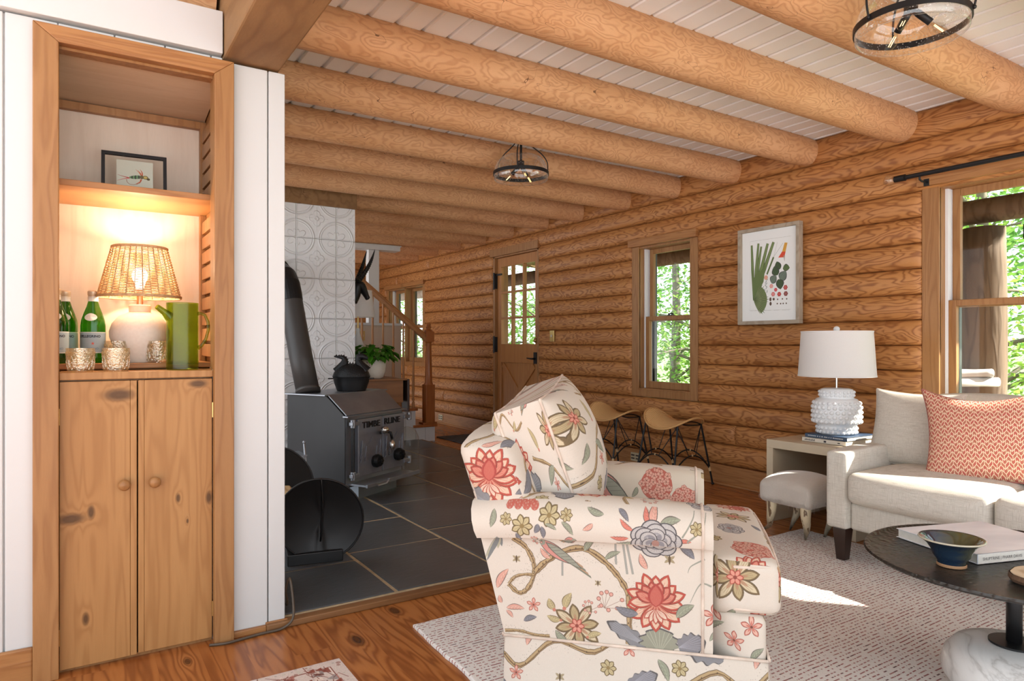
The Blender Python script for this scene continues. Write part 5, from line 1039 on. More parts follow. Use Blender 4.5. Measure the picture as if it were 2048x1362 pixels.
a_ = rad(200); sp = [(x*cos(a_), x*sin(a_), z) for x, z in ((.046, .19), (.065, .207), (.092, .226))]; mb = MB(); mb.tube(sp, [.019, .012, .0095], 16, caps=False); mb.tube(sp, [.017, .0105, .008], 16, caps=False); mb.build('spout', M['olive'], pi_, smooth=True)
# wicker lamp
wl = thing('wicker_lamp', 'lit table lamp with woven wicker shade and pale ceramic base in the alcove', 'lamp', (.2055, 2.905, 1.0032))
M['wicker'] = wood('wicker', (.66, .44, .24), (.56, .35, .17), (.40, .22, .09), scale=(3, 3, 3), freq=12, rings=3, rough=.7, contrast=.5)
def ceramic():
    m, nt, p = newmat('sand_ceramic'); tc = nt.nodes.new('ShaderNodeTexCoord'); z = nd(nt, 'ShaderNodeSeparateXYZ', {0: tc.outputs['Object']}).outputs[2]; n = noise(nt, tc.outputs['Object'], 90, 3)
    nt.links.new(mixc(nt, n, (.66, .54, .45), (.76, .66, .56)), p.inputs['Base Color']); setp(p, rough=.8); bump(nt, p, n, .3, .002); return m
mb = MB(); mb.lathe([(.062, 0), (.064, .004), (.080, .04), (.100, .095), (.101, .115), (.092, .145), (.070, .172), (.045, .184), (.036, .188), (.037, .192), (.037, .212), (.034, .216), (.001, .217)], n=44); mb.build('base', ceramic(), wl, auto=35)
M['lampcopper'] = plain('copper_socket', (.62, .34, .2), .3, .9)
mb = MB(); mb.tube([(0, 0, .216), (0, 0, .275)], .011, 16); mb.build('socket', M['lampcopper'], wl)
zt, zb, rt_, rb = .430, .243, .092, .139
mb = MB(); nst = 32
for k in range(nst):
    a = 2*PI*k/nst; mb.tube([(rb*cos(a), rb*sin(a), zb), (rt_*cos(a), rt_*sin(a), zt)], .0016 if k % 2 else .0024, 5)
nr_ = 40
for i in range(nr_):
    z = zb+(zt-zb)*(i+.5)/nr_; r = rb+(rt_-rb)*(i+.5)/nr_; pts = []
    for j in range(nst*2): a = 2*PI*j/(nst*2); pts.append(((r+.0016*sin(a*nst/2+PI*(i % 2)))*cos(a), (r+.0016*sin(a*nst/2+PI*(i % 2)))*sin(a), z))
    mb.tube(pts, .0018, 4, closed=True)
for z, r in ((zb, rb), (zb+.005, rb), (zt, rt_), (zt-.004, rt_)): mb.tube([((r+.001*sin(j*3))*cos(2*PI*j/80), (r+.001*sin(j*3))*sin(2*PI*j/80), z) for j in range(80)], .0034, 6, closed=True)
mb.build('lamp_shade', M['wicker'], wl, smooth=True)
mb = MB(); mb.ball((0, 0, .325), .027, 12, sc=(1, 1, 1.15)); mb.tube([(0, 0, .275), (0, 0, .305)], [.012, .02], 16, caps=False)
m, nt, p = newmat('bulb_glow'); p.inputs['Emission Color'].default_value = (1, .80, .56, 1); setp(p, emis=20); bl = mb.build('bulb', m, wl, smooth=True); bl.visible_shadow = True
ld = bpy.data.lights.new('bulb_light', 'POINT'); ld.energy = 6.5; ld.color = (1, .78, .54); ld.shadow_soft_size = .03; lo = bpy.data.objects.new('bulb_light', ld); COL.objects.link(lo); lo.location = (.2055, 2.905, 1.0032+.372)
# ------------------------------------------------------------ armchair in chintz
M['ch_side'] = imgmat('chintz_side_panel', IMG_SIDE, .9, weave=.18); M['ch_gen'] = imgmat('chintz_cloth', IMG_GEN, .9, weave=.18); M['ch_arm'] = imgmat('chintz_inner_arm', IMG_ARM, .9, 'EXTEND', weave=.18)
M['welt'] = plain('cream_welt', (.72, .60, .50), .9, mottle=.25, scale=25)
ac = thing('armchair', 'cream skirted armchair in floral chintz with birds, branches and red lotus', 'armchair', (1.079, 1.72, .0), rad(-46.3))
def cuv(o, du=0, dv=0, mode='chair', rot=None):
    me = o.data; u = me.uv_layers.new(name='UVMap')
    for p in me.polygons:
        n = p.normal; c = p.center
        if mode == 'chair' and n.y < -.35 and c.y < .16 and c.z < (.56 if o.name.startswith('backrest') else .625): p.material_index = 1
        if mode == 'chair' and c.y > .56 and n.y < -.5 and c.z > .3: p.material_index = 2
        for li in p.loop_indices:
            co = me.vertices[me.loops[li].vertex_index].co
            if p.material_index == 1: uv = (co.x+.2, co.z/.66)
            elif p.material_index == 2: uv = (co.x/.62, (co.z-.30)/.32)
            else:
                ax = max(range(3), key=lambda i: abs(n[i])); a, b = {0: (co.y, co.z), 1: (co.x, co.z), 2: (co.y, co.x)}[ax]; uv = ((a+du)/.64, (b+dv)/.64)
            u.data[li].uv = uv
def A(mb, n, du=0, dv=0, mode='chair', parent=None, **k):
    o = mb.build(n, [M['ch_gen'], M['ch_side'], M['ch_arm']], parent or ac, **k); cuv(o, du, dv, mode); return o
lean = lambda z: -(max(z, .2)-.2)*.26
def backfn(p):
    x, y, z = p; 
    e = abs(y-.37)/.37; z2 = z if z < .6 else z-.03*((z-.6)/.22)-.045*e**3*((z-.6)/.22); return (x+lean(z), y, z2)
mb = MB(); mb.rbox(.004, .17, .012, .728, .2, .835, r=.045, n=14, puff=(.02, 0, 0), fn=backfn); A(mb, 'backrest', .19, -.28, smooth=True)
for s, (ya, yb) in enumerate(((.0, .14), (.60, .74))):
    o_ = -1 if s == 0 else 1; yo = ya if s == 0 else yb; yi = yb if s == 0 else ya; f = lambda t: yo+(yi-yo)*t
    prof = [(f(0), .2), (f(0), .35), (f(0), .498), (f(-.20), .506), (f(-.28), .53), (f(-.26), .56), (f(-.12), .588), (f(.1), .606), (f(.4), .612), (f(.72), .608), (f(.92), .590), (f(1), .56), (f(1), .45), (f(1), .2)]
    st_ = [-.0, .1, .2, .3, .4, .48, .54, .572, .59, .60]; v = []; sh = [1]*6+[.995, .97, .93, .86]
    cyy = sum(p[0] for p in prof[4:11])/7
    for i, x in enumerate(st_):
        for (y, z) in prof:
            k_ = sh[i]; y2 = cyy+(y-cyy)*(1-(1-k_)*.6); z2 = z if z < .46 else .46+(z-.46)*(1-(1-k_)*.5)
            xx = x+lean(z)*(1-i/len(st_)) if i < 3 else x; v.append((xx if i else lean(z)+.003, y2, z2-(.012*max(0, 1-(x/.15)) if z > .5 else 0)+(.006*sin(x*7) if z > .55 else 0)))
    w = len(prof); fs = [(i*w+t, (i+1)*w+t, (i+1)*w+(t+1) % w, i*w+(t+1) % w) for i in range(len(st_)-1) for t in range(w)]+[tuple(range(w)), tuple(range(len(st_)*w-1, (len(st_)-1)*w-1, -1))]
    mb = MB(); mb.add(v, fs); arm = A(mb, 'armrest', .3*s, .15, auto=38)
    mb = MB(); mb.tube([v[(len(st_)-3)*w+t] for t in range(w-1)], .0045, 6); mb.build('piping', M['welt'], arm, smooth=True)
    mb = MB(); mb.tube([(.0+lean(.5), f(-.02), .502), (.2, f(-.03), .502), (.58, f(-.03), .502)], .004, 6); mb.build('piping', M['welt'], arm, smooth=True)
mb = MB(); mb.rbox(.08, .742, .004, .736, .14, .316, r=.02, n=10, fn=lambda p: (p[0], p[1] if p[0] > .6 else .37+(p[1]-.37)*.75, p[2])); A(mb, 'seat_base', .2, .4, 'chair', smooth=True)
def skirt(side):
    mb = MB(); n = 24
    a, b = {'r': ((0, 0), (.745, 0)), 'f': ((.745, 0), (.745, .74)), 'l': ((.745, .74), (0, .74)), 'b': ((0, .74), (0, 0))}[side]; a = Vector((*a, 0)); b = Vector((*b, 0)); d = (b-a).normalized(); nr = Vector((d.y, -d.x, 0)); L = (b-a).length; v = []
    for i in range(n+1):
        t = i/n; p = a+d*L*t; pl = -.012 if i in (0, n) else 0
        for z, o_ in ((.204, .002), (.15, .006+.002*sin(t*14)), (.08, .010+.004*sin(t*11+1)), (.016, .015+.006*sin(t*12))): q = p+nr*(o_+pl*(1-z*3)); v.append((q.x, q.y, z))
    mb.add(v, [(i*4+k, (i+1)*4+k, (i+1)*4+k+1, i*4+k+1) for i in range(n) for k in range(3)]); mb.add([tuple(Vector(p)-nr*.006) for p in v], [(i*4+k+1, (i+1)*4+k+1, (i+1)*4+k, i*4+k) for i in range(n) for k in range(3)])
    o = A(mb, 'skirt', .15, .1, smooth=True, fix=False); w = MB(); w.tube([a+Vector((0, 0, .204))+nr*.003, b+Vector((0, 0, .204))+nr*.003], .0045, 6); w.build('piping', M['welt'], o, smooth=True)
for s in 'rflb': skirt(s)
def seatfn(p):
    x, y, z = p; k = max(0, min(1, (x-.585)/.035)); k = k*k*(3-2*k); w = .665+.335*k; return (x, .37+(y-.37)*w, z)
mb = MB(); mb.rbox(.10, .785, .02, .72, .315, .462, r=.032, n=20, puff=(0, 0, .032), fn=seatfn); sc_ = A(mb, 'seat_cushion', .42, .05, 'gen', smooth=True)
for zz in (.33, .447):
    q = [seatfn(Vector(p)) for p in [(.60, .028, zz), (.66, .026, zz), (.755, .03, zz), (.778, .06, zz), (.782, .2, zz+.003), (.784, .37, zz+.004), (.782, .54, zz+.003), (.778, .68, zz), (.755, .71, zz), (.66, .714, zz), (.60, .712, zz)]]
    mb = MB(); mb.tube(q, .005, 6); mb.build('piping', M['welt'], sc_, smooth=True)
# back cushion: plump boxed cushion with welts
def cushion(name, parent, MT, w, h, t, mats, welt, uvf, peak=.05, box=.07, n=20, seed=1, sag=0):
    v = []; uvs = []; fs = []
    def shape(a, b):        # a,b in -1..1 over the face -> outline with drawn-out corners
        k = 1-.07*(1-a*a)*abs(b)**2*0; ca = 1-peak*(1-(b*b))**1.0; cb_ = 1-peak*(1-(a*a))**1.0; return a*w/2*ca, b*h/2*cb_
    for s in (1, -1):
        for i in range(n+1):
            for j in range(n+1):
                a = sin(PI/2*(-1+2*i/n)); b = sin(PI/2*(-1+2*j/n)); X, Z = shape(a, b); th = box/2+(t/2-box/2)*(max(0, (1-a*a))*max(0, (1-b*b)))**.42
                th += .004*mnoise.noise(Vector((a*3+seed, b*3, s)))*(1-a*a); Z -= sag*(1-a*a)*(b > 0)*b; v.append((X, s*-th, Z)); uvs.append((X, Z))
    N = (n+1)**2
    for s in (0, 1):
        for i in range(n):
            for j in range(n):
                q = (i*(n+1)+j, (i+1)*(n+1)+j, (i+1)*(n+1)+j+1, i*(n+1)+j+1); fs.append(tuple(x+N*s for x in (q if s == 0 else q[::-1])))
    rim = [i*(n+1) for i in range(n)]+[n*(n+1)+j for j in range(n)]+[i*(n+1)+n for i in range(n, 0, -1)]+[j for j in range(n, 0, -1)]
    for k in range(len(rim)): a, b = rim[k], rim[(k+1) % len(rim)]; fs.append((b, a, a+N, b+N))
    v2 = [MT @ Vector(p) for p in v]; mb = MB(); mb.add(v2, fs); o = mb.build(name, mats, parent, smooth=True, fix=False); u = o.data.uv_layers.new(name='UVMap')
    for p in o.data.polygons:
        for li in p.loop_indices: vi = o.data.loops[li].vertex_index; u.data[li].uv = uvf(uvs[vi][0]+(0 if vi < N else .3)+(v[vi][1]*.9 if box > .03 else 0), uvs[vi][1])
    if welt:
        for s in (0, N):
            wb = MB(); wb.tube([v2[r+s] for r in rim], .0048, 6, closed=True); wb.build('piping', welt, o, smooth=True)
            if box < .03: break
    return o
MT = Matrix.Translation((.08, .37, .695)) @ Matrix.Rotation(rad(-18), 4, 'Y') @ Matrix.Rotation(rad(90), 4, 'Z') @ Matrix.Rotation(rad(-6), 4, 'Y')
bc = cushion('back_cushion', ac, MT, .53, .44, .35, [M['ch_gen']], M['welt'], lambda a, b: ((a+.10)/.64, (b+.35)/.64), peak=.04, box=.15, seed=3)
# ------------------------------------------------------------ rugs
def rugmat():
    m, nt, p = newmat('woven_rug'); tc = nt.nodes.new('ShaderNodeTexCoord'); s = nd(nt, 'ShaderNodeSeparateXYZ', {0: tc.outputs['Object']})
    wob = noise(nt, tc.outputs['Object'], 9, 1); y = mt(nt, 'ADD', mt(nt, 'MULTIPLY', s.outputs[1], 58.0), mt(nt, 'MULTIPLY', wob, .5)); row = mt(nt, 'FRACT', y); rid = mt(nt, 'FLOOR', y)
    line_ = mt(nt, 'LESS_THAN', mt(nt, 'ABSOLUTE', mt(nt, 'SUBTRACT', row, .5)), .15)
    cv_ = nd(nt, 'ShaderNodeCombineXYZ', {0: mt(nt, 'MULTIPLY', s.outputs[0], 75.0), 1: mt(nt, 'MULTIPLY', rid, 3.7), 2: 0.0}).outputs[0]; dash = mt(nt, 'GREATER_THAN', noise(nt, cv_, 1.0, 1), .49)
    cv2 = nd(nt, 'ShaderNodeCombineXYZ', {0: mt(nt, 'MULTIPLY', s.outputs[0], 3.0), 1: mt(nt, 'MULTIPLY', rid, .9), 2: 0.0}).outputs[0]; tone = noise(nt, cv2, 1.0, 2)
    red = mixc(nt, mt(nt, 'MULTIPLY', mt(nt, 'SUBTRACT', tone, .3), 2.2), (.30, .07, .07), (.50, .26, .22)); red = mixc(nt, mt(nt, 'GREATER_THAN', noise(nt, cv_, .35, 1), .60), red, (.16, .07, .07))
    fine_ = noise(nt, tc.outputs['Object'], 260, 2); base = mixc(nt, fine_, (.74, .69, .64), (.93, .90, .86)); c = mixc(nt, mt(nt, 'MULTIPLY', mt(nt, 'MULTIPLY', line_, dash), .9), base, red)
    nt.links.new(c, p.inputs['Base Color']); setp(p, rough=1, spec=.1); bump(nt, p, mt(nt, 'ADD', mt(nt, 'MULTIPLY', line_, -.6), fine_), .8, .004); return m
mb = MB(); R_ = random.Random(6); n = 60
rc = [Vector((1.073, 2.361, 0)), Vector((3.512, 2.385, 0)), Vector((3.44, -.6, 0)), Vector((.98, -.6, 0))]; edge = []
for i in range(4):
    a, b = rc[i], rc[(i+1) % 4]
    for j in range(n): p = a.lerp(b, j/n); edge.append((p.x+R_.uniform(-.004, .004), p.y+R_.uniform(-.003, .003)))
k = len(edge); mb.add([(x, y, .0005) for x, y in edge]+[(x, y, .009) for x, y in edge]+[(x+(2.3-x)*.004, y+(.9-y)*.004, .0125) for x, y in edge], [tuple(range(2*k, 3*k))]+[(i, (i+1) % k, (i+1) % k+k, i+k) for i in range(k)]+[(i+k, (i+1) % k+k, (i+1) % k+2*k, i+2*k) for i in range(k)])
tag(mb.build('area_rug', rugmat()), 'large cream woven rug with rows of dark red dashes under armchair and sofa', 'rug')
m = imgmat('persian_runner', IMG_RUN, 1.0, 'EXTEND'); mb = MB(); mb.box(-.148, .752, 1.05, 2.25, .0005, .008); o = mb.build('runner_rug', m); u = o.data.uv_layers.new(name='UVMap')
for lp_ in o.data.loops: co = o.data.vertices[lp_.vertex_index].co; u.data[lp_.index].uv = ((co.x+.148)/.9, (co.y-1.05)/1.2)
tag(o, 'faded persian style rug whose corner shows at the bottom edge', 'rug')
# ------------------------------------------------------------ sofa
def linen(name, c, dark, s=1.0):
    m, nt, p = newmat(name); tc = nt.nodes.new('ShaderNodeTexCoord'); a = noise(nt, nd(nt, 'ShaderNodeVectorMath', {0: tc.outputs['Object'], 1: (60*s, 60*s, 900*s)}, operation='MULTIPLY').outputs[0], 1, 3, .6); b = noise(nt, nd(nt, 'ShaderNodeVectorMath', {0: tc.outputs['Object'], 1: (900*s, 900*s, 45*s)}, operation='MULTIPLY').outputs[0], 1, 3, .6)
    f = mt(nt, 'POWER', mt(nt, 'MAXIMUM', a, b), 3.0); c_ = mixc(nt, mt(nt, 'MULTIPLY', f, 1.8), c, dark); nt.links.new(c_, p.inputs['Base Color']); setp(p, rough=.95, spec=.2); bump(nt, p, f, .3, .002); return m
M['linen'] = linen('oatmeal_linen', (.72, .68, .61), (.38, .34, .28), .35); M['linenp'] = linen('pale_pillow_linen', (.68, .63, .55), (.38, .32, .25), .35)
M['leg'] = plain('espresso_leg', (.035, .017, .011), .3, mottle=.2)
so = thing('sofa', 'oatmeal linen sofa with square arms and dark tapered legs under the window', 'sofa', (3.55, .95, 0))
def SO(mb, n, m='linen', p=None, **k): return mb.build(n, M[m], p or so, world=True, **k)
for (ya, yb) in ((1.885, 1.995), (-.105, .005)):
    mb = MB(); mb.rbox(3.135, 4.05, ya, yb, .17, .556, r=.018, n=10, fn=lambda p: (p[0], p[1], p[2]-(.02*max(0, (3.3-p[0])/.2)**2 if p[2] > .5 else 0))); SO(mb, 'armrest', smooth=True)
mb = MB(); mb.rbox(3.165, 4.05, .005, 1.885, .17, .305, r=.015, n=8); SO(mb, 'seat_base', smooth=True)
mb = MB(); mb.rbox(3.93, 4.07, -.105, 1.995, .17, .74, r=.03, n=10); SO(mb, 'backrest', smooth=True)
for (ya, yb) in ((1.262, 1.878), (.64, 1.258), (.012, .636)):
    mb = MB(); mb.rbox(3.115, 3.93, ya, yb, .308, .452, r=.035, n=16, puff=(.035, 0, .03)); o = SO(mb, 'seat_cushion', smooth=True)
for (ya, yb) in ((1.25, 1.87), (.63, 1.24), (.01, .62)):
    mb = MB(); mb.rbox(3.77, 3.94, ya, yb, .47, .79, r=.05, n=14, puff=(.05, 0, .03), fn=lambda p: (p[0]+(p[2]-.47)*.18, p[1], p[2])); SO(mb, 'back_cushion', smooth=True)
for (x, y) in ((3.18, 1.93), (3.98, 1.93), (3.18, -.04), (3.98, -.04)):
    z0 = .0135 if x < 3.4 else 0; mb = MB(); a, b = .022, .034; mb.add([(x-a, y-a, z0), (x+a, y-a, z0), (x+a, y+a, z0), (x-a, y+a, z0), (x-b, y-b, .172), (x+b, y-b, .172), (x+b, y+b, .172), (x-b, y+b, .172)], [(3, 2, 1, 0), (4, 5, 6, 7), (0, 1, 5, 4), (1, 2, 6, 5), (2, 3, 7, 6), (3, 0, 4, 7)]); SO(mb, 'leg', 'leg', bevel=.003)
def pillow(name, lab, MT, w, h, t, mat, welt, seed, uvf, peak=.11, sag=0, grp=None):
    r = thing(name, lab, 'pillow', MT.translation-Vector((0, 0, h/2)), 0, grp); inv = root_matrix(r).inverted(); cushion('cover', r, inv @ MT, w, h, t, [mat], welt, uvf, peak, .008, 22, seed, sag); return r
RX = lambda a: Matrix.Rotation(rad(a), 4, 'X'); RY = lambda a: Matrix.Rotation(rad(a), 4, 'Y'); RZ = lambda a: Matrix.Rotation(rad(a), 4, 'Z')
# pillow local: width x, thickness y (front -y), height z ; faces -X in the room -> rotate
pillow('sofa_pillow', 'plain oatmeal linen pillow in the sofa corner beside the lamp', Matrix.Translation((3.60, 1.80, .635)) @ RZ(-84) @ RX(-17) @ RY(1), .42, .40, .15, M['linenp'], M['linenp'], 2, lambda a, b: (a, b), .09)
pillow('sofa_pillow', 'coral red chevron pillow leaning in front of the oatmeal pillow', Matrix.Translation((3.50, 1.42, .655)) @ RZ(-79) @ RX(-20) @ RY(-6), .54, .47, .17, imgmat('chevron_cloth', IMG_CHEV, .9, weave=.1), plain('coral_cord', (.55, .2, .16), .9, mottle=.4, scale=60), 5, lambda a, b: (a/.30, b/.30), .12, .05)
# ------------------------------------------------------------ side table, books, lamp
M['parch'] = plain('parchment_lacquer', (.60, .49, .34), .4, mottle=.06, scale=5)
sd = thing('side_table', 'pale parchment waterfall side table between log wall and sofa', 'table', (3.85, 2.36, 0))
mb = MB(); mb.box(3.55, 4.135, 2.08, 2.645, .444, .494); mb.build('table_top', M['parch'], sd, world=True, bevel=.002)
for a, b in ((2.08, 2.125), (2.60, 2.645)): mb = MB(); mb.box(3.55, 4.135, a, b, 0, .444); mb.build('side_panel', M['parch'], sd, world=True, bevel=.002)
mb = MB(); mb.box(4.10, 4.13, 2.125, 2.60, .09, .17); mb.build('stretcher', M['parch'], sd, world=True)
M['page'] = plain('book_pages', (.74, .71, .64), .8, mottle=.08, scale=90)
def book(lab, loc, rot, L, W, T, cover, top=None, name='book', grp=None):   # spine along local +x at y=0, pages toward +y
    b = thing(name, lab, 'book', loc, rot, grp); mb = MB(); mb.box(0, L, 0, W, 0, .0025); mb.box(0, L, 0, W, T-.0025, T); mb.box(0, L, 0, .003, 0, T); mb.build('cover', cover, b, bevel=.0008); mb = MB(); mb.box(.004, L-.004, .003, W-.005, .0025, T-.0025); mb.build('pages', M['page'], b); return b
M['navy'] = plain('navy_cover', (.035, .065, .12), .4, mottle=.1); M['ivorycover'] = plain('ivory_cover', (.70, .64, .54), .45); M['gold'] = plain('gilt_letter', (.6, .6, .6), .5)
b1 = book('cream-spined book lying lowest under the bubbly white lamp', (3.655, 2.475, .4945), rad(-90), .275, .30, .026, M['ivorycover'], grp=None)
b2 = book('navy book on top of the cream one, under the white lamp', (3.665, 2.462, .5208), rad(-91), .265, .30, .022, M['navy'])
mb = MB(); g = random.Random(9); x = .02
while x < .24: w_ = g.uniform(.004, .008); mb.box(x, x+w_, -.0004, 0, .008, .014); x += w_+g.choice((.003, .003, .008))
mb.build('spine_print', M['gold'], b2)
mb = MB(); x = .018
while x < .085: mb.box(x, x+.004, -.0004, 0, .008, .018 if g.random() < .4 else .015); x += .0068
mb.box(.14, .155, -.0005, 0, .007, .017); mb.box(.225, .24, -.0005, 0, .009, .014); mb.build('spine_print', M['ink'], b1)
bl_ = thing('table_lamp', 'white hobnail ceramic lamp with white drum shade on the side table books', 'lamp', (3.80, 2.345, .543))
M['milk'] = plain('white_gloss_ceramic', (.80, .81, .82), .25, mottle=.02)
prof = [(.098, 0), (.106, .006), (.108, .045), (.110, .055), (.126, .066), (.130, .08), (.130, .165), (.124, .19), (.112, .205), (.094, .212), (.092, .222), (.093, .25), (.088, .262), (.07, .268), (.012, .27)]
mb = MB(); mb.lathe(prof, n=48)
for (z, r, q) in ((.013, .106, .0115), (.036, .107, .0115), (.076, .129, .0135), (.103, .130, .0135), (.130, .130, .0135), (.157, .129, .0135), (.182, .124, .0125), (.228, .092, .010), (.247, .093, .010)):
    n = int(2*PI*r/(q*2.25)); 
    for k in range(n): a = 2*PI*(k+(.5 if int(z*40) % 2 else 0))/n; mb.ball((r*cos(a), r*sin(a), z), q*.92, 6)
mb.build('base', M['milk'], bl_, auto=55)
mb = MB(); mb.tube([(0, 0, .268), (0, 0, .42)], .006, 10); mb.tube([(0, 0, .600), (0, 0, .612)], .005, 8); mb.build('stem', M['nickel'], bl_); mb = MB(); mb.ball((0, 0, .618), .018, 10); mb.build('finial', M['milk'], bl_, smooth=True)
mb = MB(); mb.lathe([(.213, .338), (.2145, .338), (.2145, .345), (.2125, .346), (.196, .598), (.1975, .599), (.1975, .606), (.195, .606)], n=56); mb.tube([(-.195, 0, .60), (.195, 0, .60)], .002, 6); mb.tube([(0, -.195, .60), (0, .195, .60)], .002, 6); mb.build('lamp_shade', M['shade'], bl_, auto=40)
# ------------------------------------------------------------ horn-legged footstool
fs_ = thing('footstool', 'small hide-covered footstool with curved horn legs by the side table', 'footstool', (3.38, 2.30, 0))
def hide():
    m, nt, p = newmat('cow_hide'); tc = nt.nodes.new('ShaderNodeTexCoord'); v = tc.outputs['Object']; a = noise(nt, v, 5, 3); f = noise(nt, nd(nt, 'ShaderNodeVectorMath', {0: v, 1: (40, 300, 120)}, operation='MULTIPLY').outputs[0], 1, 3)
    c = mixc(nt, a, (.70, .66, .60), (.46, .40, .34)); c = mixc(nt, mt(nt, 'MULTIPLY', f, .4), c, (.40, .35, .30)); nt.links.new(c, p.inputs['Base Color']); setp(p, rough=.7, sheen=.5); bump(nt, p, f, .5, .003); return m
M['hide'] = hide()
def horn():
    m, nt, p = newmat('horn'); tc = nt.nodes.new('ShaderNodeTexCoord'); z = nd(nt, 'ShaderNodeSeparateXYZ', {0: tc.outputs['Object']}).outputs[2]; n = noise(nt, nd(nt, 'ShaderNodeVectorMath', {0: tc.outputs['Object'], 1: (30, 30, 8)}, operation='MULTIPLY').outputs[0], 1.2, 4)
    t = mt(nt, 'MULTIPLY', mt(nt, 'ADD', mt(nt, 'MULTIPLY', z, 6.5), mt(nt, 'SUBTRACT', n, .55)), 1.2); c = mixc(nt, mt(nt, 'MINIMUM', mt(nt, 'MAXIMUM', t, 0.0), 1.0), (.035, .022, .014), (.66, .56, .38)); c = mixc(nt, mt(nt, 'GREATER_THAN', n, .6), c, (.16, .10, .055)); nt.links.new(c, p.inputs['Base Color']); setp(p, rough=.3); return m
M['horn'] = horn()
mb = MB()
def stoolfn(p):
    x, y, z = p; a, b = (x-3.39)/.17, (y-2.30)/.165; d = .022*(1-min(1, (a*a+b*b)/1.6)); return (x, y, z+d*(1 if z > .26 else 0)+(-.012*(abs(a)*abs(b))**1.5 if z > .26 else -.012*(abs(a)*abs(b))**2))
mb.rbox(3.225, 3.545, 2.14, 2.46, .205, .32, r=.03, n=14, puff=(.004, .004, .022), fn=stoolfn); mb.build('cushion', M['hide'], fs_, smooth=True, world=True)
mb = MB(); R_ = random.Random(3)
for k in range(420):
    s = k % 4; t = R_.uniform(-1, 1); x, y = {0: (3.223, 2.30+.155*t), 1: (3.385+.155*t, 2.138), 2: (3.547, 2.30+.155*t), 3: (3.385+.155*t, 2.462)}[s]; z = R_.uniform(.205, .24); dx, dy = R_.uniform(-.006, .006), R_.uniform(-.006, .006)
    mb.add([(x, y, z), (x+.0025, y+.0025, z), (x+dx, y+dy, z-R_.uniform(.018, .034))], [(0, 1, 2)])
tag(mb.build('hair_fringe', M['hide'], fs_, world=True, fix=False), kind='stuff')
for (x, y, dx, dy) in ((3.27, 2.40, .03, .075), (3.27, 2.19, .055, .02), (3.49, 2.19, -.04, -.0), (3.49, 2.40, -.0, .02)):
    if dx > 0 and y < 2.3: pts = [(x, y, .225), (x-.012, y-.006, .16), (x+.005, y+.0, .10), (x+.03, y+.02, .05), (x+.045, y+.035, .0135)]
    elif dx > 0: pts = [(x, y, .225), (x-.008, y-.004, .16), (x-.0, y+.012, .10), (x+.022, y+.035, .05), (x+.02, y+.085, .014)]
    else: pts = [(x, y, .225), (x+.012, y, .16), (x+.005, y, .10), (x-.015, y+.01, .05), (x-.03, y+.02, .002)]
    mb = MB(); q = smoothpath(pts, 5); n = len(q); mb.tube(q, [.031*(1-.88*(i/(n-1))**1.25) for i in range(n)], 14); mb.build('horn_leg', M['horn'], fs_, smooth=True, world=True)
# ------------------------------------------------------------ coffee table and what lies on it
def hammered():
    m, nt, p = newmat('hammered_metal'); tc = nt.nodes.new('ShaderNodeTexCoord'); vv = nd(nt, 'ShaderNodeTexVoronoi', {'Vector': tc.outputs['Object'], 'Scale': 75}, feature='SMOOTH_F1').outputs['Distance']; n = noise(nt, tc.outputs['Object'], 4, 3)
    nt.links.new(mixc(nt, n, (.035, .032, .030), (.075, .068, .06)), p.inputs['Base Color']); setp(p, rough=.36, metal=.75); bump(nt, p, vv, .7, .006); return m
def marble():
    m, nt, p = newmat('white_marble'); tc = nt.nodes.new('ShaderNodeTexCoord'); n = noise(nt, tc.outputs['Object'], 3.2, 5, .6, 1.2); vn = mt(nt, 'POWER', mt(nt, 'SUBTRACT', 1.0, mt(nt, 'MULTIPLY', mt(nt, 'ABSOLUTE', mt(nt, 'SUBTRACT', n, .5)), 5.0)), 6.0)
    nt.links.new(mixc(nt, mt(nt, 'MULTIPLY', mt(nt, 'MAXIMUM', vn, 0.0), .7), (.74, .72, .69), (.40, .37, .34)), p.inputs['Base Color']); setp(p, rough=.3); return m
CT = (2.39, .905)
ct = thing('coffee_table', 'round hammered dark metal table on a black stem and marble base', 'table', (*CT, .013))
mb = MB(); mb.lathe([(.001, .392), (.375, .392), (.400, .396), (.405, .402), (.402, .409), (.392, .409), (.386, .404), (.001, .404)], n=80); mb.build('table_top', hammered(), ct, auto=50)
mb = MB(); mb.tube([(0, 0, .135), (0, 0, .394)], .021, 20); mb.build('stem', M['black'], ct, smooth=True); mb = MB(); mb.lathe([(.066, .152), (.066, .158), (.021, .160)], n=36); mb.build('flange', M['black'], ct)
mb = MB(); mb.lathe([(.13, .0), (.165, .008), (.186, .04), (.188, .07), (.180, .105), (.155, .135), (.110, .150), (.001, .153)], n=56); mb.build('marble_base', marble(), ct, smooth=True)
TT = .4185
def artcover():
    m, nt, p = newmat('pale_photo_cover'); tc = nt.nodes.new('ShaderNodeTexCoord'); v = nd(nt, 'ShaderNodeVectorMath', {0: tc.outputs['Object'], 1: (2.5, 7, 1)}, operation='MULTIPLY').outputs[0]; n = noise(nt, v, 1.2, 3)
    nt.links.new(mixc(nt, mt(nt, 'MULTIPLY', mt(nt, 'SUBTRACT', n, .35), 2.6), (.80, .81, .84), (.52, .54, .58)), p.inputs['Base Color']); setp(p, rough=.35); return m
bk = book('large white art book lying on the round metal table', (2.247, .944, TT), rad(-18), .36, .30, .030, artcover())
mb = MB(); mb.box(.002, .358, -.0006, .0006, .001, .029); mb.build('spine', M['page'], bk)
M['greyink'] = plain('grey_ink', (.10, .09, .09), .6)
text_part('SHUPTRINE | PHARR DAVIS', .0125, lambda a, b, c: (.018+a, -.0012-c, .0105+b), 'lettering', M['greyink'], bk)
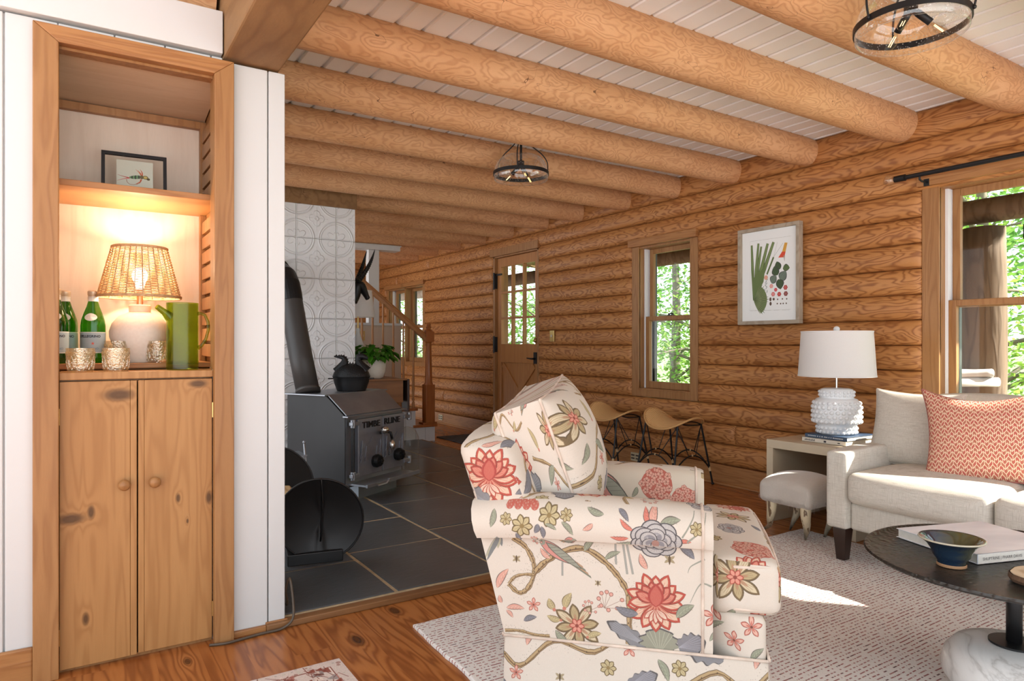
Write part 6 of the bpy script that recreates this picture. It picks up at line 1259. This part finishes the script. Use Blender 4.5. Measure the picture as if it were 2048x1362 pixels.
text_part('I C', .021, lambda a, b, c: (.225+a, -.0012-c, .009+b), 'lettering', M['greyink'], bk)
def bowlmat():
    m, nt, p = newmat('green_blue_glaze'); tc = nt.nodes.new('ShaderNodeTexCoord'); s = nd(nt, 'ShaderNodeSeparateXYZ', {0: tc.outputs['Object']}); n = noise(nt, nd(nt, 'ShaderNodeVectorMath', {0: tc.outputs['Object'], 1: (6, 6, 60)}, operation='MULTIPLY').outputs[0], 1, 3)
    sw = mt(nt, 'MINIMUM', mt(nt, 'MAXIMUM', mt(nt, 'ADD', mt(nt, 'MULTIPLY', s.outputs[0], 18.0), mt(nt, 'MULTIPLY', mt(nt, 'SUBTRACT', n, .35), 1.5)), 0.0), 1.0); c = mixc(nt, sw, (.010, .018, .045), (.085, .075, .020)); c = mixc(nt, mt(nt, 'MULTIPLY', n, .35), c, (.03, .08, .09))
    nt.links.new(c, p.inputs['Base Color']); setp(p, rough=.08, coat=.6); return m
bw = thing('ceramic_bowl', 'flared dark blue and green glazed bowl on the round metal table', 'bowl', (2.176, .983, TT), rad(-37))
mb = MB(); mb.lathe([(.034, .0), (.036, .001), (.036, .010), (.040, .018), (.050, .032), (.054, .046), (.066, .064), (.082, .076), (.086, .079), (.084, .082), (.078, .080), (.060, .066), (.046, .046), (.036, .030), (.012, .022), (.001, .022)], n=52); bo = mb.build('body', bowlmat(), bw, smooth=True)
M['clay'] = plain('bare_clay', (.40, .22, .11), .7); mb = MB(); mb.lathe([(.0345, .0), (.0385, .0), (.0385, .006), (.037, .008)], n=40); mb.build('foot_ring', M['clay'], bw)
mb = MB(); mb.lathe([(.0835, .0822), (.0865, .0815), (.0872, .079), (.0855, .0775)], n=52); mb.build('rim', plain('pale_glaze_rim', (.50, .47, .36), .15), bw, smooth=True)
ws = thing('wood_slice_coaster', 'round slice of wood with bark edge at the right of the metal table', 'coaster', (2.224, .775, TT))
mb = MB(); R_ = random.Random(1); q = [(.078*(1+.05*sin(3*a)+.02*R_.uniform(-1, 1))) for a in [2*PI*i/30 for i in range(30)]]; P_ = lambda z, k: [(q[i]*k*cos(2*PI*i/30), q[i]*k*sin(2*PI*i/30), z) for i in range(30)]
mb.add(P_(.001, .94)+P_(.010, 1.0)+P_(.022, .97), [tuple(range(29, -1, -1))]+[(r*30+i, r*30+(i+1) % 30, (r+1)*30+(i+1) % 30, (r+1)*30+i) for r in (0, 1) for i in range(30)]); mb.build('bark', plain('coaster_bark', (.16, .085, .045), .9, mottle=.4, scale=60, bmp=.8, bscale=90), ws)
mb = MB(); mb.add(P_(.0215, .93)+P_(.0235, .92), [tuple(range(30, 60))]+[(i, (i+1) % 30, (i+1) % 30+30, i+30) for i in range(30)]); mb.build('face', wood('slice_face', (.70, .58, .42), (.62, .48, .32), (.45, .30, .18), scale=(1, 1, 1), freq=6, rings=6, rough=.7), ws)
# ------------------------------------------------------------ wicker saddle stools
def weave():
    m, nt, p = newmat('woven_seagrass'); tc = nt.nodes.new('ShaderNodeTexCoord'); s = nd(nt, 'ShaderNodeSeparateXYZ', {0: tc.outputs['UV']}); a = mt(nt, 'MULTIPLY', s.outputs[0], 26.0); b = mt(nt, 'MULTIPLY', s.outputs[1], 40.0)
    ch = mt(nt, 'MULTIPLY', mt(nt, 'FLOOR', a), .5); w1 = mt(nt, 'ABSOLUTE', mt(nt, 'SINE', mt(nt, 'MULTIPLY', mt(nt, 'ADD', b, ch), PI))); w2 = mt(nt, 'ABSOLUTE', mt(nt, 'SINE', mt(nt, 'MULTIPLY', a, PI))); h = mt(nt, 'MULTIPLY', w1, mt(nt, 'POWER', w2, .4))
    nt.links.new(mixc(nt, h, (.58, .32, .12), (.98, .62, .28)), p.inputs['Base Color']); setp(p, rough=.75); bump(nt, p, h, .8, .004); return m
M['weave'] = weave(); M['rattan'] = plain('rattan_binding', (.60, .42, .22), .6)
def stool():
    t = thing('wicker_stool', 'woven saddle-seat stool on black iron legs, standing below the small window', 'stool', (3.88, 3.73, 0), 0, 'wicker saddle stools along the log wall')
    n = 26; v = []; fs = []; uv = []; a_, b_ = .170, .235     # half sizes across (x) and along (y)
    def P_(r, a): 
        c, s = cos(a), sin(a); x = a_*r*math.copysign(abs(c)**.8, c); y = b_*r*math.copysign(abs(s)**.8, s); z = .485+(.080 if y > 0 else .042)*(y/b_)**2-.050*(x/a_)**2; return (x, y, z)
    v.append(P_(0, 0)); 
    for i in range(1, 9):
        for j in range(48): v.append(P_(i/8, 2*PI*j/48))
    fs = [(0, 1+j, 1+(j+1) % 48) for j in range(48)]+[(1+i*48+j, 1+(i+1)*48+j, 1+(i+1)*48+(j+1) % 48, 1+i*48+(j+1) % 48) for i in range(7) for j in range(48)]
    mb = MB(); mb.add(v, fs); N = len(v); mb.add([(x, y, z-.009) for x, y, z in v], [tuple(reversed(f)) for f in fs]); o = mb.build('seat', M['weave'], t, smooth=True, fix=False); u = o.data.uv_layers.new(name='UVMap')
    for l in o.data.loops: co = o.data.vertices[l.vertex_index].co; u.data[l.index].uv = ((co.x+.2)/.4, (co.y+.25)/.5)
    mb = MB(); rim = v[1+7*48:]; mb.tube([(x, y, z-.004) for x, y, z in rim], .0085, 8, closed=True); mb.build('woven_rim', M['weave'], o, smooth=True)
    tops = []; feet = []; lw = []
    for sx in (-1, 1):
        for sy in (-1, 1):
            tp = Vector((sx*.125, sy*.165, P_(0, 0)[2]+(.080 if sy > 0 else .042)*(.165/b_)**2-.050*(.125/a_)**2-.016)); ft_ = Vector((sx*.215, sy*.20, .004)); tops.append(tp); feet.append(ft_); mb = MB(); mb.tube([tp, ft_], .0075, 10); mb.ball(ft_+Vector((0, 0, .006)), .012, 8, sc=(1, 1, .8)); L = mb.build('leg', M['black'], t)
            w = ft_.lerp(tp, .26); mb = MB(); mb.tube([w-(tp-ft_).normalized()*.017, w+(tp-ft_).normalized()*.017], .0105, 10); mb.build('rattan_wrap', M['rattan'], L); lw.append(w)
    order = [(0, 1), (1, 3), (3, 2), (2, 0)]
    for (i, j) in order:
        a, b = lw[i], lw[j]; pk = (a+b)/2+Vector((0, 0, .115)); arc = [a.lerp(b, u)+Vector((0, 0, .115*(1-(2*u-1)**2))) for u in [k/12 for k in range(13)]]; mb = MB(); mb.tube(arc, .0055, 8)
        mb.build('arched_stretcher', M['black'], t, smooth=True); mb = MB(); mb.tube([tops[i], pk+(a-b)*.10], .0035, 6); mb.tube([tops[j], pk+(b-a)*.10], .0035, 6); mb.tube([tops[i].lerp(tops[j], .0), pk], .0035, 6) if False else None; mb.build('brace', M['black'], t)
        mb = MB(); mb.ball(pk, .009, 6); mb.build('rattan_knot', M['rattan'], t)
    mb = MB()
    for a, b in ((0, 1), (2, 3), (0, 2), (1, 3)):
        q = []
        for k in range(9):
            w = tops[a].lerp(tops[b], k/8); w.z = .485+(.080 if w.y > 0 else .042)*(w.y/b_)**2-.050*(w.x/a_)**2-.017; q.append(w)
        mb.tube(q, .0045, 6)
    mb.build('seat_ring', M['black'], t); return t
s1 = stool(); dup(s1, (3.88, 4.40, 0), 0, 'woven saddle-seat stool farther back, left of its twin and nearer the entry door')
s1['label'] = 'front woven saddle-seat stool, the right one below the small window'
# ------------------------------------------------------------ pictures and curtain rod on the log wall
bf = thing('picture_frame', 'weathered wood frame with a botanical print of palm fan and leaves', 'picture', (4.14, 3.055, 1.215))
M['greywood'] = wood('weathered_frame', (.48, .40, .30), (.40, .33, .25), (.26, .20, .14), scale=(6, 1, 1), freq=8, rings=4, rough=.8, contrast=.5)
ya, yb, za, zb = 2.802, 3.308, 1.213, 1.908
mb = MB(); f = .026
for (a, b, c, d) in ((ya, yb, za, za+f), (ya, yb, zb-f, zb), (ya, ya+f, za+f, zb-f), (yb-f, yb, za+f, zb-f)): mb.box(4.105, 4.150, a, b, c, d)
mb.build('frame', M['greywood'], bf, world=True, bevel=.003)
mb = MB(); mb.box(4.128, 4.150, ya+f, yb-f, za+f, zb-f); mb.build('backing', M['page'], bf, world=True)
m = imgmat('botanical', IMG_BOT, .45, 'EXTEND'); mb = MB(); mb.add([(4.127, yb-f, za+f), (4.127, ya+f, za+f), (4.127, ya+f, zb-f), (4.127, yb-f, zb-f)], [(0, 1, 2, 3)]); o = mb.build('print', m, bf, world=True, fix=False); u = o.data.uv_layers.new(name='UVMap')
for i, c in enumerate(((0, 0), (1, 0), (1, 1), (0, 1))): u.data[i].uv = c
cr_ = thing('curtain_rod', 'black curtain rod with clear glass ball finial above the large window', 'curtain rod', (4.08, 1.2, 2.05))
mb = MB(); mb.tube([(4.075, 2.12, 2.045), (4.075, -.8, 2.045)], .0135, 14); mb.tube([(4.075, 2.15, 2.045), (4.075, 2.09, 2.045)], .019, 14); mb.build('rod', M['black'], cr_, world=True)
mb = MB(); mb.tube([(4.075, 2.01, 2.045), (4.075, 2.01, 2.018), (4.10, 2.01, 2.01), (4.165, 2.01, 2.01)], .006, 8); mb.box(4.15, 4.16, 1.995, 2.025, 1.99, 2.03); mb.build('bracket', M['black'], cr_, world=True)
mb = MB(); mb.ball((4.075, 2.182, 2.045), .033, 8); mb.build('glass_finial', M['cutglass'], cr_, world=True)
# ------------------------------------------------------------ glass ceiling lights
def seeded():
    m, nt, p = newmat('seeded_glass'); nt.nodes.remove(p); tc = nt.nodes.new('ShaderNodeTexCoord'); v = nd(nt, 'ShaderNodeTexVoronoi', {'Vector': tc.outputs['Object'], 'Scale': 110}).outputs['Distance']; dots = mt(nt, 'LESS_THAN', v, .22)
    t = nd(nt, 'ShaderNodeBsdfTransparent', {0: (.95, .95, .94, 1)}); g = nd(nt, 'ShaderNodeBsdfGlossy', {0: (1, 1, 1, 1), 'Roughness': .05}); d = nd(nt, 'ShaderNodeBsdfTranslucent', {0: (1, 1, 1, 1)}); d2 = nd(nt, 'ShaderNodeBsdfDiffuse', {0: (.9, .9, .9, 1)}); dd = nd(nt, 'ShaderNodeMixShader', {0: .5, 1: d.outputs[0], 2: d2.outputs[0]})
    lw = nd(nt, 'ShaderNodeLayerWeight', {'Blend': .3}); m1 = nd(nt, 'ShaderNodeMixShader', {0: mt(nt, 'ADD', mt(nt, 'MULTIPLY', dots, .5), mt(nt, 'MULTIPLY', mt(nt, 'POWER', lw.outputs['Facing'], 2.0), .5)), 1: t.outputs[0], 2: dd.outputs[0]}); m2 = nd(nt, 'ShaderNodeMixShader', {0: facing(nt, .07, .6), 1: m1.outputs[0], 2: g.outputs[0]}); nt.links.new(m2.outputs[0], nt.nodes['Material Output'].inputs[0]); return m
M['seeded'] = seeded(); m, nt, p = newmat('filament'); p.inputs['Base Color'].default_value = (.9, .6, .25, 1); p.inputs['Emission Color'].default_value = (1, .62, .25, 1); setp(p, emis=2.5); M['filament'] = m
def fixture(lab, loc, rz):
    t = thing('ceiling_light', lab, 'ceiling light', loc, rz, 'seeded glass semi-flush ceiling lights'); zc = 2.446-loc[2]
    mb = MB(); mb.lathe([(.066, zc), (.066, zc-.018), (.055, zc-.026), (.001, zc-.028)], n=36); mb.build('canopy', M['black'], t, auto=40)
    mb = MB(); mb.tube([(0, 0, zc-.02), (0, 0, .06)], .008, 10); mb.tube([(0, 0, .085), (0, 0, .045)], .022, 16); st_ = mb.build('stem', M['black'], t)
    mb = MB(); mb.lathe([(.11, .112), (.135, .10), (.158, .075), (.172, .04), (.178, .0), (.177, -.035), (.172, -.040), (.168, -.035)], n=64); mb.build('glass_shade', M['seeded'], t, smooth=True)
    mb = MB(); mb.lathe([(.179, -.010), (.183, -.010), (.183, .012), (.179, .012), (.179, -.010)], n=72); mb.build('ring', M['black'], t, auto=40)
    for k in range(3):
        a = 2*PI*k/3+.6; c, s = cos(a), sin(a); q = smoothpath([(r*c, r*s, z) for r, z in ((.045, zc-.02), (.05, zc-.045), (.085, zc-.07), (.15, zc-.11), (.188, .10), (.194, .05), (.185, .0))], 5); mb = MB(); mb.tube(q, .0038, 7); mb.ball((.186*c, .186*s, .001), .007, 8); mb.build('strap', M['black'], t, smooth=True)
        a += .45; c, s = cos(a), sin(a); d = Vector((c*.72, s*.72, -.69)); p0 = Vector((0, 0, .06)); mb = MB(); mb.tube([p0, p0+d*.03, p0+d*.085], [.006, .0125, .0125], 12); sk = mb.build('socket', M['black'], t, smooth=True)
        b0 = p0+d*.088; prof_ = [(0, .006), (.010, .008), (.022, .0165), (.036, .0185), (.055, .013), (.075, .004), (.082, .0008)]; mb = MB(); mb.tube([b0+d*u for u, r in prof_], [r for u, r in prof_], 16); bb = mb.build('bulb', M['clearglass'], t, smooth=True)
        mb = MB(); sd_ = d.cross(Vector((0, 0, 1))).normalized()
        for o_ in (-.004, .004): mb.tube([b0+d*.012+sd_*o_, b0+d*.05+sd_*o_], .0012, 5)
        mb.build('filament', M['filament'], bb)
    return t
fixture('near seeded glass ceiling light cut by the top edge of the picture', (2.465, 1.245, 2.19), rad(10)); fixture('far seeded glass ceiling light hanging small between two log beams', (2.465, 3.72, 2.19), rad(75))
# ------------------------------------------------------------ outdoors: deck, porch, trees
M['deck'] = plain('grey_deck', (.34, .31, .27), .8, mottle=.15); M['barklog'] = wood('porch_log', (.24, .17, .11), (.17, .115, .075), (.08, .05, .03), scale=(3, 3, .5), freq=3, rings=5, rough=.85, contrast=.6, fine=.6, bmp=.6)
M['porchwood'] = wood('porch_timber', (.42, .28, .16), (.34, .22, .12), (.2, .12, .06), scale=(3, .5, 3), freq=3, rings=5, rough=.75, contrast=.5)
M['weathered'] = plain('silvered_wood', (.58, .55, .52), .9, mottle=.25, scale=12)
mb = MB(); mb.box(4.42, 6.6, -4, 14, -.25, -.12); tag(mb.build('porch_deck', M['deck']), 'grey wooden porch deck outside the windows', 'deck')
mb = MB(); v = [(6.6, -20, -.5), (60, -20, 1.5), (60, 60, 1.5), (6.6, 60, -.5)]; mb.add(v+[(a, b, c-.3) for a, b, c in v], [(0, 1, 2, 3), (7, 6, 5, 4)]+[(i, (i+1) % 4, (i+1) % 4+4, i+4) for i in range(4)])
o = mb.build('ground_outside', leafmat('undergrowth', (.20, .32, .07), 0)); o['kind'] = 'structure'
for k, (y, r) in enumerate(((2.30, .142), (-4.6, .14), (6.3, .13), (10.2, .13))):
    mb = MB(); mb.tube([(5.55+.01*sin(z*3+k), y+.012*cos(z*2.3+k), z) for z in [-.12+2.03*i/8 for i in range(9)]], [r*(1.04-.008*i) for i in range(9)], 24)
    o = mb.build('porch_post', M['barklog'], smooth=True); tag(o, ('thick bark-brown log post right outside the large window', 'porch post standing farthest to the right, outside the frame', 'porch post outside between small window and entry door', 'porch post outside the far windows')[k], 'post', 'log porch posts')
mb = MB(); mb.tube([(5.55, y, 2.04) for y in (-3.5, 0, 4, 8, 13)], .09, 20); tag(mb.build('porch_beam', M['barklog'], smooth=True), 'log header beam lying across the porch posts', 'beam')
for k in range(12):
    y = 0.75+k*1.05; mb = MB(); mb.tube([(4.42, y, 2.33), (5.72, y, 2.235)], .065, 14); tag(mb.build('porch_rafter', M['porchwood'], smooth=True), 'one of the round log rafters of the porch roof seen through the windows', 'rafter', 'log rafters of the porch roof')
mb = MB(); mb.add([(4.41, .55, 2.42), (5.75, .55, 2.33), (5.75, 14, 2.33), (4.41, 14, 2.42), (4.41, .55, 2.46), (5.75, .55, 2.37), (5.75, 14, 2.37), (4.41, 14, 2.46)], [(3, 2, 1, 0), (4, 5, 6, 7), (0, 1, 5, 4), (1, 2, 6, 5), (2, 3, 7, 6), (3, 0, 4, 7)]); tag(mb.build('porch_roof', M['porchwood']), 'board porch roof above the log rafters outside', 'roof')
# weathered slab bench by the big post and the stair rail seen through the small window
bn = thing('log_bench', 'silvery weathered log slab bench outside the large window', 'bench', (5.1, 2.42, -.12))
mb = MB(); mb.tube(smoothpath([(4.75, 2.75, .86), (4.95, 2.60, .868), (5.2, 2.36, .862), (5.36, 2.16, .872)], 4), [.05]*6+[.055]*4+[.048]*3, 12, flat=.6); mb.tube([(4.78, 2.72, .80), (5.38, 2.13, .81)], .032, 8); mb.build('slab', M['weathered'], bn, world=True, smooth=True)
for (x, y) in ((4.86, 2.63), (5.02, 2.48), (5.18, 2.33)): mb = MB(); mb.tube([(x, y, -.12), (x, y, .80)], .045, 10); mb.build('leg', M['barklog'], bn, world=True, smooth=True)
rl = thing('stair_rail', 'pale sloping handrail outside the small window', 'railing', (6.9, 7.6, -.4)); mb = MB(); mb.tube([(6.7, 8.4, 1.25), (6.75, 7.0, .35), (6.78, 6.3, -.1)], .05, 4+4); mb.tube([(6.7, 8.4, .95), (6.75, 7.0, .05)], .03, 8); mb.build('rail', M['weathered'], rl, world=True)
for (y, z) in ((8.3, 1.2), (7.4, .6), (6.7, .15)): mb = MB(); mb.tube([(6.74, y, -.5), (6.74, y, z)], .035, 8); mb.build('post', M['weathered'], rl, world=True)
ln_ = thing('porch_lantern', 'small dark lantern hanging under the porch beam right of the log post', 'lantern', (5.42, 1.92, 1.62)); mb = MB(); mb.box(5.36, 5.48, 1.86, 1.98, 1.78, 1.88); mb.tube([(5.45, 1.92, 1.88), (5.47, 1.92, 1.97)], .008, 6); mb.box(5.37, 5.47, 1.87, 1.97, 1.64, 1.655); mb.build('housing', M['black'], ln_, world=True, bevel=.01); mb = MB(); mb.box(5.375, 5.465, 1.875, 1.965, 1.655, 1.78); mb.build('glass', M['clearglass'], ln_, world=True)
M['treebark'] = plain('tree_bark', (.20, .17, .13), .9, mottle=.3, scale=8, bmp=.6)
LV = [leafmat('leaf_spring', (.34, .52, .10), .5), leafmat('leaf_green', (.22, .42, .08), .5), leafmat('leaf_deep', (.12, .28, .06), .45)]
def tree(x, y, z, H, R, nl, mi, lab, seed, ls=.085, low=.12):
    g = random.Random(seed); t = thing('tree', lab, 'tree', (x, y, z), 0, 'trees beyond the porch'); tr = MB(); lf = MB()
    top = Vector((g.uniform(-.4, .4), g.uniform(-.4, .4), H*.75)); tr.tube(smoothpath([(0, 0, 0), (top.x*.4+.1, top.y*.3, H*.35), top], 4), [.11*H/6*(1-.09*i) for i in range(9)], 10); tips = []
    for k in range(16):
        u = g.uniform(low, .95); b = Vector((0, 0, 0)).lerp(top, u); a = g.uniform(0, 2*PI); L = R*g.uniform(.6, 1)*(1-.35*abs(u-.5)); e = b+Vector((cos(a)*L, sin(a)*L, L*g.uniform(.0, .5))); m_ = b.lerp(e, .5)+Vector((0, 0, .12*L)); q = smoothpath([b, m_, e], 3); tr.tube(q, [.035*(1-i/7.5) for i in range(7)], 6); tips += [b.lerp(e, s) for s in (.35, .6, .8, 1)]
    tr.build('trunk', M['treebark'], t, smooth=True); 
    for k in range(nl):
        c = g.choice(tips); d = Vector((g.gauss(0, 1), g.gauss(0, 1), g.gauss(0, .7)))*R*.22; p = c+d
        if p.z < .02*H: continue
        a = Vector((g.uniform(-1, 1), g.uniform(-1, 1), g.uniform(-.7, .5))).normalized(); b = a.cross(Vector((g.uniform(-1, 1), g.uniform(-1, 1), 1))).normalized(); s = ls*g.uniform(.6, 1.2)
        lf.add([p-a*s*.5, p+b*s*.28, p+a*s*.55, p-b*s*.28], [(0, 1, 2, 3)])
    tag(lf.build('foliage', LV[mi], t, fix=False), kind='stuff')
spec = [(8.6, 3.6, 6.0, 2.1, 4200, 0, 'bright green tree close behind the thick porch post'), (9.2, 5.3, 6.5, 2.2, 4200, 0, 'bright leafy tree left of the thick porch post'), (8.8, 1.9, 5.2, 2.0, 3600, 1, 'bushy tree at the right edge of the large window'),
    (9.4, 8.0, 6.5, 2.3, 4600, 1, 'tree with bare slanting trunk outside the small window'), (10.2, 9.8, 7.0, 2.3, 4600, 0, 'pale leafy tree filling the small window'), (8.3, 11.2, 3.2, 1.7, 4200, 1, 'low bush behind the panes of the entry door'), (10.0, 13.6, 6.5, 2.4, 4200, 0, 'airy tree seen through the door panes'),
    (9.0, 17.0, 6.0, 2.3, 3600, 2, 'darker tree outside the far windows'), (9.4, 20.5, 6.5, 2.6, 3600, 1, 'tree farthest off beyond the far windows'), (13.5, 6.0, 8.5, 3.4, 5200, 2, 'tall dark tree in the wood behind the porch post'), (14.0, 11.5, 8.5, 3.6, 5200, 2, 'tall tree in the wood behind the small window'), (13.0, 2.0, 8.0, 3.2, 4200, 2, 'tall tree in the wood at the far right'), (13.5, 17.0, 8.5, 3.6, 4600, 2, 'tall tree in the wood beyond the entry door')]
for i, (x, y, H, R, nl, mi, lab) in enumerate(spec): tree(x, y, -.5+(x-6.6)*.035, H, R, nl, mi, lab, i+20, .10 if x < 11 else .16, .05)
bpy.context.view_layer.update()
